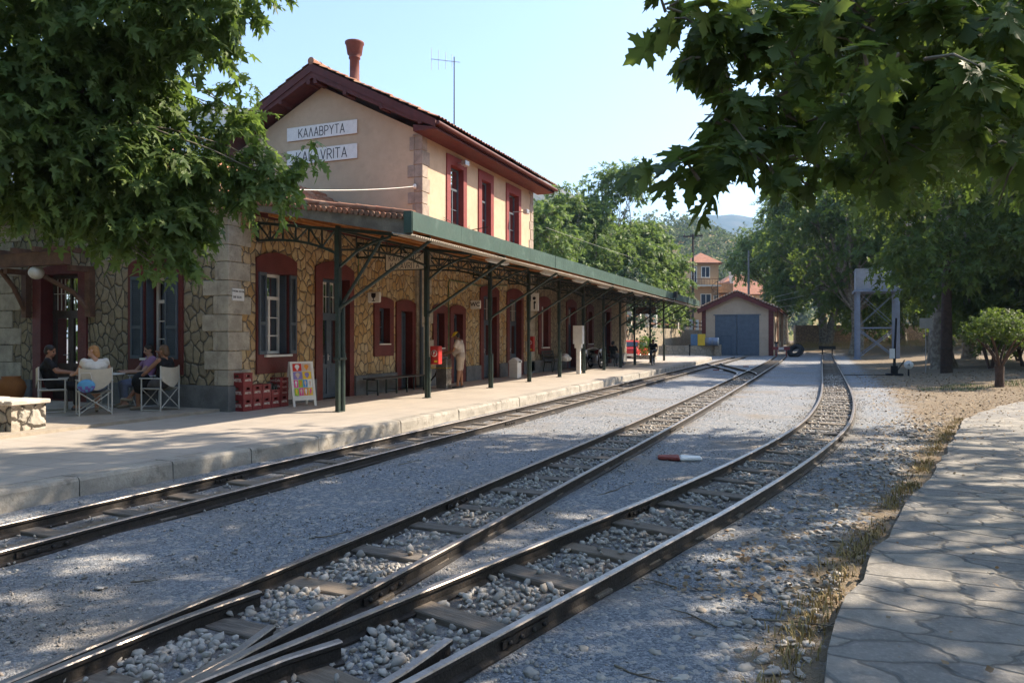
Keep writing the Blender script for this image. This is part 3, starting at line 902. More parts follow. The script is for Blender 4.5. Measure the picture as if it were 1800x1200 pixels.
def arch_plate(mb, a0, a1, z0, z1, rise, i0, i1, j0, j1, d0=-.01, d1=.045, m=0):
    """painted surround: outer a0..a1, z0..z1 with a flat arch; opening i0..i1, j0..j1"""
    if j0 > z0: mb.box(a0, a1, d0, d1, z0, j0, m)
    mb.box(a0, i0, d0, d1, max(j0, z0), j1, m); mb.box(i1, a1, d0, d1, max(j0, z0), j1, m)
    n = 10; P = [(a0, d0, j1), (a1, d0, j1)]
    for k in range(n + 1):
        t = 1 - 2 * k / n
        P.append(((a0 + a1) / 2 + t * (a1 - a0) / 2, d0, z1 - rise * t * t))
    mb.prism(P, (0, d1 - d0, 0), m)
def reveal(mb, i0, i1, j0, j1, dep, m=0):
    for q in ([(i0, 0, j0), (i0, -dep, j0), (i0, -dep, j1), (i0, 0, j1)], [(i1, 0, j0), (i1, 0, j1), (i1, -dep, j1), (i1, -dep, j0)],
              [(i0, 0, j1), (i0, -dep, j1), (i1, -dep, j1), (i1, 0, j1)], [(i0, 0, j0), (i1, 0, j0), (i1, -dep, j0), (i0, -dep, j0)]):
        mb.poly(q, m)
def casement(T, par, a0, a1, z0, z1, d, mat, bars=2, mull=True, transom=None, th=.05):
    mb = MB(T); w = .065
    mb.box(a0, a0 + w, d - th, d, z0, z1); mb.box(a1 - w, a1, d - th, d, z0, z1)
    mb.box(a0 + w, a1 - w, d - th, d, z0, z0 + w); mb.box(a0 + w, a1 - w, d - th, d, z1 - w, z1)
    if mull: mb.box((a0 + a1) / 2 - .03, (a0 + a1) / 2 + .03, d - th + .004, d + .006, z0 + w, (transom or z1 - w) - (.03 if transom else 0))
    if transom: mb.box(a0 + w, a1 - w, d - th - .002, d + .008, transom - .035, transom + .035)
    top = transom - .035 if transom else z1 - w
    for k in range(1, bars + 1):
        z = z0 + (top - z0) * k / (bars + 1)
        mb.box(a0 + w, a1 - w, d - th + .012, d - .01, z - .012, z + .012)
    f = mb.build("frame", mat, par)
    g = MB(T); g.poly([(a0 + w, d - th / 2, z0 + w), (a1 - w, d - th / 2, z0 + w), (a1 - w, d - th / 2, z1 - w), (a0 + w, d - th / 2, z1 - w)])
    g.build("pane", m_glass, par, uvs=False)
    return f
def louvre(T, par, a0, a1, z0, z1, d, mat, n=None, side=False):
    """a slatted shutter leaf lying in the wall plane"""
    mb = MB(T); w = .045; th = .035
    mb.box(a0, a0 + w, d, d + th, z0, z1); mb.box(a1 - w, a1, d, d + th, z0, z1)
    zm = z0 + (z1 - z0) * .36
    for z in (z0, zm, z1 - .07): mb.box(a0 + w, a1 - w, d + .001, d + th - .001, z, z + .07)
    for lo, hi in ((z0 + .07, zm), (zm + .07, z1 - .07)):
        k = int((hi - lo) / .042)
        for i in range(k):
            z = lo + (i + .5) * (hi - lo) / k
            mb.add([(a0 + w, d + .004, z + .018), (a1 - w, d + .004, z + .018), (a1 - w, d + th - .004, z - .016), (a0 + w, d + th - .004, z - .016)], [(0, 1, 2, 3)])
    mb.box(a0 + w, a1 - w, d - .002, d + .002, z0 + .05, z1 - .05)
    return mb.build("shutter", mat, par, uvs=False)
def leaf_on_jamb(T, par, a, z0, z1, d0, d1, mat):
    mb = MB(T); mb.box(a - .035, a - .003, d0, d1, z0, z1)
    for k in range(int((z1 - z0) / .06)):
        z = z0 + .04 + k * .06
        if z < z1 - .06: mb.box(a - .045, a - .035, d0 + .04, d1 - .04, z, z + .03)
    return mb.build("shutter", mat, par, uvs=False)

holes_f, holes_g = [], []
m_curtain = M("lace_curtain", (.55, .53, .47), .9, .15, 14)
def curtain(T, par, a0, a1, z0, z1, d):
    mb = MB(T); n = 26
    us = [a0 + (a1 - a0) * i / n for i in range(n + 1)]; zs = [z0 + (z1 - z0) * j / 8 for j in range(9)]
    mb.sheet(lambda u, z: (((a0 + a1) / 2 + (u - (a0 + a1) / 2) * (1 - .35 * math.sin((z - z0) / (z1 - z0) * 3.14) ** 2 * .8)), d + .02 * math.sin(u * 60), z), us, zs, smooth=True)
    mb.build("curtain", m_curtain, par, uvs=False)

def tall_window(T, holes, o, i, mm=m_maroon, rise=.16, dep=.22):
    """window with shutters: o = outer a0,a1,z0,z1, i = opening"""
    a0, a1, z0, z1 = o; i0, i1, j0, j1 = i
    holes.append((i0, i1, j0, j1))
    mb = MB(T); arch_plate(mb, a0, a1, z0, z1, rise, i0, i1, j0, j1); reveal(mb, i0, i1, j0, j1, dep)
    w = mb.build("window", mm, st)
    casement(T, w, i0 + .01, i1 - .01, j0 + .01, j1 - .005, -dep + .02, m_white, 2, True, j0 + (j1 - j0) * .7)
    s = MB(T); s.box(i0 - .05, i1 + .05, -.02, .11, j0 - .05, j0 - .002); s.build("sill", m_white, w)
    return w
# --- platform side, near wing
w = tall_window(front, holes_f, (12.39, 13.71, .95, 3.62), (12.66, 13.42, 1.36, 3.16))
louvre(front, w, 12.43, 12.655, 1.37, 3.15, .047, m_shutter)
louvre(front, w, 13.425, 13.65, 1.37, 3.15, .047, m_shutter)
leaf_on_jamb(front, w, 13.415, 1.38, 3.14, -.19, -.02, m_shutter)
curtain(front, w, 12.7, 13.38, 1.42, 2.62, -.42)

def door(o, i, mm=m_maroon, rise=.18, dep=.24, glazed=True, tr=True, T=front, holes=holes_f, dm=m_door):
    a0, a1, z0, z1 = o; i0, i1, j0, j1 = i
    holes.append((i0, i1, j0, j1))
    mb = MB(T); arch_plate(mb, a0, a1, z0, z1, rise, i0, i1, j0, j1); reveal(mb, i0, i1, j0, j1, dep)
    d = mb.build("door", mm, st)
    d0, d1 = -dep + .0, -dep + .05
    hz = j0 + (j1 - j0) * (.70 if tr else 1.0)
    lf = MB(T); mid = (i0 + i1) / 2
    for (p, q) in ((i0 + .01, mid - .004), (mid + .004, i1 - .01)):
        w_ = .09
        lf.box(p, p + w_, d0, d1, j0 + .01, hz - .04); lf.box(q - w_, q, d0, d1, j0 + .01, hz - .04)
        for z_ in (j0 + .01, j0 + .75, hz - .04 - .1): lf.box(p + w_, q - w_, d0 + .001, d1 - .001, z_, z_ + .1)
        lf.box(p + w_, q - w_, d0 + .008, d1 - .018, j0 + .11, j0 + .75)
        if not glazed: lf.box(p + w_, q - w_, d0 + .008, d1 - .018, j0 + .85, hz - .14)
    leaf_ = lf.build("door_leaf", dm, d)
    if glazed:
        g = MB(T)
        for (p, q) in ((i0 + .1, mid - .09), (mid + .09, i1 - .1)): g.poly([(p, -dep + .02, j0 + .85), (q, -dep + .02, j0 + .85), (q, -dep + .02, hz - .14), (p, -dep + .02, hz - .14)])
        g.build("pane", m_glass, d, uvs=False)
    h = MB(T); h.cbox((mid - .06, d1 + .012, j0 + 1.02), (.025, .02, .16)); h.tube([(mid - .06, d1 + .03, j0 + 1.05), (mid - .06, d1 + .06, j0 + 1.05), (mid - .15, d1 + .065, j0 + 1.05)], .01, 6)
    h.build("handle", m_metal, d, uvs=False)
    if tr:
        mb = MB(T)
        mb.box(i0 + .01, i1 - .01, d0 - .002, d1 + .012, hz - .04, hz + .04)
        mb.box(i0 + .01, i0 + .07, d0, d1, hz + .04, j1 - .01); mb.box(i1 - .07, i1 - .01, d0, d1, hz + .04, j1 - .01)
        mb.box(i0 + .07, i1 - .07, d0 + .001, d1 - .001, j1 - .08, j1 - .012); mb.box(mid - .03, mid + .03, d0 + .002, d1 - .002, hz + .04, j1 - .08)
        mb.build("transom_frame", dm, d, uvs=False)
        g = MB(T); g.poly([(i0 + .06, -dep + .02, hz + .03), (i1 - .06, -dep + .02, hz + .03), (i1 - .06, -dep + .02, j1 - .06), (i0 + .06, -dep + .02, j1 - .06)])
        g.build("transom_pane", m_glass, d, uvs=False)
        gr = MB(T)                                   # wrought-iron grille behind the transom
        for s_ in (i0 + .07, mid + .03):
            e_ = s_ + (i1 - i0) / 2 - .1
            for k in range(1, 4): gr.bar((s_ + (e_ - s_) * k / 4, d1 + .01, hz + .05), (s_ + (e_ - s_) * k / 4, d1 + .01, j1 - .09), .012)
            gr.bar((s_, d1 + .01, (hz + j1) / 2), (e_, d1 + .01, (hz + j1) / 2), .012)
        gr.build("grille", m_white, d, uvs=False)
    return d
door((14.40, 15.97, ZF, 3.63), (14.66, 15.78, ZF, 3.20))
def small_window(o, i, mm=m_maroon, T=front, holes=holes_f):
    a0, a1, z0, z1 = o; i0, i1, j0, j1 = i
    holes.append(i)
    mb = MB(T); arch_plate(mb, a0, a1, z0, z1, .10, i0, i1, j0, j1); reveal(mb, i0, i1, j0, j1, .20)
    w = mb.build("window", mm, st)
    casement(T, w, i0 + .01, i1 - .01, j0 + .01, j1 - .01, -.16, m_door, 1, False)
    s = MB(T); s.box(i0 - .02, i1 + .02, -.15, .075, j0 - .03, j0 + .004); s.build("sill", m_white, w)
    return w
small_window((16.92, 17.91, 1.22, 2.86), (17.17, 17.70, 1.56, 2.55))
door((18.06, 19.15, ZF, 2.84), (18.32, 18.95, ZF, 2.50), rise=.1, tr=False, glazed=False)
# --- middle block
small_window((20.25, 21.21, 1.0, 2.80), (20.48, 20.98, 1.40, 2.50))
door((21.41, 22.55, ZF, 2.82), (21.66, 22.32, ZF, 2.52), rise=.1, tr=False)
door((23.75, 25.44, ZF, 3.68), (24.02, 25.20, ZF, 3.25))
door((26.21, 27.95, ZF, 3.68), (26.48, 27.70, ZF, 3.25))
# --- far wing
tall_window(front, holes_f, (29.75, 31.3, 1.0, 3.55), (30.1, 30.95, 1.30, 3.1))
door((33.6, 35.2, ZF, 3.6), (33.86, 34.94, ZF, 3.2), glazed=False)
tall_window(front, holes_f, (37.0, 38.3, 1.1, 3.5), (37.3, 38.0, 1.40, 3.1))
door((40.3, 42.0, ZF, 3.6), (40.56, 41.74, ZF, 3.2), glazed=False)
# --- gable side
w = tall_window(gable, holes_g, (-13.89, -12.31, .95, 3.50), (-13.42, -12.78, 1.30, 3.05), dep=.30)
louvre(gable, w, -13.78, -13.43, 1.28, 3.06, .047, m_shutter); louvre(gable, w, -12.77, -12.42, 1.28, 3.06, .047, m_shutter)
leaf_on_jamb(gable, w, -13.39 + .0, 1.32, 3.03, -.19, -.02, m_shutter)
curtain(gable, w, -13.38, -12.82, 1.35, 2.6, -.40)
m_dkdoor = M("dark_brown_door", (.05, .035, .03), .5, .2, 5)
dd = door((-17.0, -15.19, .28, 3.42), (-16.72, -15.47, .28, 3.2), T=gable, holes=holes_g, dm=m_dkdoor, dep=.3)

# --- walls
wl = MB()
ff = lambda a, z: (XF, a, z)
wl.holed(YN, YM1, ZF, 4.52, holes_f, ff, 0)
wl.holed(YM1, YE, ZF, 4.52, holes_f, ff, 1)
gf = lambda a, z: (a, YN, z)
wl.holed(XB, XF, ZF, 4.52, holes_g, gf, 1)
wl.poly([(XB, YN, 4.52), (XF, YN, 4.52), (-14.7, YN, 6.18)], 1)
wl.poly([(XB, YE, ZF), (XB, YE, 4.52), (XF, YE, 4.52), (XF, YE, ZF)], 0)
wl.poly([(XB, YE, 4.52), (-14.7, YE, 6.18), (XF, YE, 4.52)], 0)
wl.poly([(XB, YN, ZF), (XB, YE, ZF), (XB, YE, 4.52), (XB, YN, 4.52)], 1)
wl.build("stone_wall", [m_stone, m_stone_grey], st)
up_holes = []
for (a0, a1) in ((21.17, 22.64), (23.61, 24.92), (26.15, 27.68)):
    i = (a0 + .26, a1 - .26, 4.75, 7.42); o = (a0, a1, 4.6, 7.74)
    up_holes.append(i)
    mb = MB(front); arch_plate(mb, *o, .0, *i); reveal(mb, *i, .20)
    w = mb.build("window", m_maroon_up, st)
    casement(front, w, i[0] + .01, i[1] - .01, i[2] + .01, i[3] - .01, -.15, m_shutter, 2, True, 6.7)
    mb = MB(front); mb.box(i[0] + .012, i[0] + .05, -.14, -.02, i[2], i[3] - .02); mb.build("shutter", m_shutter, w, uvs=False)
pl = MB()
pl.holed(YM0, YM1, 4.52, 8.02, up_holes, ff)
XMB = -18.5; XR = -14.8
def up_gable(y): pl.poly([(XMB, y, 4.3), (XF, y, 4.3), (XF, y, 8.02), (XR, y, 9.87), (XMB, y, 8.02)])
up_gable(YM0); up_gable(YM1)
pl.poly([(XMB, YM0, 4.3), (XMB, YM1, 4.3), (XMB, YM1, 8.02), (XMB, YM0, 8.02)])
pl.build("plaster_wall", m_plaster, st)
# --- plinth
spans = []; y = YN + .0
for h in sorted(h for h in holes_f if h[2] < .4):
    spans.append((y, h[0] - .26)); y = h[1] + .24
spans.append((y, YE))
for a, b in spans:
    if b > a: MB().box(XF - .01, XF + .07, a, b, ZF, .74).build("plinth", m_cement, st)
MB().box(XB, -17.05, YN - .07, YN + .01, ZF, .74).build("plinth", m_cement, st)
MB().box(-15.15, XF + .072, YN - .07, YN + .008, ZF, .742).build("plinth", m_cement, st)
# --- quoins
def quoins(y0, sgn, xa, z0, z1, mat, front_l=(.62, .36), side_l=(.36, .62), h=.36, proud=.03, side=True, jog=0):
    """cut corner stones: blocks on the front face running sgn along y, blocks on the gable face"""
    mb = MB(); z = z0; k = jog
    random.seed(int(abs(y0) * 10 + z0 * 7))
    while z < z1 - .05:
        hh = min(h * random.uniform(.88, 1.12), z1 - z)
        lf = front_l[k % 2] * random.uniform(.9, 1.1); ls = side_l[k % 2] * random.uniform(.9, 1.1)
        a, b = sorted((y0 - sgn * proud, y0 + sgn * lf))
        if side:
            mb.box(XF - .25, XF + proud, a, b, z + .006, z + hh - .006)
            mb.box(XF - ls, XF - .25, *sorted((y0 - sgn * proud * .99, y0 + sgn * .2)), z + .006, z + hh - .006)
        else:
            mb.box(XF - .05, XF + proud, a, b, z + .006, z + hh - .006)
        z += hh; k += 1
    return mb.build("quoin", mat, st, bevel=.012, uvs=False)
quoins(YN, 1, XF, .74, 4.5, m_ashlar)
quoins(YM0 - .35, 1, XF, .30, 4.45, m_ashlar, (.85, .70), side=False, h=.44, proud=.10)
quoins(YM1, -1, XF, .30, 4.45, m_ashlar, (.85, .60), side=False, h=.42, proud=.07)
quoins(YM0, 1, XF, 4.6, 7.98, m_quoin_up, (.42, .30), (.30, .46), h=.40, proud=.025)
quoins(YM1, -1, XF, 4.6, 7.98, m_quoin_up, (.42, .30), (.30, .46), h=.40, proud=.025)
quoins(YE, -1, XF, .3, 4.45, m_ashlar, (.62, .40), h=.42)
mb = MB(); z = .74; k = 0
while z < 4.4:
    L = (.85, .55)[k % 2]; mb.box(XB - .03, XB + L, YN - .03, YN + .2, z + .006, min(z + .40, 4.5)); z += .41; k += 1
mb.build("quoin", m_ashlar, st, bevel=.012, uvs=False)

# --- roofs
def tile_roof(name, y0, y1, xe, ze, xr, zr, par, pu=.21, pv=.36, amp=.045, mat=None, th=.07, shape=None):
    """barrel tiles from the eave (xe, ze) up to the ridge (xr, zr), running y0..y1"""
    e, r_ = Vector((xe, 0, ze)), Vector((xr, 0, zr)); L = (r_ - e).length; v = (r_ - e) / L
    nrm = Vector((-v.z, 0, v.x)) * (1 if xe > xr else -1)
    if nrm.z < 0: nrm = -nrm
    nu = int((y1 - y0) / pu); nv = max(2, int(round(L / pv)))
    offs = [(0., .1), (.18, .75), (.38, 1.), (.58, .85), (.74, .25), (.86, 0.)]
    us, hs = [], []
    rnd = np.random.default_rng(int(abs(y0) * 7 + abs(xe) * 13))
    for i in range(nu):
        for t, h in offs: us.append(y0 + (i + t) * (y1 - y0) / nu); hs.append(h * amp)
    us.append(y1); hs.append(.1 * amp)
    us = np.array(us); hs = np.array(hs)
    rows = []
    for j in range(nv):
        s0 = j * L / nv; s1 = (j + 1) * L / nv
        jit = np.repeat(rnd.uniform(-.008, .012, nu), 6); jit = np.append(jit, 0)
        for s, up in ((s0, .030), (s1 + .005, .0)):
            sag = -.035 * np.sin((us - y0) / (y1 - y0) * 9 + j) * .5
            base = np.array([xe, 0, ze]) + np.array(v) * s
            P = base[None] + np.array(nrm)[None] * (hs + up + jit + .02 + sag * .4)[:, None]
            P[:, 1] = us
            rows.append(P)
    V = np.stack(rows); m_, n_ = V.shape[:2]
    i, jj = np.meshgrid(np.arange(n_ - 1), np.arange(m_ - 1)); a = (jj * n_ + i).ravel()
    F = np.stack([a, a + 1, a + n_ + 1, a + n_], -1)
    off = np.array(wloc(par)[:])
    return mesh_np(name, V.reshape(-1, 3) - off, F, mat or m_tile, par, smooth=False)
def roof_deck(name, pts, th, mat, par):
    mb = MB(); mb.prism([Vector(p) - Vector((0, 0, th)) for p in pts], (0, 0, th)); return mb.build(name, mat, par)
def ridge_caps(name, p, q, par, r=.11, step=.42, mat=None):
    mb = MB(); p, q = Vector(p), Vector(q); L = (q - p).length; n = max(1, int(L / step)); d = (q - p) / L
    random.seed(n)
    for k in range(n):
        a = p + d * (k * L / n); b = p + d * ((k + 1) * L / n + .03)
        j = Vector((random.uniform(-.01, .01), random.uniform(-.01, .01), random.uniform(-.006, .006)))
        mb.tube([a + j, a + j + d * .05, b + j], [r * 1.12, r, r * .9], 10, smooth=True)
    return mb.build(name, mat or m_tile, par, uvs=False)
# wings (eave of the platform side carries on into the canopy)
for (a, b, nm) in ((YN - .45, YM0, 0), (YM1, YE + .4, 1)):
    rf = MB()
    rf.prism([(XF + .12, a, 4.52), (-14.7, a, 6.22), (-18.75, a, 4.34), (-18.75, a, 4.16), (-14.7, a, 6.02), (XF + .12, a, 4.32)], (0, b - a, 0))
    r_ = rf.build("roof", m_eave, st, uvs=False)
    tile_roof("tile_covering", a - .02, b, XF + .15, 4.53, -14.7, 6.25, r_)
    tile_roof("tile_covering", a - .02, b, -18.8, 4.34, -14.7, 6.25, r_)
    ridge_caps("ridge_cap", (-14.7, a, 6.30), (-14.7, b, 6.30), r_)
# middle block roof with its deep maroon eaves
ya, yb = YM0 - .55, YM1 + .6
rf = MB()
P = [(-10.33, 7.98), (-10.33, 8.16), (XR, 10.42), (-19.27, 8.16), (-19.27, 7.98), (-18.45, 8.25), (XR, 10.0), (-11.15, 8.25)]
rf.prism([(x, ya, z) for x, z in P], (0, yb - ya, 0))
up_roof = rf.build("roof", m_eave, st, uvs=False)
tile_roof("tile_covering", ya - .05, yb + .05, -10.26, 8.19, XR, 10.46, up_roof)
tile_roof("tile_covering", ya - .05, yb + .05, -19.34, 8.19, XR, 10.46, up_roof)
ridge_caps("ridge_cap", (XR, ya - .05, 10.52), (XR, yb + .05, 10.52), up_roof)
mb = MB()                       # barge boards, soffit boards and purlin ends
for (xe, s) in ((-10.33, 1), (-19.27, -1)):
    for y in (ya - .03, yb + .004):
        mb.prism([(xe, y, 7.93), (xe, y, 8.18), (XR, y, 10.44), (XR, y, 10.19)], (0, .026, 0))
    for t in (.12, .42, .72, .97):
        x = xe + (XR - xe) * t; z = 8.0 + (10.0 - 8.0) * t - .12
        mb.box(x - .06, x + .06, ya - .01, ya + .54, z - .02, z + .13); mb.box(x - .06, x + .06, yb - .54, yb + .01, z - .02, z + .13)
# flat soffit under the side eave, gutter board
mb.prism([(-11.1, ya + .01, 7.90), (-10.36, ya + .01, 7.90), (-10.36, ya + .01, 7.96), (-11.1, ya + .01, 8.10)], (0, yb - ya - .02, 0))
mb.build("eave_board", m_eave, up_roof, uvs=False)
mb = MB(); mb.tube([(-10.24, ya - .04, 8.06), (-10.24, yb + .04, 8.04)], .065, 8); mb.build("gutter", m_eave, up_roof, uvs=False)
# chimney: round terracotta-painted flue with a flared pot
mb = MB(); mb.lathe([(.24, -.35), (.24, .1), (.17, .14), (.165, .95), (.20, .97), (.20, 1.02), (.17, 1.05), (.25, 1.12), (.30, 1.45), (.33, 1.48), (.33, 1.54), (.27, 1.54), (.22, 1.2)], (XR, 21.4, 10.45), 20)
mb.build("chimney", M("red_chimney_paint", (.17, .055, .04), .8, .2, 5, .3, 40), up_roof, uvs=False)
# down pipe and cables on the wall
mb = MB(); mb.tube([(XF + .2, 19.22, .25), (XF + .2, 19.22, 1.5), (XF + .2, 19.22, 2.05)], .065, 9); mb.tube([(XF + .17, 19.22, 2.0), (XF + .17, 19.22, 4.3)], .04, 8)
mb.build("downpipe", m_shutter, st, uvs=False)
mb = MB()
mb.tube([(XF + .03, 21.3, .8), (XF + .03, 21.3, 3.5), (XF + .03, 21.35, 3.62), (XF + .03, 23.6, 3.58), (XF + .03, 26.2, 3.75)], .018, 6)
mb.tube([(XF + .02, 16.2, 3.1), (XF + .02, 16.2, 3.9)], .012, 5)
mb.build("conduit", M("green_conduit", (.10, .16, .07), .5, .1), st, uvs=False)

# timber porch over the gable door
mb = MB(gable)
mb.box(-18.6, -15.0, .55, .72, 3.33, 3.62); mb.box(-15.12, -14.93, .52, .75, 3.62, 3.72)
for u in (-17.9, -17.2, -16.5, -15.8, -15.2): mb.box(u - .05, u + .05, .0, .85, 3.62, 3.73)
mb.box(-15.12, -14.96, .0, .14, 2.2, 3.33); mb.box(-17.25, -17.09, .0, .14, 2.2, 3.33)
for u, s in ((-15.04, -1), (-17.17, 1)):
    mb.box(u - .07, u + .07, .14, .56, 3.2, 3.32)
    mb.tube([(u + s * .0, .10, 2.35), (u + s * .35, .2, 2.75), (u + s * .75, .4, 3.0), (u + s * 1.25, .58, 3.3)] if s < 0 else [(u, .1, 2.35), (u - .1, .3, 2.9), (u - .2, .55, 3.3)], .055, 8)
mb.build("porch_frame", m_brownwood, st)

# ================================================================== THE CANOPY
cn = empty("platform_canopy", "long platform canopy on dark green iron posts with a green metal fascia", "canopy", (-9.0, 12.4, .22))
CY0, CY1 = 11.68, 47.8
XE = -6.88
def cz(x): return 4.58 + (x + 11.0) * (-.15)         # roof underside height over x
mb = MB(); mb.prism([(-11.0, CY0 + .06, 4.50), (XE, CY0 + .06, 3.88), (XE, CY0 + .06, 3.91), (-11.0, CY0 + .06, 4.53)], (0, CY1 - CY0 - .1, 0))
mb.build("soffit_boards", m_wood, cn)
mb = MB()
y = CY0 + .35
while y < CY1:
    mb.bar((-11.0, y, 4.44), (XE - .05, y, 3.825), .07, .10); y += .8
for x in (-10.2, -9.4, -8.6, -7.8):
    z = 4.53 + (x + 11) * (-.15) - .02
    mb.bar((x, CY0 + .1, z - .16), (x, CY1 - .1, z - .16), .07, .08)
mb.build("rafters", M("orange_stained_rafters", (.36, .15, .04), .55, .25, 4, .3, 30), cn)
tile_roof("tile_covering", CY0, CY1, XE + .02, 3.93, -10.98, 4.55, cn, amp=.04)
ridge_caps("verge_tiles", (-11.0, CY0 + .12, 4.66), (XE + .02, CY0 + .12, 4.03), cn, r=.075, step=.40)
# scalloped tile ends along the near edge
mb = MB(); n = 34
for k in range(n):
    t = (k + .5) / n; c = Vector((-11.0, CY0 - .03, 4.56)).lerp(Vector((XE, CY0 - .03, 3.94)), t)
    mb.tube([c, c + Vector((0, .16, .01))], .052, 8)
mb.build("verge_tile_ends", m_tile, cn, uvs=False)
mb = MB(); mb.prism([(-11.25, CY0 + .02, 4.45), (XE + .04, CY0 + .02, 3.62), (XE + .04, CY0 + .02, 3.90), (-11.25, CY0 + .02, 4.54)], (0, .045, 0))
mb.build("end_beam", m_beam, cn)
# green fascia and the corrugated edge showing below it
mb = MB()
y = CY0 - .02; random.seed(2)
while y < CY1:
    y2 = min(y + 2.0, CY1 + .02)
    j = random.uniform(-.006, .006)
    mb.box(XE + .06 + j, XE + .075 + j, y + .003, y2 - .003, 3.70, 4.05)
    mb.box(XE + .0 + j, XE + .06 + j, y + .003, y2 - .003, 4.035, 4.052)
    y = y2
mb.box(XE - .1, XE + .07, CY0 - .036, CY0 - .02, 3.66, 4.06)
mb.build("fascia", m_fascia, cn)
mb = MB(); n = int((CY1 - CY0) / .085); us = []
for i in range(n * 4 + 1): us.append(CY0 + i * (CY1 - CY0) / (n * 4))
mb.sheet(lambda u, v: (XE + .12 - .5 * v, u, 3.60 + .075 * v + .022 * math.sin((u - CY0) / .085 * 2 * math.pi)), us, [0, 1], smooth=True)
mb.build("corrugated_edge", M("pale_corrugated_sheet", (.52, .45, .36), .6, .2, 4, dirt=(.2, .15, .1), dirt_amt=.6), cn, uvs=False)
POSTS = [12.43, 16.13, 20.0, 23.2, 26.4, 29.55, 32.75, 35.88, 39.0, 43.1, 47.3]
XP = -9.0
def make_post(y, dbl):
    mb = MB()
    mb.box(XP - .042, XP + .042, y - .042, y + .042, .22, 4.02)
    mb.box(XP - .09, XP + .09, y - .09, y + .09, .22, .235)
    mb.box(XP - .055, XP + .055, y - .055, y + .055, 2.25, 3.95)
    if dbl:
        mb.tube([(XP + .02, y + .13, .22), (XP + .02, y + .13, 2.4)], .058, 10)
        mb.box(XP - .07, XP + .09, y - .06, y + .19, 1.28, 1.33); mb.tube([(XP + .02, y + .13, 1.3), (XP + .02, y + .13, 1.42)], .075, 10)
    else:
        mb.tube([(XP + .045, y + .035, .22), (XP + .045, y + .035, 1.25)], .045, 8)
    return mb.build("post", m_green, cn, bevel=.006, uvs=False)
def make_truss(y):
    mb = MB(); b = .038
    x0 = XF + .03; X = [x0 + (XP - .06 - x0) * k / 6 for k in range(7)]
    top = lambda x: 4.20 + (x - x0) * (-.125)
    def bot(x):
        t = (x - x0) / (XP - x0)
        return 3.82 - .38 * t ** 2.6
    mb.bar((x0, y, top(x0)), (XP, y, top(XP)), .05, .06)
    for a, c in zip(X[:-1], X[1:]): mb.bar((a, y, bot(a)), (c, y, bot(c)), .05, .05)
    mb.bar((x0, y, top(x0)), (x0, y, bot(x0)), .05)
    for k in range(1, 7):
        if k < 6: mb.bar((X[k], y, top(X[k])), (X[k], y, bot(X[k])), .028)
        a, c = (X[k - 1], X[k]) if k % 2 else (X[k], X[k - 1])
        mb.bar((a, y, top(a)), (c, y, bot(c)), .028)
    mb.build("truss", m_green, cn, uvs=False)
    mb = MB()
    mb.bar((XP, y, 3.95), (XE + .02, y, 3.66), .055, .07)
    P = [Vector((XP + .05, y, 3.18)), Vector((XP + .45, y, 3.47)), Vector((XP + .85, y, 3.64)), Vector((XP + 1.25, y, 3.73))]
    for a, c in zip(P[:-1], P[1:]): mb.bar(a, c, .05, .045)
    mb.tube([(XP + .05, y, 2.34), (XE + .05, y, 3.62)], .036, 8)
    if y < 13: mb.tube([(XP + .05, y + .05, 2.40), (-7.95, y + .05, 3.76)], .034, 8)
    mb.build("bracket", m_green, cn, uvs=False)
for k, y in enumerate(POSTS):
    make_post(y, k == 0); make_truss(y)
for a, c in zip(POSTS[:-1], POSTS[1:]):            # lattice girders from post to post
    mb = MB(); n = 6
    Y = [a + .06 + (c - a - .12) * k / n for k in range(n + 1)]
    def bz(y):
        t = abs((y - a) / (c - a) * 2 - 1); return 3.64 - .22 * max(0, t - .35) ** 1.5
    mb.bar((XP, a, 3.93), (XP, c, 3.93), .045, .05)
    for p, q in zip(Y[:-1], Y[1:]): mb.bar((XP, p, bz(p)), (XP, q, bz(q)), .04, .045)
    for k in range(n + 1):
        if 0 < k < n: mb.bar((XP, Y[k], 3.91), (XP, Y[k], bz(Y[k])), .018)
        if k: 
            p, q = (Y[k - 1], Y[k]) if k % 2 else (Y[k], Y[k - 1])
            mb.bar((XP, p, 3.91), (XP, q, bz(q)), .018)
    mb.build("lattice_girder", m_green, cn, uvs=False)

# ================================================================== TREES
# leaf outlines: x across, y along, z droop
def leaf_star():
    half = [(.05, .03), (.20, -.16), (.27, -.09), (.42, -.10), (.34, .02), (.44, .07), (.25, .15), (.31, .2), (.50, .20), (.47, .28), (.70, .42), (.52, .42), (.52, .53), (.37, .45), (.21, .46), (.21, .58), (.31, .65), (.19, .71), (.20, .83), (.10, .86)]
    P = [(0, .24)] + [(0, .04)] + half + [(0, 1.05)] + [(-x, y) for x, y in reversed(half)]
    V = np.array([(x, y, -.22 * (x * x * 1.3 + (y - .2) ** 2 * .6)) for x, y in P])
    n = len(P) - 1
    F = np.array([[0, i, i % n + 1] for i in range(1, n + 1)])
    return V, F
def leaf_lobed():
    half = [(.07, .02), (.30, -.14), (.36, -.06), (.17, .15), (.40, .24), (.58, .42), (.40, .40), (.17, .44), (.16, .66), (.20, .70)]
    P = [(0, .22)] + [(0, .02)] + half + [(0, 1.08)] + [(-x, y) for x, y in reversed(half)]
    V = np.array([(x, y, -.25 * (x * x + (y - .2) ** 2 * .6)) for x, y in P])
    n = len(P) - 1
    return V, np.array([[0, i, i % n + 1] for i in range(1, n + 1)])
def leaf_tuft():
    """a few leaves of a far tree as one small folded group"""
    V = np.array([(0, 0, 0), (.40, .32, .05), (0, .95, -.12), (-.42, .38, -.04), (.1, .1, .25), (.55, .75, .2), (-.1, .7, .3)])
    return V, np.array([[0, 1, 2], [0, 2, 3], [4, 5, 6]])
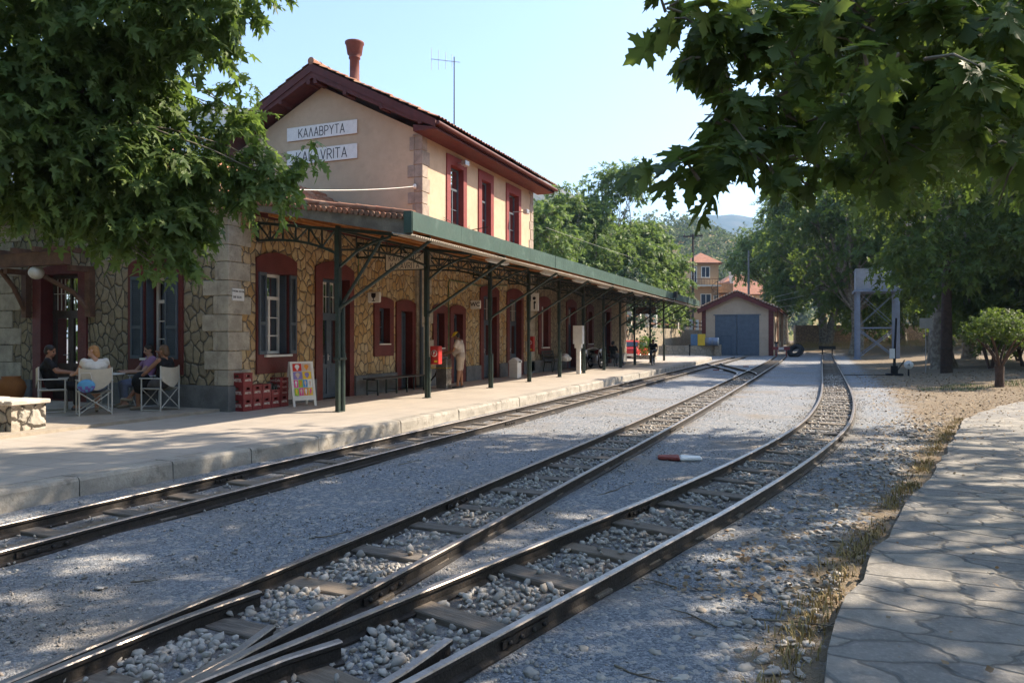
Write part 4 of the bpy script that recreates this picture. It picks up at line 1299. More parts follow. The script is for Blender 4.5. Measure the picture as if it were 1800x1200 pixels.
STAR, LOBED, TUFT = leaf_star(), leaf_lobed(), leaf_tuft()

def leaf_cloud(clumps, size, rng, droop=.5, spray=9, sag=.35, shell=.55, tl=1.):
    """clumps: (center, (rx,ry,rz), number). Leaves sit in sprays along short twigs. Returns positions, forward, normal, size and twig lines"""
    Ps, Fs, Ns, Ss, TW = [], [], [], [], []
    for c, rad, n in clumps:
        c = np.array(c[:]); rad = np.array(rad)
        k = max(1, int(n / spray))
        d = rng.normal(size=(k, 3)); d /= np.linalg.norm(d, axis=1)[:, None]
        r = (shell + (1 - shell) * rng.uniform(0, 1, k)) * rng.uniform(.75, 1.15, k)
        base = c + d * rad * r[:, None]
        tw = d * np.array([1, 1, .35]) + rng.normal(0, .5, (k, 3)) + np.array([0, 0, -sag])
        tw /= np.linalg.norm(tw, axis=1)[:, None]
        L = size * tl * rng.uniform(1.6, 3.4, k)
        for i in range(spray):
            t = (i + .5) / spray
            p = base + tw * (L * t)[:, None] + np.array([0, 0, -1]) * (L * t * t * .35)[:, None]
            side = rng.normal(size=(k, 3)); side -= tw * (side * tw).sum(1)[:, None]; side /= np.linalg.norm(side, axis=1)[:, None] + 1e-6
            f = tw * .55 + side * .85 + np.array([0, 0, -droop])
            f /= np.linalg.norm(f, axis=1)[:, None]
            nn = np.array([0, 0, 1.]) + rng.normal(0, .45, (k, 3)) + d * .35
            nn -= f * (nn * f).sum(1)[:, None]; nn /= np.linalg.norm(nn, axis=1)[:, None] + 1e-6
            Ps.append(p + f * size * .1); Fs.append(f); Ns.append(nn); Ss.append(size * rng.uniform(.5, 1.3, k))
        TW.append((base, tw, L))
    return np.concatenate(Ps), np.concatenate(Fs), np.concatenate(Ns), np.concatenate(Ss), TW
def leaf_mesh(name, cloud, tmpl, mat, parent, rng, keep=None):
    P, Fw, Nn, S, _ = cloud
    if keep is not None: P, Fw, Nn, S = P[keep], Fw[keep], Nn[keep], S[keep]
    bv, bf = tmpl; n = len(P); nv = len(bv)
    X = np.cross(Fw, Nn)
    curl = rng.uniform(.3, 2.2, n)[:, None]
    asp = rng.uniform(.62, 1.12, n)[:, None, None]
    V = (P[:, None, :] + (bv[None, :, 0, None] * asp * X[:, None, :] + bv[None, :, 1, None] * Fw[:, None, :]) * S[:, None, None]
         + (bv[None, :, 2] * curl)[:, :, None] * Nn[:, None, :] * S[:, None, None])
    F = (bf[None] + (np.arange(n) * nv)[:, None, None]).reshape(-1, 3)
    off = np.array(wloc(parent)[:])
    tint = np.clip(rng.beta(2.0, 2.4, n), 0, 1)
    return mesh_np(name, V.reshape(-1, 3) - off, F, mat, parent, attrs={"tint": np.repeat(tint, nv)})
def limb(mb, p, q, r0, r1, rng, n=7, bend=.12, sides=8):
    p, q = np.array(p[:]), np.array(q[:]); L = np.linalg.norm(q - p)
    w1, w2 = rng.normal(0, bend * L, (2, 3))
    pts = []; rs = []
    for i in range(n + 1):
        t = i / n
        pts.append(Vector(p * (1 - t) + q * t + w1 * math.sin(math.pi * t) * .6 + w2 * math.sin(2 * math.pi * t) * .3 + np.array([0, 0, L * .10]) * math.sin(math.pi * t)))
        rs.append(r0 * (1 - t) + r1 * t)
    mb.tube(pts, rs, sides, smooth=True)
    return pts
def make_tree(label, base, trunk, r, clumps, size, tmpl, mat, seed, group=None, droop=.5, spray=9, sag=.35, lean=(0, 0), twigs=0, cat="tree", name="plane_tree", limbs=True, shell=.55, extra=None, tl=1., rmax=9.):
    """trunk = height where it forks; clumps are (Vector centre, radii, leaves) in yard coordinates"""
    rng = np.random.default_rng(seed)
    base = Vector(base)
    root = empty(name, label, cat, base, group=group)
    mb = MB()
    top = base + Vector((lean[0], lean[1], trunk))
    n = 8; pts = []; rs = []
    for i in range(n + 1):
        t = i / n
        pts.append(base.lerp(top, t) + Vector((math.sin(t * 3 + seed) * r * .35, math.cos(t * 2.5 + seed) * r * .3, 0)) - Vector((0, 0, .15 * (i == 0))))
        rs.append(r * (1.45 if i == 0 else 1.12 - .35 * t))
    mb.tube(pts, rs, 12, smooth=True)
    if extra:
        for q, rr in extra: limb(mb, base - Vector((0, 0, .1)) + Vector((rr, .1, 0)), q, rr * 1.2, rr * .6, rng, 8, .05, 10)
    if limbs:
        for ci, (c, rad, k) in enumerate(clumps):
            if limbs is not True and ci % limbs: continue
            c = Vector(c)
            st_ = pts[-1] if (c - top).length < 12 else pts[-2]
            rr = min(rmax, max(.03, min(r * .45, .02 * (c - st_).length + .03)))
            ps = limb(mb, st_, c, rr, rr * .25, rng, 8)
            for s in range(3):
                q = c + Vector(rng.normal(0, .5, 3) * np.array(rad)); limb(mb, ps[5], q, rr * .4, .008, rng, 4, .1, 5)
    cloud = leaf_cloud(clumps, size, rng, droop, spray, sag, shell, tl)
    if twigs:
        tot = 0
        for b, tw, L in cloud[4]:
            for i in range(len(b)):
                if rng.uniform() < twigs:
                    p = Vector(b[i]); d = Vector(tw[i]) * L[i]
                    mb.tube([p - d * .35, p + d * .4, p + d + Vector((0, 0, -.3 * L[i]))], [.012 * size / .2, .008 * size / .2, .003], 4, caps=False)
    mb.build("trunk", m_bark, root, uvs=False)
    leaf_mesh("crown", cloud, tmpl, mat, root, rng)
    return root
def shade_ball(root): pass
def C(x, y, Z, r, n, flat=.8, deep=1.2):
    """a clump seen at photograph position x, y, Z metres ahead; r metres in radius"""
    return (pt(x, y, Z), (r, r * deep, r * flat), n)

# --- the plane tree over the cafe (its trunk stands left of the view)
LEFT = 1.3
cl = [C(40, 60, 8.8, 1.0, 1500), C(180, 20, 8.6, .9, 1300), C(300, 5, 8.4, .7, 800), C(345, 45, 8.3, .36, 250), C(410, 0, 8.2, .34, 150), C(350, 78, 8.3, .16, 50),
      C(60, 190, 8.6, 1.0, 1600), C(180, 150, 8.9, .85, 1300), C(240, 100, 8.9, .42, 330), C(262, 150, 8.9, .25, 110), C(60, 280, 8.7, .85, 1250), C(190, 270, 8.8, .8, 1150), C(270, 220, 9.0, .48, 420),
      C(310, 300, 9.0, .52, 480), C(405, 195, 9.4, .24, 100), C(425, 150, 9.4, .18, 60), C(420, 240, 9.4, .32, 150), C(470, 285, 9.5, .34, 170), C(530, 273, 9.5, .16, 42), C(380, 300, 9.3, .40, 260), C(460, 335, 9.4, .34, 170), C(500, 325, 9.4, .22, 70),
      C(80, 345, 8.9, .5, 500), C(190, 352, 9.0, .55, 600), C(275, 385, 9.0, .48, 430), C(330, 375, 9.1, .35, 230), C(240, 405, 9.0, .3, 170), C(305, 435, 8.9, .22, 85), C(300, 470, 8.8, .13, 30),
      C(-120, 100, 8.8, 1.3, 1500), C(-140, 250, 8.8, 1.1, 1100), C(120, -110, 8.6, 1.2, 1500), C(300, -110, 8.4, .9, 900), C(-100, -120, 8.6, 1.3, 1200), C(420, -80, 8.2, .5, 300)]
cl = [(c, (r[0] * .96, r[1], r[2] * .9), int(n * LEFT)) for c, r, n in cl]
make_tree("big leafy plane tree spreading over the cafe corner from the left", fr(-8.6, 9.3, .22), 3.6, .34, cl, .145, LOBED, m_leaf, 21, spray=7, lean=(.2, .1), twigs=0, droop=.95, limbs=7, tl=.75, rmax=.022)

# --- the plane tree whose boughs hang over the right foreground (trunk right of the view)
cn_ = []
def K(X, Z, z, r, n, flat=.6): cn_.append((fr(X, Z, z), (r, r, r * flat), n))
rr_ = np.random.default_rng(5)
for X, Z, z, r, n in [(4.8, 9, 7.0, 1.4, 900), (6.2, 9, 8.2, 1.7, 1100), (9, 8.6, 8.6, 1.8, 1200), (12, 8.4, 8.9, 1.9, 1200), (15, 9, 9, 1.9, 1100), (18, 10, 9, 1.9, 900),
                      (3.0, 6.2, 6.2, 1.1, 550), (4.8, 6, 6.8, 1.5, 800), (7.6, 5.8, 7.4, 1.6, 900), (10.5, 5.6, 8.2, 1.7, 1000), (13.5, 6, 8.6, 1.7, 1000), (17, 6.5, 8.8, 1.8, 800),
                      (5.4, 12.4, 8.0, 1.3, 800), (6.8, 12.2, 8.6, 1.6, 1000), (9.6, 12, 8.9, 1.7, 1100), (12.6, 12, 9.2, 1.8, 1100), (16, 12.5, 9.2, 1.9, 1000), (19.5, 13, 9.4, 1.9, 800),
                      (7.6, 15, 9.0, 1.4, 650), (10.2, 15, 9.2, 1.6, 850), (13.6, 15.2, 9.4, 1.7, 900), (17, 15.6, 9.4, 1.8, 800),
                      (4.7, 11.8, 9.0, 1.2, 600), (3.7, 11.4, 8.4, 1.1, 520), (3.9, 12.3, 9.8, 1.3, 650), (5.6, 13.9, 9.8, 1.3, 650), (7, 3.4, 7.6, 1.5, 600), (10, 3, 8, 1.6, 700), (13.4, 3, 8.4, 1.6, 700)]:
    K(X, Z, z, r, int(n * 1.1))
for row, (py, x0) in enumerate(((15, 1440), (95, 1425), (170, 1470), (235, 1545))):
    for k in range(5):
        px = x0 + k * 105 + (row % 2) * 40; Z = 9.5 + (k * 37 + row * 53) % 50 / 10.
        cn_.append(C(px, py, Z, .072 * Z, 480, flat=.9, deep=1.4))
make_tree("tall plane tree reaching over the yard with its thick crown at upper right", fr(12.5, 8.8, .05), 5.0, .5, cn_, .21, LOBED, m_leaf, 33, spray=8, droop=.5, twigs=.03, limbs=8, rmax=.07)
# low hanging boughs with big leaves close to the camera
cb = [C(1180, 10, 4.6, .11, 14), C(1230, 40, 4.5, .16, 24), C(1300, 40, 4.6, .26, 40), C(1240, 100, 4.4, .08, 8), C(1400, 60, 4.8, .34, 46), C(1500, 40, 4.9, .38, 48), C(1640, 30, 4.6, .4, 50), C(1760, 60, 4.4, .34, 40),
      C(1290, 170, 4.5, .15, 20), C(1265, 215, 4.4, .10, 11), C(1320, 235, 4.6, .17, 24), C(1380, 190, 4.9, .30, 40), C(1330, 265, 4.4, .09, 8), C(1285, 262, 4.3, .12, 13), C(1245, 290, 4.2, .09, 9), C(1190, 300, 4.1, .06, 5), C(1225, 308, 4.1, .05, 4),
      C(1480, 180, 4.7, .36, 40), C(1580, 230, 4.8, .34, 36), C(1450, 270, 5.2, .30, 30), C(1690, 180, 4.6, .34, 34), C(1780, 260, 4.8, .3, 26), C(1530, 90, 3.6, .16, 9), C(1620, 120, 4.0, .24, 18)]
make_tree("low plane tree bough with big dark leaves hanging close in front at upper right", fr(6.4, 4.2, .05), 3.4, .16, [(c, r, int(n * 1.7)) for c, r, n in cb], .185, STAR, m_leaf_dark, 8, spray=5, droop=.75, sag=.15, twigs=.5, lean=(-.3, .3), shell=.2, limbs=40, tl=.42, rmax=.014)

# --- park trees beyond the right side of the yard
def crown_clumps(base, cx, cy, z0, z1, rad, k, n, seed, drop=0.):
    rng = np.random.default_rng(seed); out = []
    for i in range(k):
        t = rng.uniform(0, 1); a = i * 2.399 + rng.uniform(-.4, .4)
        prof = math.sin(math.pi * (t * .80 + .16)) ** .6
        rr = rad * prof * rng.uniform(.55, .92)
        s = rad * rng.uniform(.26, .42)
        out.append((Vector((base[0] + cx + math.cos(a) * rr, base[1] + cy + math.sin(a) * rr, z0 + (z1 - z0) * t + drop * math.cos(a))), (s, s, s * .78), int(n / k)))
    for i in range(3):
        out.append((Vector((base[0] + cx, base[1] + cy, z0 + (z1 - z0) * (.3 + .3 * i))), (rad * .45, rad * .45, rad * .35), int(n / k)))
    return out
def park_tree(label, X, Z, trunk, r, z0, z1, rad, k, n, size, seed, mat=None, tmpl=LOBED, cx=0, cy=0, group="trees around the station yard", **kw):
    b = fr(X, Z, 0); b.z = gz(b.x, b.y) - .02
    return make_tree(label, b, trunk, r, crown_clumps(b, cx, cy, z0, z1, rad, k, int(n * 1.5), seed), size * 1.08, tmpl, mat or m_leaf_dark, seed, group=group, **kw)
park_tree("old plane tree with a thick pale trunk just behind the tarred pole", 22.2, 37.5, 3.4, .50, 2.5, 12.0, 4.2, 40, 14000, .30, 41, cx=2.6)
park_tree("tall plane tree close behind the thick-trunked one with a high wide crown", 26.0, 44.5, 5.5, .40, 10.0, 19.0, 5.4, 30, 8000, .32, 42)
park_tree("plane tree with a broad grey trunk behind the white lever post", 38.5, 66.0, 4.2, .80, 5.5, 17, 6.3, 26, 7000, .42, 43)
park_tree("plane tree with a whitish trunk beside the water tank leg", 31.5, 67, 4.0, .55, 4.2, 16, 6.0, 24, 6000, .40, 44)
park_tree("twin trunked dark tree beyond the two rail buffers", 36.5, 86, 5.0, .48, 6.2, 20.0, 7.6, 34, 11000, .46, 45, extra=[(fr(38.8, 86, 6.5), .5)])
park_tree("tall dense tree behind the twin trunked one to its right", 49.0, 92, 5.0, .5, 4.0, 22.0, 9.0, 30, 8000, .50, 46)
park_tree("bright leafy tree behind the shed roof with hills beyond", 40.5, 108, 6.0, .45, 7.5, 21.0, 6.6, 30, 8000, .50, 47, mat=m_leaf_far)
park_tree("tree crowding the right edge of the view behind the shrubs", 30.5, 42, 2.6, .35, 2.6, 13.5, 6.0, 26, 7500, .34, 48)
park_tree("tree at the far right edge above the clipped little tree", 25.0, 33.0, 3.0, .3, 3.0, 12.0, 4.4, 30, 9000, .28, 49)
park_tree("broad tree filling the gap behind the thick trunked plane tree", 44.0, 70, 4.5, .5, 4.0, 20.0, 9.0, 28, 7000, .5, 50)
park_tree("tree of the park edge far behind the shrub row", 60.0, 82, 4.5, .5, 3.0, 20.0, 10.0, 28, 7000, .55, 51)

# unseen trees added right of and behind the view to block sky light
for i, (x, y, h, rad) in enumerate([(16.5, -5, 12, 5), (19, 4, 12, 5), (24, 13, 12, 5.2), (26, 22, 11.5, 5), (27, 31, 12, 5.2), (28, 40, 12, 5.2), (29, 50, 13, 5.5), (2, -10, 12, 5.5), (-8, -9, 12, 5.5), (9, -11, 12, 5), (-17, -3, 12, 5.5), (-20, 5, 12, 5), (-12.5, -3, 12.5, 5)]):
    b = Vector((x, y, gz(x, y) - .02 if x > 0 else .0))
    lb = ["added shade tree %s" % s for s in ("nearest behind the path on the right", "second along behind the path on the right", "third along behind the path on the right", "fourth along behind the path on the right", "fifth along behind the path on the right", "sixth along behind the path on the right", "seventh along behind the path on the right")] + ["added shade tree behind the viewpoint in the middle", "added shade tree behind the viewpoint near the platform", "added shade tree behind the viewpoint near the path", "added tree shading the cafe terrace from behind the view", "added shade tree at the outer end of the cafe terrace", "added shade tree between the viewpoint and the outer end of the terrace"]
    make_tree(lb[i], b, 3.2, .32, crown_clumps(b, 0, 0, 2.4, h, rad, 24, 9000 if x < -10 else 4200, 400 + i), .42, LOBED, m_leaf_dark, 400 + i, group="unseen trees added to shade the yard", limbs=4)

bb_ = fr(23.5, 29.5, 0); bb_.z = gz(bb_.x, bb_.y)
hb = [(fr(X, Z, z), (r, r, r * .8), n) for X, Z, z, r, n in [(15.2, 30.2, 9.4, 1.3, 700), (16.0, 30.6, 7.6, 1.2, 650), (16.6, 30.0, 5.6, 1.0, 520), (17.6, 30.4, 8.6, 1.4, 800), (18.2, 30.6, 6.4, 1.2, 650), (19.0, 30.2, 4.6, .9, 420), (19.6, 30.4, 8.0, 1.4, 800), (20.6, 30.0, 6.2, 1.3, 650), (14.6, 30.8, 8.2, .9, 380), (21.5, 30, 8.6, 1.4, 600), (15.6, 30.4, 4.7, .6, 200)]]
make_tree("plane tree off to the right whose boughs droop before the tarred pole and its lamp", bb_, 4.5, .35, hb, .26, LOBED, m_leaf_dark, 71, spray=8, droop=.6, limbs=3, rmax=.06, group="trees around the station yard")

bb_ = fr(30.5, 48.5, 0); bb_.z = gz(bb_.x, bb_.y)
hb = [(fr(X, Z, z), (r, r, r * .85), int(n * 1.5)) for X, Z, z, r, n in [(26.4, 48, 6.2, 1.4, 500), (27.6, 47.6, 4.3, 1.3, 480), (28.6, 48.2, 7.6, 1.8, 650), (29.8, 47.5, 5.0, 1.6, 600), (30.4, 48, 3.2, 1.1, 400), (32, 48.4, 7.2, 1.9, 700), (33, 47.6, 4.2, 1.6, 600), (26.8, 48.6, 8.8, 1.7, 600), (30.2, 48, 9.6, 2, 700), (34.5, 48, 6, 2, 700), (28.4, 47.4, 2.9, .8, 260)]]
make_tree("dark tree with boughs to the ground just right of the water tank", bb_, 4.0, .4, hb, .30, LOBED, m_leaf_dark, 73, spray=8, droop=.6, limbs=3, rmax=.06, group="trees around the station yard")

# --- big sunlit trees behind the station and its far end
def lit_tree(label, px, py_top, Z, half, z0, n, seed, size=.50, k=34, **kw):
    top = pt(px, py_top, Z); b = Vector((top.x, top.y, -.02))
    cl = crown_clumps(b, 0, 0, z0, top.z - half * .3, half, k, n, seed)
    return make_tree(label, b, max(2.5, z0), .45, cl, size, LOBED, m_leaf_far, seed, group="tall sunlit trees behind the station", droop=.45, limbs=3, rmax=.07, **kw)
lit_tree("tallest sunlit plane tree with a pointed top behind the canopy", 1085, 272, 72, 4.6, 4, 11000, 61, .42)
lit_tree("round sunlit plane tree rising just right of the tall middle block", 1000, 318, 70, 3.8, 4, 7000, 62, .42)
lit_tree("sunlit tree sloping down towards the shed and the orange house", 1140, 372, 74, 3.2, 3, 8000, 63, .42)
lit_tree("low sunlit tree tucked behind the air conditioner corner", 952, 345, 60, 2.6, 3.5, 4500, 64, .38)
lit_tree("sunlit tree overhanging the stone retaining wall", 1188, 445, 78, 1.5, 4.2, 2400, 65, .42)
lit_tree("bushy tree between the two tallest sunlit ones", 1045, 385, 66, 3.6, 3, 6000, 66, .40)
lit_tree("lower leafy tree filling the gap under the sloping sunlit one", 1120, 440, 70, 3.0, 3, 6000, 67, .40)
# conifer
b = pt(1106, 600, 58); b.z = 0
rng = np.random.default_rng(77); cf = []
for k in range(26):
    z = 2.2 + 5.2 * k / 26; rad = (7.8 - z) * .26; a = k * 2.4
    cf.append((Vector((b.x + math.cos(a) * rad, b.y + math.sin(a) * rad, z)), (.55, .55, .16), 70))
m_conifer = leaf_mat("conifer_needles", [(.03, .06, .035), (.05, .09, .05), (.08, .12, .07)], (.06, .12, .05))
make_tree("small dark conifer in front of the sunlit plane trees", b, 6.5, .12, cf, .30, TUFT, m_conifer, 78, name="conifer", droop=.2)

# --- shrubs and hedge-like growth on the right
def shrub(label, X, Z, h, rad, n, seed, stems=5, size=.12, mat=None, z0=None, group="shrubs under the park trees", name="shrub"):
    rng = np.random.default_rng(seed)
    b = fr(X, Z, 0); b.z = gz(b.x, b.y) - .02
    root = empty(name, label, "shrub", b, group=group)
    z0 = z0 if z0 is not None else h * .4
    for s in range(stems):
        mb = MB(); a = s * 2.399
        q = b + Vector((math.cos(a) * rad * .55, math.sin(a) * rad * .55, h * .72))
        limb(mb, b + Vector((math.cos(a) * .06, math.sin(a) * .06, 0)), q, .055, .02, rng, 6, .05, 6)
        mb.build("stem", m_shrubstem, root, uvs=False)
    cl = []
    for i in range(9):
        a = i * 2.399; r_ = rad * (.0 if i == 0 else .55)
        cl.append((b + Vector((math.cos(a) * r_, math.sin(a) * r_, z0 + (h - z0) * (.35 + .4 * ((i * 7) % 9) / 9))), (rad * .55, rad * .55, (h - z0) * .38), int(n / 9)))
    leaf_mesh("crown", leaf_cloud(cl, size, rng, .4, 6, .1, .5), LOBED, mat or m_leaf_dark, root, rng)
    return root
m_shrubstem = M("reddish_shrub_stem", (.095, .06, .045), .85, .3, 6)
for i, (X, Z, h, rad, lb) in enumerate([(22.6, 34.5, 2.9, 1.3, "multi stemmed shrub right beside the tarred pole"), (25.2, 36, 2.7, 1.2, "second shrub along from the tarred pole with bare reddish stems"), (24.6, 32.0, 2.8, 1.2, "shrub behind the clipped little tree, on its left side"), (28.5, 38, 3.0, 1.5, "dark shrub at the right edge behind the clipped little tree"), (30.5, 44, 3.2, 1.7, "tall shrub closing the view far behind the clipped little tree")]):
    shrub(lb, X, Z, h, rad, 2200, 300 + i, size=.16)
# clipped small tree (round head on many stems over a short stump)
b = g0(1757, 682); 
rng = np.random.default_rng(91)
tp = empty("clipped_tree", "small clipped round-headed tree on several thin stems at the right edge", "tree", b)
mb = MB(); mb.tube([b - Vector((0, 0, .1)), b + Vector((0, 0, .35)), b + Vector((.0, .02, .75))], [.17, .13, .15], 10)
for s in range(6):
    a = s * 1.05; limb(mb, b + Vector((0, 0, .65)), b + Vector((math.cos(a) * .75, math.sin(a) * .75, 1.75)), .05, .03, rng, 6, .05, 6)
mb.build("trunk", m_shrubstem, tp, uvs=False)
cl = [(b + Vector((math.cos(i * 2.4) * .62, math.sin(i * 2.4) * .62, 1.95 + .12 * (i % 4))), (.55, .55, .42), 420) for i in range(9)] + [(b + Vector((0, 0, 2.3)), (.7, .7, .4), 600)]
leaf_mesh("crown", leaf_cloud(cl, .085, rng, .2, 6, 0, .6), LOBED, m_leaf_dark, tp, rng)

# --- wooded hillside beyond the houses: nobody could count it
def hillside():
    rng = np.random.default_rng(17); cl = []
    P = np.array([p[:] for p in HILL]); d = np.concatenate([[0], np.cumsum(np.linalg.norm(np.diff(P[:, :2], axis=0), axis=1))]); d /= d[-1]
    n = 520
    t = rng.uniform(0.12, .62, n); s = -rng.uniform(0, .92, n) ** .8
    cr = np.stack([np.interp(t, d, P[:, i]) for i in range(3)], -1)
    dr = cr[:, :2] / np.linalg.norm(cr[:, :2], axis=1)[:, None]
    pos = cr[:, :2] + dr * (s * 190)[:, None]; z = cr[:, 2] * (1 - np.abs(s) ** 1.15)
    for (x, y), zz in zip(pos, z):
        r = rng.uniform(2.2, 4.2)
        cl.append((Vector((x, y, zz + r * .9)), (r, r, r * rng.uniform(.8, 1.25)), 90))
    cloud = leaf_cloud(cl, 1.7, rng, .3, 3, .1, .75)
    P_, Fw, Nn, S, _ = cloud
    bv, bf = TUFT; k = len(P_); X = np.cross(Fw, Nn)
    V = P_[:, None] + (bv[None, :, 0, None] * X[:, None] + bv[None, :, 1, None] * Fw[:, None] + bv[None, :, 2, None] * Nn[:, None]) * S[:, None, None]
    o = mesh_np("hillside_forest", V.reshape(-1, 3), (bf[None] + (np.arange(k) * 7)[:, None, None]).reshape(-1, 3), m_leaf_hill, attrs={"tint": np.repeat(np.clip(rng.beta(2, 2, k), 0, 1), 7)})
    tag(o, "wooded hillside with dry clearings behind the orange house", "forest", kind="stuff")
hillside()

# ================================================================== SIGNS, THINGS ON THE PLATFORM
def text(body, size, loc, facing, mat, parent=None, name="lettering", shear=0., sx=1., align='CENTER', ext=.0015, bold=0.):
    """facing 'y': read from -Y; 'x': read from +X"""
    cu = bpy.data.curves.new(name, 'FONT'); cu.body = body; cu.size = size; cu.extrude = ext; cu.align_x = align; cu.align_y = 'CENTER'; cu.shear = shear; cu.offset = bold
    cu.space_character = 1.08
    o = bpy.data.objects.new(name, cu); COL.objects.link(o)
    dg = bpy.context.evaluated_depsgraph_get()
    me = bpy.data.meshes.new_from_object(o.evaluated_get(dg)); bpy.data.objects.remove(o); bpy.data.curves.remove(cu)
    rot = {'y': Matrix.Rotation(R(90), 4, 'X'), 'x': Matrix.Rotation(R(90), 4, 'Z') @ Matrix.Rotation(R(90), 4, 'X')}[facing] if isinstance(facing, str) else facing
    me.transform(rot @ Matrix.Scale(sx, 4, Vector((1, 0, 0))))
    off = wloc(parent) if parent else Vector((0, 0, 0))
    me.transform(Matrix.Translation(Vector(loc) - off))
    me.materials.clear(); me.materials.append(mat)
    o = bpy.data.objects.new(name, me)
    return link(o, parent)
# slim hand-painted capitals as strokes in a unit box
def arc_(cx, cy, rx, ry, a0, a1, n=8): return [(cx + rx * math.cos(R(a0 + (a1 - a0) * i / n)), cy + ry * math.sin(R(a0 + (a1 - a0) * i / n))) for i in range(n + 1)]
STROKES = {"K": [[(0, 0), (0, 1)], [(.58, 1), (.02, .42)], [(.18, .58), (.6, 0)]], "A": [[(0, 0), (.31, 1), (.62, 0)], [(.1, .32), (.52, .32)]], "\u039b": [[(0, 0), (.31, 1), (.62, 0)]],
    "B": [[(0, 0), (0, 1)], [(0, 1), (.28, 1)] + arc_(.28, .76, .24, .24, 90, -90) + [(0, .52)], [(.28, .52)] + arc_(.30, .26, .27, .26, 90, -90) + [(0, 0)]],
    "P": [[(0, 0), (0, 1)], [(0, 1), (.28, 1)] + arc_(.28, .73, .27, .27, 90, -90) + [(0, .46)]], "R": [[(0, 0), (0, 1)], [(0, 1), (.28, 1)] + arc_(.28, .73, .27, .27, 90, -90) + [(0, .46)], [(.26, .46), (.58, 0)]],
    "Y": [[(0, 1), (.3, .48), (.6, 1)], [(.3, .48), (.3, 0)]], "T": [[(0, 1), (.6, 1)], [(.3, 1), (.3, 0)]], "L": [[(0, 1), (0, 0), (.48, 0)]], "V": [[(0, 1), (.3, 0), (.6, 1)]], "I": [[(0, 0), (0, 1)]]}
STROKES.update({"\u039a": STROKES["K"], "\u0391": STROKES["A"], "\u0392": STROKES["B"], "\u03a1": STROKES["P"], "\u03a5": STROKES["Y"], "\u03a4": STROKES["T"]})
def painted(body, h, c, parent, sx=.9, wt=.10, gap=.24):
    """letters painted on a board that faces -Y, centred on c"""
    ws = [max(x for s in STROKES[ch] for x, _ in s) for ch in body]; tot = (sum(ws) + gap * (len(body) - 1)) * h * sx
    x = c[0] - tot / 2; mb = MB(); k = 0
    for ch, w in zip(body, ws):
        for s in STROKES[ch]:
            for p, q in zip(s[:-1], s[1:]):
                P, Q = Vector((x + p[0] * h * sx, 0, c[2] - h / 2 + p[1] * h)), Vector((x + q[0] * h * sx, 0, c[2] - h / 2 + q[1] * h))
                e = (Q - P).normalized() * wt * h * .3; n_ = Vector((-e.z, 0, e.x)).normalized() * wt * h / 2; k += 1
                y = c[1] - .0006 * (k % 5)
                mb.poly([Vector((v.x, y, v.z)) for v in (P - e - n_, Q + e - n_, Q + e + n_, P - e + n_)])
        x += (w + gap) * h * sx
    return mb.build("lettering", m_letter, parent, uvs=False)
def board_sign(label, x0, x1, y, z0, z1, lines, size, sx=.72, th=.03, group=None, mat=None, frame=None, bold=.0):
    s = empty("station_sign", label, "sign", ((x0 + x1) / 2, y, z0), group=group)
    mb = MB(); mb.box(x0, x1, y - th, y, z0, z1); mb.build("board", mat or m_whitesign, s, bevel=.003, uvs=False)
    if frame:
        mb = MB(); w = .022
        mb.box(x0 - w, x1 + w, y - th - .004, y + .004, z0 - w, z0 - .001); mb.box(x0 - w, x1 + w, y - th - .004, y + .004, z1 + .001, z1 + w)
        mb.box(x0 - w, x0 - .001, y - th - .004, y + .004, z0 - .001, z1 + .001); mb.box(x1 + .001, x1 + w, y - th - .004, y + .004, z0 - .001, z1 + .001)
        mb.build("border", frame, s, uvs=False)
    n = len(lines)
    for i, t in enumerate(lines):
        painted(t, size * .68, ((x0 + x1) / 2, y - th - .003, z1 - (z1 - z0) * (i + .5) / n), s, sx=sx)
    return s
board_sign("upper white name board on the apricot gable with the name in Greek capitals", -16.19, -13.43, YM0 - .02, 8.22, 8.66, ["ΚΑΛΑΒΡΥΤΑ"], .42, .86, group="name boards on the gable")
board_sign("lower white name board on the apricot gable with the name in Latin capitals", -16.19, -13.43, YM0 - .02, 7.43, 7.90, ["KALAVRITA"], .46, .95, group="name boards on the gable")
m_cream = M("cream_sign_paint", (.76, .70, .58), .5, .06, 5)
board_sign("hanging cream name board with Greek and Latin names below the canopy near the second post", -10.18, -9.07, 16.13, 3.46, 3.86, ["ΚΑΛΑΒΡΥΤΑ", "KALAVRITA"], .215, .86, mat=m_cream, frame=m_green, bold=.0)
board_sign("dark name board hanging below the far end of the canopy", -10.3, -9.1, 45.2, 3.2, 3.6, ["ΚΑΛΑΒΡΥΤΑ", "KALAVRITA"], .2, .86, mat=M("faded_board", (.16, .12, .1), .6), frame=m_green)
# altitude plate beside the corner quoins
s = empty("altitude_plate", "small white plate with two lines of black figures on the corner stones", "sign", (XF + .04, 11.82, 2.5))
mb = MB(); mb.box(XF + .034, XF + .05, 11.67, 12.0, 2.50, 2.75); mb.build("board", m_whitesign, s, uvs=False)
text("ΥΨΟΜ. ΕΙΣΟΔ.", .052, (XF + .053, 11.83, 2.69), 'x', m_letter, s, sx=.9, bold=.001)
text("ΧΘ 22.34", .062, (XF + .053, 11.80, 2.57), 'x', m_letter, s, sx=.9, bold=.001)
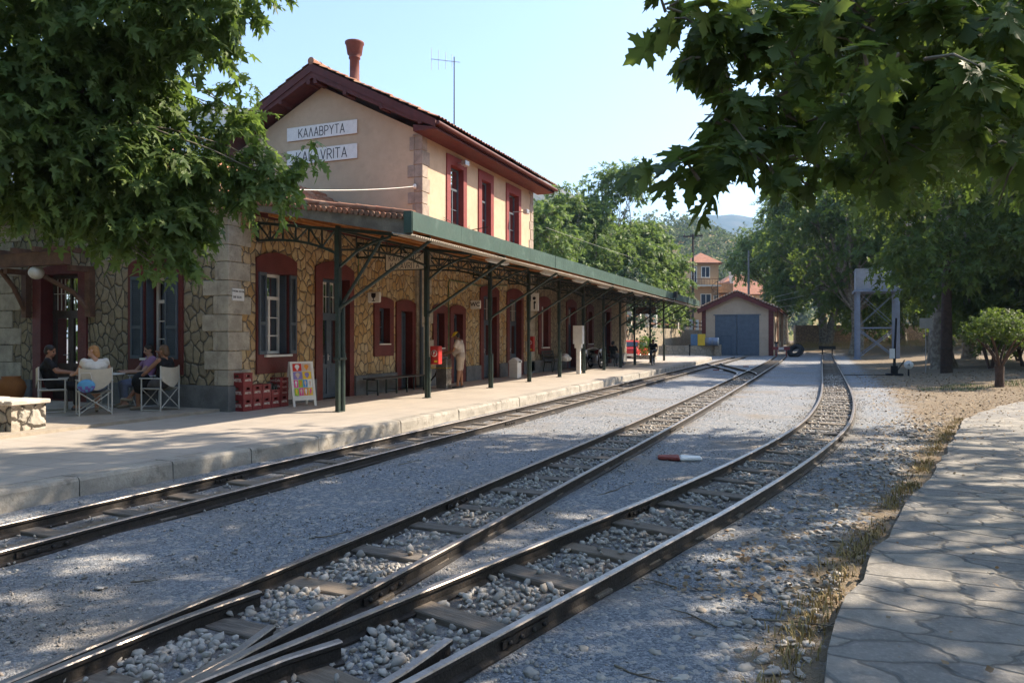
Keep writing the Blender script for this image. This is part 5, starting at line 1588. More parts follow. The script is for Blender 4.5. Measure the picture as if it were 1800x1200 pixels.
# projecting signs
def proj_sign(label, y, z0, z1, x1, body=None):
    s = empty("projecting_sign", label, "sign", (XF, y, z0))
    mb = MB(); mb.box(x1 - .40, x1, y - .04, y + .04, z0, z1); mb.build("board", m_whitesign, s, bevel=.03, uvs=False)
    mb = MB(); mb.bar((XF, y, z1 - .04), (x1 - .05, y, z1 - .04), .02); mb.build("arm", m_metal, s, uvs=False)
    return s
s = proj_sign("white projecting sign reading WC on the stone wall above the man in the cap", 22.9, 2.72, 3.02, -10.65)
text("WC", .20, (-10.85, 22.855, 2.87), 'y', m_letter, s, bold=.004)
s = proj_sign("white projecting sign with a black goblet between the first door and the small window", 16.55, 2.66, 2.95, -10.62)
mb = MB(); c = Vector((-10.82, 16.508, 2.81))
P = [(-.07, .10), (.07, .10), (.07, .02), (.045, -.02), (.012, -.035), (.012, -.09), (.05, -.105), (.05, -.115), (-.05, -.115), (-.05, -.105), (-.012, -.09), (-.012, -.035), (-.045, -.02), (-.07, .02)]
mb.prism([c + Vector((a, 0, b)) for a, b in P], (0, -.006, 0)); mb.build("goblet_pictogram", m_letter, s, uvs=False)
# platform clock / notice board near the fourth post
s = empty("notice_board", "white square board with dark figures hung beside the fourth canopy post", "sign", (-9.0, 24.0, 2.7))
mb = MB(); mb.box(-9.35, -8.92, 23.95, 24.0, 2.66, 3.28); mb.build("board", m_whitesign, s, uvs=False)
mb = MB()
for (a, b, r_) in ((-9.08, 3.10, .06), (-9.06, 2.96, .045)): mb.lathe([(r_, -.004), (r_, .0)], (a, 23.946, b), 14, ax='y')
mb.box(-9.10, -9.05, 23.943, 23.949, 2.72, 2.96); mb.box(-9.31, -9.2, 23.943, 23.949, 3.0, 3.2); mb.box(-9.31, -9.22, 23.943, 23.949, 2.74, 2.9)
mb.build("pictogram", m_letter, s, uvs=False)
mb = MB(); mb.bar((-9.3, 23.98, 3.28), (-9.3, 23.98, 3.95), .015); mb.bar((-8.97, 23.98, 3.28), (-8.97, 23.98, 3.95), .015); mb.build("hanger", m_green, s, uvs=False)
# fire boxes
def fire_box(label, x, y, z0, w, h):
    s = empty("fire_box", label, "fire box", (x, y, z0), group="red fire boxes on the platform")
    mb = MB(); mb.box(x - w / 2, x + w / 2, y - .2, y, z0, z0 + h); mb.build("cabinet", m_red, s, bevel=.01, uvs=False)
    mb = MB(); mb.lathe([(.085, -.003), (.085, .0)], (x, y - .2, z0 + h * .6), 20, ax='y'); mb.build("disc", m_white, s, uvs=False)
    mb = MB(); mb.lathe([(.07, -.003), (.07, .0)], (x, y - .203, z0 + h * .6), 20, ax='y'); mb.build("disc_field", m_red, s, uvs=False)
    text("F", .12, (x, y - .208, z0 + h * .6), 'y', m_white, s, bold=.003)
    mb = MB(); mb.box(x + .0, x + .09, y - .203, y - .199, z0 + .05, z0 + .1); mb.build("sticker", m_yellow, s, uvs=False)
fire_box("red fire box with a white ring on the second canopy post", -8.86, 16.46, 1.06, .24, .46)
fire_box("red fire box on the wall behind the fourth canopy post", -10.95, 28.6, 1.15, .28, .62)
# lamps
s = empty("globe_lamp", "white glass globe lamp hanging from the timber porch", "lamp", (-16.05, 11.0, 3.18))
mb = MB(); mb.ell((-16.05, 11.0, 3.18), (.16, .16, .15), 18, 12); mb.build("globe", M("opal_glass", (.62, .58, .5), .25, .03), s, uvs=False)
mb = MB(); mb.lathe([(.06, .13), (.06, .17), (.02, .19), (.015, .30)], (-16.05, 11.0, 3.18), 10); mb.build("cap", m_black, s, uvs=False)
def floodlight(label, loc, dirx=.25):
    x, y, z = loc
    s = empty("floodlight", label, "floodlight", loc)
    mb = MB(); mb.tube([(XF - .0, y, z + .02), (x, y, z)], .018, 6); mb.build("arm", m_metal, s, uvs=False)
    mb = MB(); mb.box(x - .02, x + .16, y - .14, y + .14, z - .1, z + .08); mb.build("housing", m_metal, s, bevel=.02, uvs=False)
floodlight("grey floodlight at the top corner of the first upper window", (-10.85, 21.95, 7.55))
floodlight("small white lamp on a curved arm in front of the third upper window", (-10.6, 26.9, 6.7))
s = empty("floodlight", "black floodlight on the canopy fascia far along the platform", "floodlight", (XE + .12, 38.6, 3.9))
mb = MB(); mb.box(XE + .08, XE + .24, 38.4, 38.8, 3.82, 4.12); mb.bar((XE + .16, 38.6, 3.62), (XE + .16, 38.6, 3.82), .04); mb.build("housing", m_black, s, bevel=.02, uvs=False)
for k, y in enumerate((17.6, 21.6, 24.8, 28.0, 31.2, 34.3)):
    lb = ["fluorescent lamp under the canopy just past the hanging name board", "fluorescent lamp under the canopy above the man in the cap", "fluorescent lamp under the canopy next to the white notice board", "fluorescent lamp under the canopy above the white post box", "fluorescent lamp under the canopy above the parked motorbike", "last fluorescent lamp under the canopy towards the bench"][k]
    s = empty("strip_light", lb, "lamp", (-7.7, y, 3.72), group="strip lights under the canopy")
    mb = MB(); mb.box(-7.78, -7.62, y - .6, y + .6, 3.70, 3.75); mb.build("batten", m_white, s, uvs=False)
    mb = MB(); mb.tube([(-7.73, y - .57, 3.685), (-7.73, y + .57, 3.685)], .014, 6); mb.tube([(-7.67, y - .57, 3.685), (-7.67, y + .57, 3.685)], .014, 6); mb.build("tube", m_white, s, uvs=False)
    mb = MB(); mb.bar((-7.7, y - .4, 3.75), (-7.7, y - .4, 3.92), .015); mb.bar((-7.7, y + .4, 3.75), (-7.7, y + .4, 3.92), .015); mb.build("hanger", m_green, s, uvs=False)
# air conditioner outside the upper corner
s = empty("air_conditioner", "white air conditioner unit on the upper wall by the far corner", "air conditioner", (-10.9, 28.4, 4.75))
mb = MB(); mb.box(-11.05, -10.72, 27.75, 28.65, 4.72, 5.32); mb.build("casing", m_white, s, bevel=.015, uvs=False)
mb = MB(); mb.lathe([(.23, 0), (.23, .012), (.20, .014), (.02, .014)], (-10.72, 28.3, 5.02), 22, ax='x'); mb.build("fan_grille", m_shutter, s, uvs=False)
mb = MB(); mb.bar((-11.1, 27.9, 4.70), (-10.7, 27.9, 4.70), .03); mb.bar((-11.1, 28.5, 4.70), (-10.7, 28.5, 4.70), .03); mb.build("bracket", m_metal, s, uvs=False)
# aerial
s = empty("television_aerial", "television aerial on a tall thin mast above the roof", "aerial", (-12.5, 24.5, 9.2))
mb = MB(); mb.tube([(-12.5, 24.5, 9.2), (-12.5, 24.5, 12.25)], [.028, .02], 7); mb.build("mast", m_rail, s, uvs=False)
mb = MB(); mb.bar((-13.3, 24.2, 12.18), (-12.3, 24.6, 12.05), .02)
for t, h in ((0, .55), (.25, .5), (.5, .42), (.72, .36)):
    p = Vector((-13.3, 24.2, 12.18)).lerp(Vector((-12.3, 24.6, 12.05)), t); mb.tube([p - Vector((0, 0, h * .75)), p + Vector((0, 0, h * .75))], .012, 5)
mb.build("antenna_rods", m_metal, s, uvs=False)
# wire from the near roof to the corner, bracket and cables between the upper windows
def wire(label, p, q, sag, r=.010, name="overhead_wire", mat=None, group=None):
    p, q = Vector(p), Vector(q); mb = MB(); n = 14
    mb.tube([p.lerp(q, i / n) - Vector((0, 0, sag * 4 * (i / n) * (1 - i / n))) for i in range(n + 1)], r, 5)
    o = mb.build(name, mat or m_metal, None, uvs=False)
    # origin at one end
    return tag(o, label, "wire", group)
wire("pale wire running from the leafy bough to an insulator on the corner quoins", pt(330, 322, 12.5), (-11.3, 19.5, 6.35), .12, .010, mat=m_white)
mb = MB(); mb.ell((-11.3, 19.5, 6.35), (.06, .06, .08)); mb.bar((-11.3, 19.6, 6.3), (-11.3, 19.5, 6.3), .03)
tag(mb.build("insulator", m_white, None, uvs=False), "white insulator on the quoins of the upper corner", "insulator")
s = empty("wire_bracket", "thin iron bracket with looping cables between the first two upper windows", "bracket", (XF, 22.7, 5.4))
mb = MB(); mb.bar((XF, 22.75, 5.42), (-10.3, 22.75, 5.5), .025); mb.build("arm", m_rail, s, uvs=False)
for k in range(3):
    mb = MB(); P = []
    for i in range(13):
        t = i / 12; P.append(Vector((XF + .05 + .25 * math.sin(t * 3.1), 20.9 + 1.9 * t, 5.6 - .06 * k - (.22 + .1 * k) * math.sin(t * 3.14))))
    mb.tube(P, .008, 5); mb.build("cable", m_black, s, uvs=False)
# little plant growing out of the roof edge
rng = np.random.default_rng(3)
b = Vector((-10.95, 20.4, 4.62))
s = empty("roof_weed", "weedy green plant growing on the canopy roof by the corner quoins", "plant", b)
MB().tube([b, b + Vector((0, 0, .3))], [.012, .006], 5).build("stem", m_shrubstem if "m_shrubstem" in globals() else m_brownwood, s, uvs=False)
_weed = (s, b)

# --- beer crates
def crate(w, d, h):
    root = empty("bottle_crate", "crate", "crate")
    mb = MB(); t = .018
    def side(f, L):
        # a wall with a hand hole
        a = L / 2; hw, z0, z1 = .05, h * .66, h * .84
        for q in ((-a, a, 0, z0), (-a, -hw, z0, z1), (hw, a, z0, z1), (-a, a, z1, h)): f(*q)
    side(lambda p, q, z0, z1: mb.box(p, q, -d / 2, -d / 2 + t, z0, z1), w); side(lambda p, q, z0, z1: mb.box(p, q, d / 2 - t, d / 2, z0, z1), w)
    side(lambda p, q, z0, z1: mb.box(w / 2 - t, w / 2, p, q, z0, z1), d - 2 * t); side(lambda p, q, z0, z1: mb.box(-w / 2, -w / 2 + t, p, q, z0, z1), d - 2 * t)
    mb.box(-w / 2 + t, w / 2 - t, -d / 2 + t, d / 2 - t, .004, .016)
    mb.box(-w / 2 - .004, w / 2 + .004, -d / 2 - .004, d / 2 + .004, h - .022, h - .003); mb.box(-w / 2 - .004, w / 2 + .004, -d / 2 - .004, d / 2 + .004, .002, .02)
    mb.box(-.02, .02, -d / 2 + t, d / 2 - t, .016, h * .5)
    mb.build("crate_body", m_crate, root, uvs=False)
    return root
m_crlet = M("cream_lettering", (.62, .56, .48), .6, .05)
CW, CD, CH = .36, .262, .262
cr0 = crate(CW, CD, CH)
text("AMSTEL", .085, (0, -CD / 2 - .002, CH * .42), 'y', m_crlet, cr0, sx=.85, bold=.002)
text("AMSTEL", .062, (CW / 2 + .002, 0, CH * .42), 'x', m_crlet, cr0, sx=.8, bold=.002)
cc0 = crate(CW, CD, .125)
text("Coca-Cola", .085, (0, -CD / 2 - .002, .065), 'y', m_crlet, cc0, sx=.85, shear=.25)
text("Coca-Cola", .04, (CW / 2 + .002, 0, .04), 'x', m_crlet, cc0, sx=.8, shear=.25)
xc = -11.0 + .0
first = {}
def put(src, y, z, label):
    if src.name not in first:
        first[src.name] = 1; o = src; o["label"] = label; o.location = (xc, y, z)
    else: o = clone(src, label, (xc, y, z))
    o["group"] = "red bottle crates stacked by the station corner"
    return o
pos = ["bottom", "middle", "top"]
for k in range(3): put(cr0, 11.86, .22 + k * CH, "dark red beer crate at the %s of the three-high stack beside the corner quoins" % pos[k])
for k in range(2): put(cr0, 12.14, .22 + k * CH, "dark red beer crate, %s of the pair next to the three-high stack" % ("lower", "upper")[k])
for k in range(2): put(cr0, 12.42, .22 + k * CH, "dark red beer crate, %s of the second two-high pair from the corner" % ("lower", "upper")[k])
put(cr0, 12.70, .22, "dark red beer crate under the bottle-filled shallow crate"); put(cr0, 12.98, .22, "dark red beer crate under three shallow crates beside the sandwich board")
put(cc0, 12.70, .22 + CH, "shallow red soft drink crate filled with dark bottles")
for k in range(3): put(cc0, 12.98, .22 + CH + k * .125, "shallow red soft drink crate, %s of three next to the sandwich board" % ("lowest", "middle one", "topmost")[k])
m_bottle = M("brown_bottle_glass", (.02, .022, .015), .1, .1, spec=.6)
b0 = None
for i in range(4):
    for j in range(3):
        x_, y_ = xc - .13 + i * .085, 12.70 - .085 + j * .085
        if b0 is None:
            mb = MB(); mb.lathe([(.028, 0), (.03, .01), (.03, .13), (.012, .18), (.012, .225), (.014, .228), (.014, .24)], (0, 0, 0), 10)
            b0 = mb.build("bottle", m_bottle, None, uvs=False); o = b0
        else: o = b0.copy(); COL.objects.link(o)
        o.location = (x_, y_, .22 + CH + .017)
        tag(o, "dark empty bottle standing in the shallow red crate", "bottle", "bottles in the shallow crate")
# --- sandwich board with ice-cream pictures
sb = empty("sandwich_board", "white folding ice cream board with rows of coloured pictures", "sandwich board")
def lean_board(s):
    T = lambda u, d, z: Vector((u, s * (-.24 + .21 * z / .98) + s * -d, z))
    return T
for s_ in (1, -1):
    T = lean_board(s_); mb = MB(T); w = .27
    mb.box(-w, -w + .05, -.012, .012, 0, .98); mb.box(w - .05, w, -.012, .012, 0, .98); mb.box(-w + .05, w - .05, -.012, .012, .13, .22); mb.box(-w + .05, w - .05, -.012, .012, .94, .98); mb.box(-w + .05, w - .05, -.008, .004, .22, .94)
    mb.build("panel", m_white, sb, uvs=False)
T = lean_board(1)
cols = {"red": (.62, .03, .02), "or": (.75, .28, .03), "ye": (.78, .52, .04), "bl": (.05, .28, .62), "pk": (.72, .08, .28), "gr": (.28, .48, .05), "vi": (.25, .2, .45), "sk": (.6, .45, .36), "wh": (.75, .73, .7)}
CM = {k: M("picture_" + k, c, .4, .05, 9) for k, c in cols.items()}
grid = [["red", "sk"], ["vi", "ye"], ["pk", "gr", "bl", "wh"], ["gr", "pk", "or", "ye"]]
shape = [["wh", "or"], ["sk", "vi"], ["wh", "or", "sk", "sk"], ["ye", "sk", "wh", "pk"]]
for r_, row in enumerate(grid):
    z1 = .935 - r_ * .178; z0 = z1 - .165; n = len(row)
    for c_, k in enumerate(row):
        a = -.215 + .43 * c_ / n; b_ = a + .43 / n - .012
        mb = MB(T); mb.box(a, b_, .0125, .015, z0, z1, 0)
        cxm, czm = (a + b_) / 2, (z0 + z1) / 2; ww = (b_ - a) * .28
        P = [(cxm - ww, .016, czm + .02), (cxm - ww * .6, .016, czm + .055), (cxm, .016, czm + .066), (cxm + ww * .6, .016, czm + .055), (cxm + ww, .016, czm + .02), (cxm + ww * .8, .016, czm), (cxm + .003, .016, z0 + .015), (cxm - .003, .016, z0 + .015), (cxm - ww * .8, .016, czm)]
        mb.add(P, [tuple(range(len(P)))], 1)
        mb.build("picture", [CM[k], CM[shape[r_][c_]]], sb, uvs=False)
sb.location = (-10.62, 13.28, .22); sb.rotation_euler = (0, 0, R(62))
# --- bench without back
def bench_flat(label, p, q):
    p, q = Vector(p), Vector(q); b = empty("bench", label, "bench", (p + q) / 2)
    d = (q - p).normalized(); s = Vector((d.y, -d.x, 0))
    mb = MB()
    for e in (-.14, 0, .14): mb.bar(p + s * e + Vector((0, 0, .43)), q + s * e + Vector((0, 0, .43)), .11, .035)
    mb.build("seat", m_brownwood2, b, uvs=False)
    for t in (.06, .40, .60, .94):
        mb = MB(); c = p.lerp(q, t)
        mb.bar(c - s * .17, c - s * .17 + Vector((0, 0, .41)), .035); mb.bar(c + s * .17, c + s * .17 + Vector((0, 0, .41)), .035); mb.bar(c - s * .19 + Vector((0, 0, .40)), c + s * .19 + Vector((0, 0, .40)), .035, .025); mb.bar(c - s * .17 + Vector((0, 0, .12)), c + s * .17 + Vector((0, 0, .12)), .02)
        mb.build("leg", m_green, b, uvs=False)
    return b
m_brownwood2 = M("dark_bench_wood", (.05, .045, .04), .6, .3, 6)
bench_flat("low dark backless bench against the wall below the first small window", (-10.72, 16.15, .22), (-10.55, 18.6, .22))
def bench_back(label, loc, rz, L=1.5):
    b = empty("bench", label, "bench")
    mb = MB()
    for e in (0, .13, .26): mb.box(-L / 2, L / 2, e - .05, e + .05, .43, .46)
    mb.build("seat", m_brownwood2, b, uvs=False)
    mb = MB()
    for z in (.6, .74, .87): mb.box(-L / 2, L / 2, .34 + (z - .6) * .2, .37 + (z - .6) * .2, z - .045, z + .045)
    mb.build("backrest", m_brownwood2, b, uvs=False)
    for x in (-L / 2 + .1, L / 2 - .1):
        mb = MB(); mb.tube([(x, -.06, 0), (x, -.02, .25), (x, -.05, .43)], .022, 6); mb.tube([(x, .36, 0), (x, .30, .43), (x, .42, .92)], .022, 6); mb.bar((x, -.05, .42), (x, .32, .42), .03)
        mb.tube([(x, -.05, .43), (x, -.05, .62), (x, .33, .64)], .018, 6)
        mb.build("leg", m_green, b, uvs=False)
    b.location = loc; b.rotation_euler = (0, 0, rz)
    return b
bench_back("dark slatted bench with a back against the wall below the window past the fire box", (-10.6, 30.7, .22), R(90))
bench_back("dark bench with the resting man on it near the end of the building", (-9.9, 37.3, .22), R(120), 1.6)
m_bag = M("white_bag", (.6, .6, .58), .6, .1)
mb = MB(); mb.ell((-10.35, 31.2, .84), (.2, .28, .18)); mb.ell((-10.3, 31.3, .78), (.22, .2, .14)); mb.box(-10.45, -10.2, 31.0, 31.4, .68, .76)
tag(mb.build("carrier_bag", m_bag, None, uvs=False), "pale bag lying on the slatted bench by the wall", "bag")
# --- white litter bin, white post box
s = empty("litter_bin", "white litter bin with a gabled top standing by the door", "bin", (-10.35, 25.3, .22))
mb = MB(); x, y = -10.35, 25.3
mb.box(x - .17, x + .17, y - .2, y + .2, .22, .78); mb.build("bin_body", m_whitesign, s, bevel=.01, uvs=False)
mb = MB(); mb.prism([(x - .185, y - .21, .782), (x + .185, y - .21, .782), (x + .185, y - .21, .86), (x, y - .21, .98), (x - .185, y - .21, .86)], (0, .42, 0)); mb.build("bin_top", m_whitesign, s, bevel=.006, uvs=False)
mb = MB(); mb.box(x + .186, x + .19, y - .12, y + .12, .80, .85); mb.build("bin_opening", m_black, s, uvs=False)
s = empty("telephone_post", "white box on a slim white post at the sunlit platform edge of the shade", "post box", (-9.03, 29.0, .22))
x, y = -9.03, 29.0
mb = MB(); mb.box(x - .08, x + .08, y - .07, y + .07, .22, 1.30); mb.build("post", m_whitesign, s, bevel=.006, uvs=False)
mb = MB(); mb.box(x - .145, x + .145, y - .11, y + .11, 1.29, 1.47); mb.build("neck", m_whitesign, s, bevel=.006, uvs=False)
mb = MB(); mb.box(x - .20, x + .20, y - .15, y + .15, 1.46, 2.22); mb.build("box", m_whitesign, s, bevel=.008, uvs=False)
# --- steel stand the man is working at
s = empty("steel_drinking_stand", "dented stainless steel stand in front of the man in the cap", "stand", (-10.22, 19.35, .22))
x, y = -10.22, 19.35
m_stain = M("dented_stainless", (.34, .33, .31), .3, .25, 5, .6, 12, metal=.8, dirt=(.15, .13, .1), dirt_amt=.3)
mb = MB()
prof = [(0, .17), (.25, .185), (.44, .175), (.47, .18), (.7, .185), (.88, .18)]
V = []; F = []
for z, w in prof:
    for a, c in ((-1, -1), (1, -1), (1, 1), (-1, 1)): V.append((x + a * w, y + c * w * .85, .22 + z))
for i in range(len(prof) - 1):
    for j in range(4): F.append((i * 4 + j, i * 4 + (j + 1) % 4, i * 4 + 4 + (j + 1) % 4, i * 4 + 4 + j))
F.append((20, 21, 22, 23))
mb.add(V, F); mb.build("cabinet", m_stain, s, bevel=.012, uvs=False)
mb = MB(); mb.box(x - .19, x + .19, y - .17, y + .17, .82, .835); mb.box(x - .40, x - .18, y - .172, y - .16, .815, .83); mb.build("strap", m_yellow, s, uvs=False)
mb = MB(); mb.tube([(x - .2, y - .05, .75), (x - .26, y - .05, .6), (x - .42, y - .1, .42), (x - .5, y - .12, .24)], .025, 7); mb.build("hose", m_black, s, uvs=False)
mb = MB(); mb.ell((x - .04, y - .05, 1.13), (.09, .07, .05)); mb.ell((x + .06, y + .02, 1.13), (.07, .06, .04), m=0); mb.build("bundle", M("foil_bundle", (.4, .4, .4), .35, .3, 12, metal=.3), s, uvs=False)

# --- planter wall at the left edge
s = empty("planter_wall", "low sunlit wall of pale rubble stone with a slab cap at the left edge", "low wall", (-12.4, 7.75, .22))
mb = MB(); mb.box(-16.1, -11.52, 7.5, 8.05, .2, .68); mb.build("stone_wall", m_lowstone, s)
mb = MB(); random.seed(4); xx = -16.2
while xx < -11.51:
    x2 = min(xx + random.uniform(.28, .45), -11.46); hh = random.uniform(-.008, .008)
    mb.box(xx + .006, x2 - .006, 7.45 + random.uniform(-.015, .015), 8.1, .68 + hh, .75 + hh); xx = x2
mb.build("coping", M("pale_slab", (.56, .50, .43), .85, .2, 5, .4, 40), s, bevel=.012, uvs=False)
# terracotta urn with an orange lid by the wall, and dark potted shrub by the porch
s = empty("clay_urn", "rounded orange-brown clay urn in the dark corner by the left quoins", "urn", (-16.9, 11.0, .275))
mb = MB(); mb.lathe([(.14, 0), (.24, .12), (.30, .32), (.26, .46), (.18, .54), (.2, .58), (.16, .58)], (-16.9, 11.0, .275), 18); mb.build("urn_body", M("orange_clay", (.33, .12, .03), .8, .15), s, uvs=False)
mb = MB(); mb.box(-18.3, -17.75, 9.5, 10.0, .275, 1.0); mb.box(-18.35, -17.7, 9.45, 10.05, 1.0, 1.05)
tag(mb.build("wooden_counter", m_brownwood2, None, bevel=.01, uvs=False), "dark wooden counter at the left edge of the cafe terrace", "counter")

# ================================================================== PEOPLE
m_skin = M("skin", (.42, .24, .16), .55, .06, 8)
m_skin_tan = M("tanned_skin", (.30, .15, .09), .55, .06, 8)
m_eye = M("dark_eye", (.02, .015, .012), .3, .05)
m_lip = M("lip", (.35, .10, .08), .5, .05)
def remeshed(name, mb, mats, parent, voxel, it=2, paint=None):
    """one continuous surface out of overlapping tapered limbs"""
    me = bpy.data.meshes.new(name); me.from_pydata([tuple(v) for v in mb.V], [], mb.F); me.update()
    o = bpy.data.objects.new(name, me); COL.objects.link(o)
    m1 = o.modifiers.new("r", 'REMESH'); m1.mode = 'VOXEL'; m1.voxel_size = voxel; m1.use_smooth_shade = True
    m2 = o.modifiers.new("s", 'SMOOTH'); m2.iterations = it; m2.factor = .5
    dg = bpy.context.evaluated_depsgraph_get()
    me2 = bpy.data.meshes.new_from_object(o.evaluated_get(dg)); bpy.data.objects.remove(o)
    me2.materials.clear()
    for m_ in mats: me2.materials.append(m_)
    me2.polygons.foreach_set("use_smooth", [True] * len(me2.polygons))
    if paint:
        mi = [0] * len(me2.polygons)
        for p in me2.polygons:
            c = p.center
            for q, r_, k in paint:
                if (c - q).length < r_: mi[p.index] = k
        me2.polygons.foreach_set("material_index", mi)
    me2.update(); me2.name = name
    o = bpy.data.objects.new(name, me2); link(o, parent)
    return o
def cap(mb, p, q, r0, r1, n=12):
    """tapered limb with rounded ends"""
    p, q = Vector(p), Vector(q); L = (q - p).length
    if L < 1e-5: mb.ell(p, (r0, r0, r0)); return
    d = (q - p) / L; pts = []; rs = []
    for i in range(4):
        a = math.pi / 2 * i / 4; pts.append(p - d * r0 * math.cos(a)); rs.append(max(r0 * math.sin(a), .001))
    for i in range(5): pts.append(p.lerp(q, i / 4)); rs.append(r0 + (r1 - r0) * i / 4)
    for i in range(1, 5):
        a = math.pi / 2 * i / 4; pts.append(q + d * r1 * math.sin(a)); rs.append(max(r1 * math.cos(a), .001))
    mb.tube(pts, rs, n)
def hand(mb, w, fwd, side, curl=.5, s=1.):
    """palm, four bent fingers, thumb; fwd = along the hand, side = towards the thumb"""
    w = Vector(w); f = Vector(fwd).normalized(); t = Vector(side); t = (t - f * t.dot(f)).normalized(); n = f.cross(t)
    for k in (-1.2, -.4, .4, 1.2): cap(mb, w + t * k * .017 * s, w + f * .085 * s + t * k * .022 * s, .017 * s, .014 * s, 8)
    for k, L in ((-1.5, .062), (-.5, .078), (.5, .082), (1.5, .074)):
        b = w + f * .09 * s + t * k * .021 * s; d1 = (f - n * curl * .8).normalized(); d2 = (f - n * curl * 2.2).normalized()
        cap(mb, b, b + d1 * L * .5 * s, .0095 * s, .0085 * s, 7); cap(mb, b + d1 * L * .5 * s, b + d1 * L * .5 * s + d2 * L * .5 * s, .0085 * s, .007 * s, 7)
    b = w + f * .02 * s + t * .03 * s; d = (f * .7 + t * .8 - n * .2).normalized()
    cap(mb, b, b + d * .045 * s, .013 * s, .011 * s, 7); cap(mb, b + d * .045 * s, b + d * .05 * s + (f - n * .3) * .03 * s, .0105 * s, .008 * s, 7)
def person(label, loc, rz, J, skin, tops, bottoms, hair, cap_mat=None, shoes=None, sleeve=.45, legs=.0, group=None, voxel=.0105, belly=0., hairlen=0., face=None):
    """J: joints in the person's own frame (facing +Y). tops/bottoms: materials"""
    root = empty("person", label, "person", loc, rz, group=group)
    J = {k: Vector(v) for k, v in J.items()}
    mb = MB()
    pel, ch, nk, hd = J['pelvis'], J['chest'], J['neck'], J['head']
    fd = Vector(face or (0, 1, 0)).normalized()                       # where the face looks
    up = (hd - nk).normalized(); rt = fd.cross(up).normalized(); fd = up.cross(rt)
    sl, sr = J['shl'], J['shr']
    hl, hr_ = J['hipl'], J['hipr']
    def torso(m_, g):
        cap(m_, hl + Vector((0, 0, .02)), hr_ + Vector((0, 0, .02)), .115 + g, .115 + g)
        cap(m_, pel, pel.lerp(ch, .5), .125 + g + belly * .3, .12 + g + belly * .3)
        if belly: m_.ell(pel.lerp(ch, .4) + Vector((0, .06, 0)), (.15 + g, .12 + belly + g, .16))
        cap(m_, pel.lerp(ch, .45), ch, .125 + g + belly * .2, .14 + g)
        cap(m_, sl.lerp(sr, .22) - Vector((0, 0, .10)), sl.lerp(sr, .78) - Vector((0, 0, .10)), .11 + g, .11 + g)
        cap(m_, sl.lerp(sr, .10) - Vector((0, 0, .015)), sl.lerp(sr, .90) - Vector((0, 0, .015)), .058 + g, .058 + g)
    torso(mb, -.012)
    cap(mb, ch + Vector((0, 0, .12)), nk, .07, .055); cap(mb, nk - up * .04, nk + up * .06, .056, .052)
    # head
    def H(a, b, c): return hd + rt * a + fd * b + up * c
    def hel(m_, a, b, c, ra, rb, rc):
        M_ = Matrix((rt, fd, up)).transposed(); k = len(m_.V); m_.ell((0, 0, 0), (ra, rb, rc), 16, 12)
        for i in range(k, len(m_.V)): m_.V[i] = tuple(H(a, b, c) + M_ @ Vector(m_.V[i]))
    hel(mb, 0, -.012, .03, .074, .093, .088); hel(mb, 0, .018, -.045, .056, .068, .066); hel(mb, 0, .055, -.085, .026, .026, .022)
    hel(mb, 0, .092, -.018, .013, .02, .022); hel(mb, 0, .078, .0, .011, .015, .03)
    for e in (-1, 1): hel(mb, e * .076, -.008, -.01, .012, .022, .033); hel(mb, e * .032, .062, -.025, .026, .022, .02)
    hel(mb, 0, .076, -.058, .026, .016, .011)
    # limbs
    for s, S in (('l', -1), ('r', 1)):
        sh, el, wr = J['sh' + s], J['el' + s], J['wr' + s]
        cap(mb, sh, el, .050, .040); cap(mb, el, wr, .039, .027)
        f = (wr - el).normalized(); hand(mb, wr + f * .012, J.get('hd' + s, f), J.get('th' + s, Vector((-S * .6, .2, .6))), .55)
        hp, kn, an, to = J['hip' + s], J['kn' + s], J['an' + s], J['to' + s]
        cap(mb, hp, kn, .088, .056); cap(mb, kn, kn.lerp(an, .35), .054, .055); cap(mb, kn.lerp(an, .3), an, .054, .036)
        cap(mb, an - (to - an).normalized() * .045 - Vector((0, 0, .035)), to, .034, .027); cap(mb, an, an - Vector((0, 0, .03)), .036, .036)
    paint = [(H(e * .032, .074, .004), .0145, 1) for e in (-1, 1)] + [(H(0, .09, -.060), .016, 2), (H(.012, .086, -.060), .012, 2), (H(-.012, .086, -.060), .012, 2)]
    remeshed("body", mb, [skin, m_eye, m_lip], root, voxel, 2, paint)
    mb = MB(); torso(mb, .006)
    for s in 'lr':
        sh, el = J['sh' + s], J['el' + s]
        if sleeve > 0: cap(mb, sh, sh.lerp(el, sleeve), .066, .060)
    remeshed("shirt", mb, [tops], root, .012, 3)
    mb = MB()
    cap(mb, hl + Vector((0, 0, .02)), hr_ + Vector((0, 0, .02)), .128, .128); cap(mb, pel, pel.lerp(ch, .28), .132 + belly * .4, .128 + belly * .4)
    for s in 'lr':
        hp, kn, an = J['hip' + s], J['kn' + s], J['an' + s]
        t = min(legs, 1.); cap(mb, hp, hp.lerp(kn, t), .102, .102 - .028 * t)
        if legs > 1: cap(mb, kn, kn.lerp(an, (legs - 1)), .072, .06)
    remeshed("trousers" if legs > 1 else "shorts", mb, [bottoms], root, .012, 3)
    mb = MB()
    hel(mb, 0, -.022, .042, .083, .096, .088); hel(mb, 0, -.045, .0, .078, .072, .085)
    if hairlen: hel(mb, 0, -.055, -.03 - hairlen * .5, .075, .055, .07 + hairlen * .5)
    remeshed("hair", mb, [hair], root, .011, 2)
    if cap_mat:
        mb = MB(); hel(mb, 0, -.008, .062, .090, .106, .075); 
        for a in (-.05, -.025, 0, .025, .05): cap(mb, H(a, .07, .062), H(a * .9, .165 - abs(a) * .6, .045), .009, .007, 8)
        remeshed("cap", mb, [cap_mat], root, .010, 2)
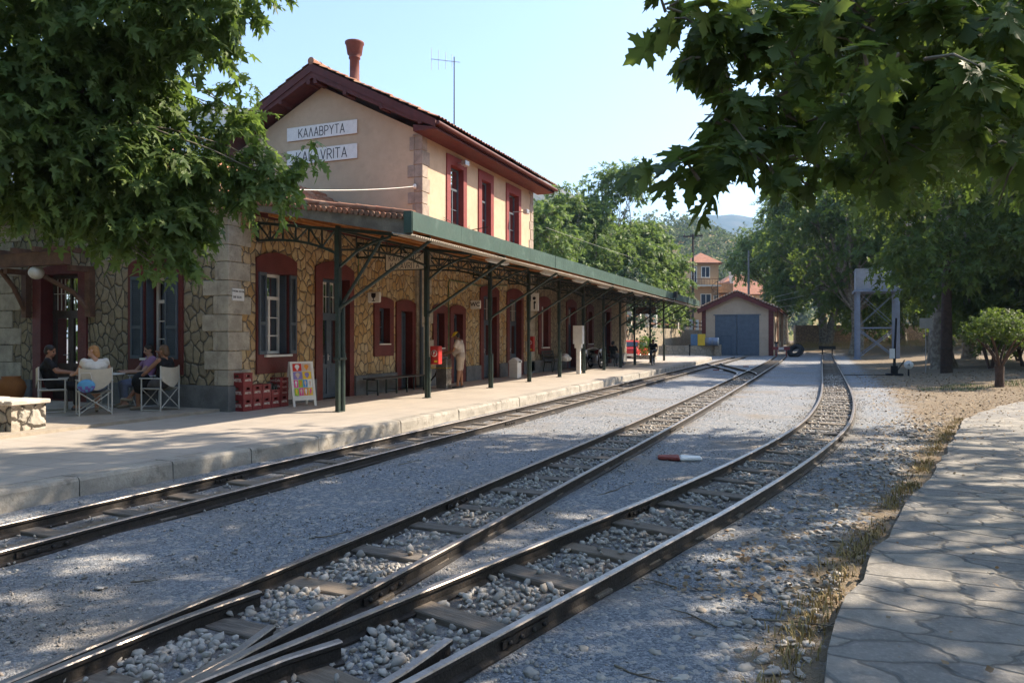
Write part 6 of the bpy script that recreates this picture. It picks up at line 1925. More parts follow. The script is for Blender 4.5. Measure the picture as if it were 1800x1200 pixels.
    if shoes:
        for s in 'lr':
            mb = MB(); an, to = J['an' + s], J['to' + s]
            d = (to - an); d.z *= .6
            cap(mb, an - d.normalized() * .05 - Vector((0, 0, .045)), to + Vector((0, 0, -.005)), .038, .033); 
            remeshed("shoe", mb, [shoes], root, .010, 2)
    return root
def standing(): 
    return dict(pelvis=(0, 0, .94), chest=(0, .0, 1.25), neck=(0, .015, 1.46), head=(0, .04, 1.58), shl=(-.19, 0, 1.40), shr=(.19, 0, 1.40), ell=(-.24, .0, 1.12), elr=(.24, 0, 1.12), wrl=(-.22, .1, .88), wrr=(.22, .1, .88),
                hipl=(-.09, 0, .90), hipr=(.09, 0, .90), knl=(-.10, .02, .49), knr=(.10, .02, .49), anl=(-.11, -.01, .09), anr=(.11, -.01, .09), tol=(-.13, .13, .03), tor=(.13, .13, .03))
def sitting(h=.46, lean=0.):
    return dict(pelvis=(0, -.02, h + .12), chest=(0, -.06 - lean, h + .42), neck=(0, -.05 - lean, h + .63), head=(0, -.02 - lean, h + .75), shl=(-.18, -.06 - lean, h + .57), shr=(.18, -.06 - lean, h + .57), ell=(-.24, .02, h + .32), elr=(.24, .02, h + .32), wrl=(-.2, .24, h + .26), wrr=(.2, .24, h + .26),
                hipl=(-.09, 0, h + .09), hipr=(.09, 0, h + .09), knl=(-.12, .42, h + .05), knr=(.12, .42, h + .05), anl=(-.12, .40, .09), anr=(.12, .40, .09), tol=(-.14, .54, .03), tor=(.14, .54, .03))
m_shirtw = M("pale_shirt_cloth", (.55, .48, .42), .9, .08, 8, .2, 90)
m_shortsw = M("pale_shorts_cloth", (.42, .34, .27), .9, .08, 8, .2, 90)
m_blackcl = M("black_cloth", (.012, .012, .014), .9, .1)
m_whitecl = M("white_cloth", (.6, .58, .54), .9, .06, 8, .2, 90)
m_denim = M("blue_denim", (.16, .19, .27), .9, .12, 8, .2, 90)
m_mauve = M("mauve_cloth", (.32, .17, .30), .9, .1, 8)
m_grey = M("grey_cloth", (.10, .10, .11), .9, .1)
m_blond = M("blond_hair", (.34, .17, .06), .7, .2, 20)
m_dkhair = M("dark_hair", (.02, .015, .012), .6, .1)
m_brhair = M("brown_hair", (.12, .07, .04), .6, .1)
m_sandal = M("sandal", (.3, .26, .2), .7, .1)
# the man in the yellow cap, bent a little over the stand (faces the stand: towards -X / -Y)
J = standing()
J.update(chest=(0, .03, 1.24), neck=(0, .07, 1.45), head=(0, .13, 1.555), shl=(-.20, .04, 1.39), shr=(.20, .04, 1.39), ell=(-.23, .16, 1.12), elr=(.23, .10, 1.10), wrl=(-.10, .40, 1.06), wrr=(.12, .38, 1.04), anl=(-.10, .06, .09), tol=(-.12, .20, .03))
for k in J: J[k] = (J[k][0], J[k][1], J[k][2] * 1.0)
person("man in a yellow cap and pale shorts working at the steel stand", (-9.80, 19.62, .22), R(100), J, m_skin_tan, m_shirtw, m_shortsw, m_dkhair, cap_mat=m_yellow, shoes=m_grey, sleeve=.5, legs=.78, belly=.06, face=(0, 1, -.45))
# --- cafe: directors' chairs, table
m_tubew = M("white_chair_tube", (.50, .50, .47), .4, .06)
def directors_chair():
    c = empty("folding_chair", "chair", "chair")
    for x in (-.27, .27):
        for y in (-.22, .22):
            mb = MB(); mb.tube([(x, y, 0), (x, y, .64 if y > 0 else .90)], .0145, 8); mb.build("leg", m_tubew, c, uvs=False)
    mb = MB()
    for y in (-.22, .22):
        mb.tube([(-.27, y + .02, .03), (.27, y + .02, .44)], .011, 7); mb.tube([(.27, y - .012, .03), (-.27, y - .012, .44)], .011, 7)
    for x in (-.27, .27): mb.tube([(x, -.22, .02), (x, .22, .02)], .011, 7); mb.tube([(x, -.24, .45), (x, .24, .45)], .012, 7)
    mb.build("cross_frame", m_tubew, c, uvs=False)
    for x in (-.27, .27):
        mb = MB(); mb.box(x - .024, x + .024, -.24, .26, .64, .662); mb.build("armrest", m_tubew, c, bevel=.006, uvs=False)
    mb = MB(); us = [-.265 + .53 * i / 10 for i in range(11)]
    mb.sheet(lambda u, v: (u, v, .455 - .045 * (1 - (u / .265) ** 2)), us, [-.22, -.1, 0, .1, .22], smooth=True)
    mb.sheet(lambda u, v: (u, v, .450 - .045 * (1 - (u / .265) ** 2)), us, [-.22, -.1, 0, .1, .22], smooth=True)
    mb.build("seat", m_canvas, c, uvs=False)
    mb = MB(); us = [-.272 + .544 * i / 10 for i in range(11)]
    bk = lambda o: (lambda u, v: (u, -.225 - .055 * (1 - (u / .272) ** 2) + o, v + (.035 * (u / .272) ** 2 if v > .8 else 0) + (.30 * (abs(u) / .272) ** 1.6 * .55 if v < .5 else 0)))
    mb.sheet(bk(0), us, [.47, .6, .75, .86], smooth=True); mb.sheet(bk(-.004), us, [.47, .6, .75, .86], smooth=True)
    mb.build("backrest", m_canvas, c, uvs=False)
    return c
ZT = .275
def az(dx, dz):
    """heading (radians about Z, from +Y) of a direction given right of / away from the camera"""
    v = Vector((dx * CT - dz * ST, dx * ST + dz * CT)); return math.atan2(-v.x, v.y)
ch0 = directors_chair(); G_CH = "canvas folding chairs at the cafe table"
ch0["group"] = G_CH
ch0["label"] = "cream canvas folding chair with the blue bag on its back, under the blonde woman"
A_BL = az(-.60, .80); P_BL = fr(-7.98, 13.95, ZT)
ch0.location = P_BL; ch0.rotation_euler = (0, 0, A_BL)
A_MN = az(.88, .48); P_MN = fr(-9.05, 14.4, ZT)
clone(ch0, "cream canvas folding chair at the left of the cafe table, under the man in black", P_MN, A_MN)
A_RW = az(-.97, .22); P_RW = fr(-7.10, 14.75, ZT)
clone(ch0, "canvas folding chair under the woman resting her chin on her hand", P_RW, A_RW)
A_PW = az(-.75, -.66); P_PW = fr(-7.85, 15.6, ZT)
clone(ch0, "canvas folding chair behind the table, under the woman in the mauve top", P_PW, A_PW)
t = empty("cafe_table", "round white cafe table between the seated people", "table", fr(-8.42, 14.95, ZT))
c = fr(-8.42, 14.95, ZT)
mb = MB(); mb.lathe([(.02, .70), (.44, .70), (.455, .712), (.44, .725), (.02, .725)], c, 28); mb.build("tabletop", m_white, t, uvs=False)
mb = MB(); mb.lathe([(.03, .05), (.03, .70)], c, 10); mb.build("pedestal", m_tubew, t, uvs=False)
for k in range(3):
    a = k * 2.094; mb = MB(); mb.tube([c + Vector((0, 0, .08)), c + Vector((math.cos(a) * .3, math.sin(a) * .3, .02))], .018, 7); mb.build("leg", m_tubew, t, uvs=False)
for (dx, dy, lb) in ((.1, -.15, "small glass on the cafe table in front of the man in black"), (-.12, .12, "second small glass near the far rim of the cafe table")):
    mb = MB(); mb.lathe([(.028, .726), (.034, .83), (.031, .83), (.026, .735)], c + Vector((dx, dy, 0)), 12); tag(mb.build("drinking_glass", m_glass, None, uvs=False), lb, "glass")
# blonde woman, seen from behind, white top, denim skirt
J = sitting(.44, .03)
J.update(elr=(.27, -.02, .80), wrr=(.22, .22, .76), ell=(-.27, .02, .80), wrl=(-.30, .26, .76), knr=(.12, .42, .50), anr=(.10, .46, .09), tor=(.12, .60, .03), knl=(-.10, .42, .56), anl=(.12, .52, .28), tol=(.18, .66, .22), head=(-.02, .0, 1.19))
person("blonde woman in a white top, seen from behind at the cafe table", P_BL + Vector((0, 0, 0)), A_BL, J, m_skin, m_whitecl, m_denim, m_blond, shoes=m_sandal, sleeve=.2, legs=.8, hairlen=.06, face=(-.8, .6, 0))
J = sitting(.44, .02); J.update(elr=(.26, .08, .80), wrr=(.16, .36, .76), ell=(-.22, .08, .80), wrl=(-.1, .36, .76))
person("dark-haired man in black leaning on the cafe table at the left", P_MN, A_MN, J, m_skin_tan, m_blackcl, m_blackcl, m_dkhair, shoes=m_grey, sleeve=.6, legs=1.8, face=(.3, 1, 0))
J = sitting(.44, .05); J.update(elr=(.24, .10, .78), wrr=(.06, .04, 1.06), hdr=(-.25, .25, .9), ell=(-.25, .14, .76), wrl=(-.16, .40, .60), knr=(.06, .44, .56), anr=(-.14, .62, .25), tor=(-.17, .76, .22), anl=(-.10, .44, .09), tol=(-.12, .58, .03))
person("tanned woman in a dark top resting her chin on her hand with crossed legs", P_RW, A_RW, J, m_skin_tan, m_blackcl, m_grey, m_brhair, shoes=m_sandal, sleeve=0, legs=.6, hairlen=.03)
J = sitting(.44, .06); J.update(ell=(-.26, .10, .74), wrl=(-.18, .36, .74), elr=(.26, .10, .74), wrr=(.18, .36, .74))
person("woman in a mauve top leaning back behind the cafe table", P_PW, A_PW, J, m_skin, m_mauve, m_denim, m_dkhair, shoes=m_sandal, sleeve=.5, legs=1.7, face=(-.1, 1, 0))
# blue beach bag hanging on the chair back
mb = MB(); rb = Matrix.Rotation(A_BL, 3, 'Z')
def LB(v): return P_BL + rb @ Vector(v)
k0 = len(mb.V); mb.ell((0, 0, 0), (.15, .07, .125), 18, 12)
for i in range(len(mb.V)): mb.V[i] = tuple(LB(Vector(mb.V[i]) + Vector((-.17, -.33, .56))))
nb = len(mb.F)
for i in range(nb):
    zc = sum(mb.V[j][2] for j in mb.F[i]) / 4 - P_BL.z; mb.M[i] = 1 if zc < .56 and (i * 7) % 5 < 3 else 0
mb.tube([LB((-.28, -.30, .62)), LB((-.26, -.30, .80)), LB((-.10, -.30, .80)), LB((-.06, -.30, .62))], .008, 6, m=2)
tag(mb.build("beach_bag", [M("sky_blue_cloth", (.10, .32, .55), .7, .1), M("violet_pattern_cloth", (.16, .10, .38), .7, .2, 20), m_whitecl], None, uvs=False), "blue patterned beach bag hanging on the blonde woman's chair back", "bag")
mb = MB(); k = fr(-7.25, 14.6, ZT)
mb.ell(k + Vector((-.22, 0, .58)), (.2, .16, .2)); mb.ell(k + Vector((-.26, .04, .44)), (.15, .14, .12))
tag(mb.build("rucksack", m_blackcl, None, uvs=False), "black rucksack held on the lap between the two women at the right", "rucksack")

# resting man on the far bench
J = sitting(.44, .06); J.update(knr=(.10, .42, .50), anr=(.10, .72, .10), tor=(.12, .86, .14), knl=(-.12, .44, .60))
person("man in dark clothes sitting on the far bench with his legs stretched out", (-9.62, 37.05, .22), R(-20), J, m_skin_tan, m_blackcl, m_grey, m_dkhair, shoes=m_grey, sleeve=.6, legs=1.85)
# --- bicycle and rider at the far platform
def wheel(parent, c, R_, w, name="wheel"):
    mb = MB(); mb.torus(c, R_ - w, w, 'x', 32, 8); o = mb.build(name, m_rubber, parent, uvs=False)
    mb = MB(); mb.torus(c, R_ - 2.2 * w, .008 + w * .2, 'x', 32, 6); mb.lathe([(.03, -.04), (.03, .04)], c, 10, ax='x')
    for k in range(14):
        a = k * math.pi / 7; mb.tube([Vector(c), Vector(c) + Vector((0, math.cos(a), math.sin(a))) * (R_ - 2.2 * w)], .003, 4, caps=False)
    mb.build("rim", m_metal, o, uvs=False); return o
BL = Vector((-8.19, 40.0, .22))
bi = empty("bicycle", "small dark bicycle ridden along the far end of the platform", "bicycle", (0, 0, 0))
wheel(bi, (0, .48, .29), .29, .025); wheel(bi, (0, -.48, .29), .29, .025)
mb = MB()
bb, seat, hdt, hdb = (0, -.06, .30), (0, -.24, .66), (0, .30, .72), (0, .34, .58)
for p, q in ((bb, seat), (bb, hdb), (seat, hdt), (bb, (0, -.48, .29)), (seat, (0, -.48, .29)), (hdt, (0, .48, .29))): mb.tube([p, q], .017, 7)
mb.build("frame", m_blackcl, bi, uvs=False)
MB().ell((0, -.26, .72), (.07, .12, .035)).build("saddle", m_rubber, bi, uvs=False)
MB().tube([(-.28, .24, .86), (-.18, .30, .84), (0, .29, .80), (.18, .30, .84), (.28, .24, .86)], .012, 7).tube([(0, .30, .70), (0, .29, .80)], .014, 7).build("handlebar", m_metal, bi, uvs=False)
mb = MB(); mb.torus((0.02, -.06, .30), .075, .008, 'x', 18, 5); mb.bar((.03, -.06, .30), (.07, .02, .16), .015); mb.bar((-.03, -.06, .30), (-.07, -.12, .44), .015); mb.box(.05, .13, -.02, .06, .15, .17); mb.box(-.13, -.05, -.16, -.08, .43, .45)
mb.build("pedals", m_metal, bi, uvs=False)
bi.location = BL; bi.rotation_euler = (0, 0, R(185))
J = dict(pelvis=(0, -.22, .80), chest=(0, -.08, 1.02), neck=(0, .0, 1.17), head=(0, .05, 1.28), shl=(-.15, -.04, 1.13), shr=(.15, -.04, 1.13), ell=(-.24, .08, .98), elr=(.24, .08, .98), wrl=(-.24, .20, .87), wrr=(.24, .20, .87),
         hipl=(-.08, -.20, .77), hipr=(.08, -.20, .77), knl=(-.11, .10, .78), knr=(.11, .06, .58), anl=(-.10, -.06, .52), anr=(.10, -.02, .24), tol=(-.10, .05, .47), tor=(.10, .10, .19))
person("boy in dark clothes riding the small bicycle towards us on the far platform", BL, R(185), J, m_skin_tan, m_blackcl, m_grey, m_dkhair, shoes=m_rubber, sleeve=.6, legs=.95, voxel=.010)
# --- motorbikes against the wall
def motorbike():
    m = empty("motorbike", "bike", "motorbike")
    wheel(m, (0, .66, .30), .30, .05); wheel(m, (0, -.62, .30), .30, .055)
    mb = MB(); mb.tube([(-.07, .66, .30), (-.07, .46, .82)], .022, 7); mb.tube([(.07, .66, .30), (.07, .46, .82)], .022, 7); mb.build("fork", m_metal, m, uvs=False)
    mb = MB(); mb.tube([(0, .44, .78), (0, .1, .72), (0, -.5, .70), (0, -.62, .32), (0, -.1, .28), (0, .25, .3), (0, .44, .78)], .025, 7); mb.build("frame", m_blackcl, m, uvs=False)
    MB().ell((0, .16, .80), (.13, .27, .12)).build("fuel_tank", m_red if False else M("dark_red_tank", (.15, .015, .015), .25, .1), m, uvs=False)
    MB().ell((0, -.32, .80), (.12, .36, .07)).build("saddle", m_rubber, m, uvs=False)
    mb = MB(); mb.box(-.13, .13, -.14, .2, .24, .52); mb.lathe([(.09, 0), (.1, .12), (.085, .16)], (0, .05, .48), 12); mb.build("engine", m_metal, m, bevel=.03, uvs=False)
    mb = MB(); mb.tube([(.12, .15, .3), (.15, -.1, .25), (.16, -.8, .34)], [.025, .035, .05], 9); mb.build("exhaust", m_metal, m, uvs=False)
    MB().tube([(-.36, .36, 1.02), (-.16, .44, .98), (0, .45, .90), (.16, .44, .98), (.36, .36, 1.02)], .014, 7).build("handlebar", m_metal, m, uvs=False)
    MB().lathe([(.03, -.08), (.08, -.02), (.09, .04), (.085, .05)], (0, .52, .86), 14, ax='y').build("headlight", m_metal, m, uvs=False)
    mb = MB(); us = [.2 + 1.6 * i / 10 for i in range(11)]
    mb.sheet(lambda u, v: (v, .66 + .35 * math.cos(u), .30 + .35 * math.sin(u)), us, [-.06, .06], smooth=True); mb.sheet(lambda u, v: (v, -.62 + .36 * math.cos(u + 1.1), .30 + .36 * math.sin(u + 1.1)), us, [-.08, .08], smooth=True)
    mb.build("mudguard", m_blackcl, m, uvs=False)
    return m
mo = motorbike(); mo["group"] = "motorbikes parked under the canopy"
mo["label"] = "dark motorbike parked behind the white post box with its wheel towards us"; mo.location = (-9.9, 32.6, .22); mo.rotation_euler = (R(0), 0, R(-155))
clone(mo, "second motorbike parked close behind, nearer to the far bench", (-9.9, 34.6, .22), R(-140))

# ================================================================== THE FAR END OF THE YARD
# --- engine shed
SX0, SX1, SY0, SY1 = -9.95, -3.55, 71.5, 97.0
SZ = 4.55; SXM = (SX0 + SX1) / 2; SR = 6.0
sh = empty("engine_shed", "cream engine shed with a big slate blue double door at the end of the tracks", "shed", (SXM, SY0, 0))
mb = MB()
mb.holed(SX0, SX1, -.1, SZ, [(-8.75, -4.75, -.1, 3.78)], lambda a, z: (a, SY0, z))
mb.poly([(SX0, SY0, SZ), (SX1, SY0, SZ), (SXM, SY0, SR - .1)])
holes = [(76 + 5 * k, 77.6 + 5 * k, 1.2, 3.2) for k in range(4)]
mb.holed(SY0, SY1, -.1, SZ, holes, lambda a, z: (SX1, a, z))
mb.poly([(SX0, SY0, -.1), (SX0, SY1, -.1), (SX0, SY1, SZ), (SX0, SY0, SZ)])
mb.poly([(SX0, SY1, -.1), (SX1, SY1, -.1), (SX1, SY1, SZ), (SXM, SY1, SR - .1), (SX0, SY1, SZ)])
mb.build("wall", m_shed, sh)
for a, b in ((SX0, SX0 + .36), (SX1 - .36, SX1 + .03)):
    MB().box(a - .03, b, SY0 - .03, SY0 + .3, .0, SZ - .05).build("corner_strip", m_maroon, sh, uvs=False)
mb = MB()
for xe in (SX0 - .45, SX1 + .45):
    zz = SZ - (.45 * (SR - SZ) / (SXM - SX0))
    mb.prism([(xe, SY0 - .5, zz - .02), (SXM, SY0 - .5, SR - .02), (SXM, SY0 - .5, SR - .46), (xe + (SXM - xe) * .04, SY0 - .5, zz - .38)], (0, .06, 0))
    mb.prism([(xe, SY0 - .44, zz), (SXM, SY0 - .44, SR), (SXM, SY0 - .44, SR - .1), (xe, SY0 - .44, zz - .1)], (0, SY1 - SY0 + .8, 0))
rf = mb.build("roof", m_maroon, sh, uvs=False)
tile_roof("tile_covering", SY0 - .52, SY1 + .4, SX1 + .48, zz + .03, SXM, SR + .05, rf, pu=.26, pv=.5, amp=.07)
tile_roof("tile_covering", SY0 - .52, SY1 + .4, SX0 - .48, zz + .03, SXM, SR + .05, rf, pu=.26, pv=.5, amp=.07)
mb = MB(); n = 15
for s_ in (-1, 1):
    for k in range(n):
        t = (k + .5) / n; x = SXM + s_ * (SX1 + .48 - SXM) * t; z = SR + .10 - (SR - zz) * t
        mb.tube([(x, SY0 - .62, z), (x, SY0 - .3, z + .01)], .085, 8)
mb.build("verge_tile_ends", M("pale_clay_tile", (.50, .36, .27), .9, .2), rf, uvs=False)
for a, b in ((-8.75, -6.76), (-6.74, -4.75)):
    mb = MB(); mb.box(a + .01, b - .01, SY0 + .02, SY0 + .08, .02, 3.77)
    n = 10
    for k in range(n): mb.box(a + .01 + (b - a - .02) * (k + .5) / n - .012, a + .01 + (b - a - .02) * (k + .5) / n + .012, SY0 + .008, SY0 + .02, .03, 3.76)
    d = mb.build("door_leaf", m_sheddoor, sh, uvs=False)
    if a < -7:
        mb = MB(); p, q = a + .55, a + 1.5
        for (x0, x1, z0, z1) in ((p, p + .04, .08, 1.85), (q - .04, q, .08, 1.85), (p + .04, q - .04, 1.81, 1.85)): mb.box(x0, x1, SY0 - .004, SY0 + .008, z0, z1)
        mb.build("wicket_door_frame", M("dark_slate_paint", (.05, .08, .12), .6), d, uvs=False)
mb = MB(); mb.box(-8.88, -4.62, SY0 - .05, SY0 + .01, 3.78, 3.87); mb.build("door_rail", m_sheddoor, sh, uvs=False)
for h in holes:
    w = MB(); w.box(SX1 - .2, SX1 - .14, h[0], h[1], h[2], h[3]); o = w.build("window", m_maroon, sh, uvs=False)
    MB().poly([(SX1 - .13, h[0] + .08, h[2] + .08), (SX1 - .13, h[1] - .08, h[2] + .08), (SX1 - .13, h[1] - .08, h[3] - .08), (SX1 - .13, h[0] + .08, h[3] - .08)]).build("pane", m_black, o, uvs=False)
for y in (79.5, 90.2): MB().box(SX1 - .01, SX1 + .10, y, y + .5, 0, SZ - .1).build("pilaster", M("salmon_pilaster", (.5, .24, .16), .9), sh, uvs=False)
mb = MB(); mb.tube([(SX1 + .3, SY0 - .2, 0), (SX1 + .3, SY0 - .2, 1.15)], .12, 10); mb.build("drain_pipe", m_cement, sh, uvs=False)
mb = MB(); mb.box(SX1 + .12, SX1 + .48, SY0 - .38, SY0 - .02, 1.15, 1.3)
mb.build("drain_head", m_rail, sh, uvs=False)

# --- buffers
def buffer_stop(label, C, y, mats, white):
    x = cx_of(C, y); b = empty("buffer_stop", label, "buffer stop", (x, y, 0), group="buffer stops at the track ends")
    for e in (-.42, .42):
        mb = MB(); mb.bar((x + e, y, -.05), (x + e, y, .85), .1, .1); mb.bar((x + e, y + .9, -.02), (x + e, y + .05, .7), .08); mb.build("upright", mats, b, uvs=False)
    mb = MB(); mb.box(x - .72, x + .72, y - .14, y - .05, .62, .88); cb_ = mb.build("cross_beam", mats, b, uvs=False)
    if white: MB().box(x - .22, x + .22, y - .146, y - .14, .645, .72).box(x - .22, x + .22, y - .146, y - .14, .76, .85).build("white_stripe", m_white, cb_, uvs=False)
    else:
        for e in (-.55, .55): MB().box(x + e - .16, x + e + .16, y - .26, y - .14, .58, .9).build("buffer_block", mats, b, uvs=False)
buffer_stop("red buffer stop with white stripes by the corner of the shed", C2, 68.0, m_maroon_up, True)
buffer_stop("rusty brown buffer stop at the end of the curving track", C3, 74.8, m_rail, False)
# --- tyre leaning by the buffer
ty = empty("old_tyre", "large black tractor tyre lying tilted beside the striped buffer", "tyre")
mb = MB(); mb.torus((0, 0, 0), .50, .21, 'x', 32, 10); mb.build("tread", m_rubber, ty, uvs=False)
mb = MB()
for k in range(26):
    a = k * 2 * math.pi / 26; c = Vector((0, math.cos(a) * .70, math.sin(a) * .70)); mb.bar(c + Vector((-.15, 0, 0)), c + Vector((.15, .0, 0)), .07, .04, up=c)
mb.build("lug", m_rubber, ty, uvs=False)
ty.location = (-1.55, 68.8, .52); ty.rotation_euler = (0, R(38), R(62))
# --- fouling point stones, half red half white
def marker(label, p, L=.62):
    m = empty("marker_stone", label, "marker stone", p, group="red and white marker stones between the tracks")
    for a, b, mt in ((-L / 2, 0, m_redw), (.0, L / 2, m_whitesign)):
        mb = MB(); e0 = .12 if a < 0 else 0; e1 = .12 if b > 0 else 0
        P = [(a, -.17 + e0 * .6), (b, -.17 + e1 * .6), (b, .17 - e1 * .6), (a, .17 - e0 * .6)]
        mb.prism([Vector((x, y, .0)) for x, y in P], (0, 0, .05)); o = mb.build("painted_half", mt, m, bevel=.02, uvs=False); o.location = (0, 0, 0)
    m.rotation_euler = (0, 0, R(12)); return m
m_redw = M("worn_red_paint", (.26, .05, .035), .8, .2, 9, dirt=(.2, .15, .12), dirt_amt=.5)
def marker_at(label, p):
    m = marker(label, (0, 0, 0)); m.location = p
marker_at("half red half white marker stone lying nearest, between the middle and curving tracks", (-1.78, 10.55, .0))
marker_at("half red half white marker stone before the crossover rails", (-4.6, 39.3, .0))
marker_at("half red half white marker stone behind the crossover rails", (-3.55, 44.6, .0))

# --- stone walls
def wall_run(label, pts, h, th, mat, cop=None, name="stone_wall", z0=-.1, cat="wall"):
    root = empty(name, label, cat, (pts[0][0], pts[0][1], 0)); mb = MB(); cp = MB()
    for (x0, y0), (x1, y1) in zip(pts[:-1], pts[1:]):
        d = Vector((x1 - x0, y1 - y0, 0)).normalized(); s = Vector((d.y, -d.x, 0)) * th / 2
        a, b = Vector((x0, y0, z0)), Vector((x1, y1, z0))
        mb.prism([a - s, b - s, b + s, a + s], (0, 0, h - z0))
        cp.prism([a - s * 1.2 + Vector((0, 0, h - z0 + .003)), b - s * 1.2 + Vector((0, 0, h - z0 + .003)), b + s * 1.2 + Vector((0, 0, h - z0 + .003)), a + s * 1.2 + Vector((0, 0, h - z0 + .003))], (0, 0, .09))
    mb.build("masonry", mat, root)
    if cop: cp.build("coping", cop, root, uvs=False)
    return root
w0, w1, w2 = Vector((-13.6, 54, 0)), Vector((-13.2, 72, 0)), Vector((-12.4, 104, 0))
wall_run("pale sunlit retaining wall of small stones behind the canopy end", [(w0.x, w0.y), (w1.x, w1.y), (w2.x, w2.y)], 2.55, .5, m_farstone)
fe = empty("terrace_fence", "white posted fence with timber rails on top of the pale retaining wall", "fence", (w1.x, w1.y, 2.55))
pA, pB = Vector((w1.x, w1.y, 2.55)), Vector((w2.x, w2.y, 2.55))
for a, b, n in ((pA, pB, 8), (Vector((w0.x, w0.y, 2.55)), pA, 6)):
    for k in range(n + 1):
        p = a.lerp(b, k / n); MB().box(p.x - .16, p.x + .16, p.y - .16, p.y + .16, 2.56, 3.75).build("fence_post", m_white, fe, uvs=False)
    for z in (2.95, 3.4): MB().bar(a + Vector((0, 0, z - 2.55)), b + Vector((0, 0, z - 2.55)), .1, .16).build("fence_rail", m_brownwood, fe, uvs=False)
a = fr(13.2, 66.5, 0); b = fr(18.7, 67.5, 0); c = fr(18.9, 66.0, 0)
wall_run("low rubble stone wall below the painted drums", [(a.x, a.y), (b.x, b.y)], .95, .45, m_farstone, None, "low_stone_wall")
pr = fr(18.95, 67.2, 0); MB().box(pr.x - .28, pr.x + .28, pr.y - .3, pr.y + .3, -.1, 1.05).build("x", m_farstone)
o = COL.objects["x"]; o.name = "stone_pier"; tag(o, "square stone pier ending the low wall in front of the blue door", "pier")
def far_wall(label, A, B, h, **k): return wall_run(label, [(A.x, A.y), (B.x, B.y)], h, .5, m_brownwall, **k)
m_brownwall = stone_mat("brown_wall_stone", 2.6, [(.26, .19, .13), (.34, .26, .18), (.22, .17, .12), (.3, .22, .14)], (.12, .10, .08), .06, .15, .7, seed=2.)
A = fr(37.5, 97, 0); B = fr(66, 101, 0)
far_wall("long brown stone wall behind the twin trunked tree", A, B, 3.3)
A2 = fr(66.3, 101, 0); B2 = fr(110, 90, 0)
far_wall("brown stone wall running on behind the park trees at the right", A2, B2, 3.0)

# --- drums on the low wall
base = .95
p = fr(17.1, 67.2, base)
s = empty("painted_chest", "upright chest painted half blue and half yellow on the low wall", "chest", p)
mb = MB(); mb.box(p.x - .62, p.x + .0, p.y - .22, p.y + .3, base, base + 1.05); mb.build("blue_half", m_bluep, s, bevel=.03, uvs=False)
mb = MB(); mb.box(p.x + .004, p.x + .66, p.y - .23, p.y + .3, base, base + 1.06); mb.build("yellow_half", m_yellow, s, bevel=.03, uvs=False)
p = fr(18.25, 66.9, base + .38)
s = empty("blue_drum", "dull blue drum lying on its side beside the yellow chest", "drum", p)
mb = MB(); mb.lathe([(.30, -.62), (.37, -.6), (.37, -.2), (.385, -.19), (.385, -.16), (.37, -.15), (.37, .2), (.385, .21), (.385, .24), (.37, .25), (.37, .6), (.30, .62)], p, 20, ax='x'); mb.build("drum_body", m_tankblue, s, uvs=False)
mb = MB(); mb.lathe([(.375, .0), (.375, .03), (.1, .031)], p + Vector((.61, 0, 0)), 20, ax='x'); mb.build("drum_lid", m_white, s, uvs=False)

# --- water tank on its steel tower
wt = empty("water_tank_tower", "grey blue steel water tank on a braced steel tower", "water tank", (4.4, 64.2, 0))
TX0, TX1, TY0, TY1 = 3.1, 5.8, 62.2, 65.0
for x in (TX0, TX1):
    for y in (TY0, TY1):
        mb = MB(); mb.box(x - .02, x + .02, y - .13, y + .13, -.1, 5.35); mb.box(x - .14, x + .14, y - .15, y - .13, -.1, 5.35); mb.box(x - .14, x + .14, y + .13, y + .15, -.1, 5.35)
        mb.box(x - .25, x + .25, y - .25, y + .25, -.05, .06); mb.build("leg", m_tankblue, wt, uvs=False)
mb = MB()
for y in (TY0, TY1):
    mb.bar((TX0, y, 2.45), (TX1, y, 2.45), .09); mb.bar((TX0, y, .15), (TX1, y, 2.4), .07); mb.bar((TX0, y + .02, 2.4), (TX1, y + .02, .15), .07)
    mb.bar((TX0, y, 2.5), (TX1, y, 5.2), .03); mb.bar((TX0, y + .02, 5.2), (TX1, y + .02, 2.5), .03)
for x in (TX0, TX1):
    mb.bar((x, TY0, 2.45), (x, TY1, 2.45), .09); mb.bar((x, TY0, .15), (x, TY1, 2.4), .07); mb.bar((x, TY0, 2.4), (x, TY1, .15), .07)
mb.build("bracing", m_tankblue, wt, uvs=False)
mb = MB(); mb.box(TX0 - .3, TX1 + .3, TY0 - .3, TY0 - .1, 5.2, 5.36); mb.box(TX0 - .3, TX1 + .3, TY1 + .1, TY1 + .3, 5.2, 5.36); mb.box(TX0 - .3, TX0 - .1, TY0 - .1, TY1 + .1, 5.2, 5.36); mb.box(TX1 + .1, TX1 + .3, TY0 - .1, TY1 + .1, 5.2, 5.36); mb.build("platform_beams", m_tankblue, wt, uvs=False)
mb = MB(); mb.box(TX0 - .15, TX1 + .15, TY0 - .15, TY1 + .15, 5.37, 6.95)
for k in range(4):
    x = TX0 - .15 + (TX1 - TX0 + .3) * (k + .0) / 3; mb.box(x - .03, x + .03, TY0 - .19, TY0 - .15, 5.37, 6.95)
mb.box(TX0 - .2, TX1 + .2, TY0 - .2, TY1 + .2, 6.951, 7.0); mb.build("tank", M("weathered_tank_paint", (.30, .33, .38), .6, .1, 2, dirt=(.25, .18, .12), dirt_amt=.4), wt, uvs=False)

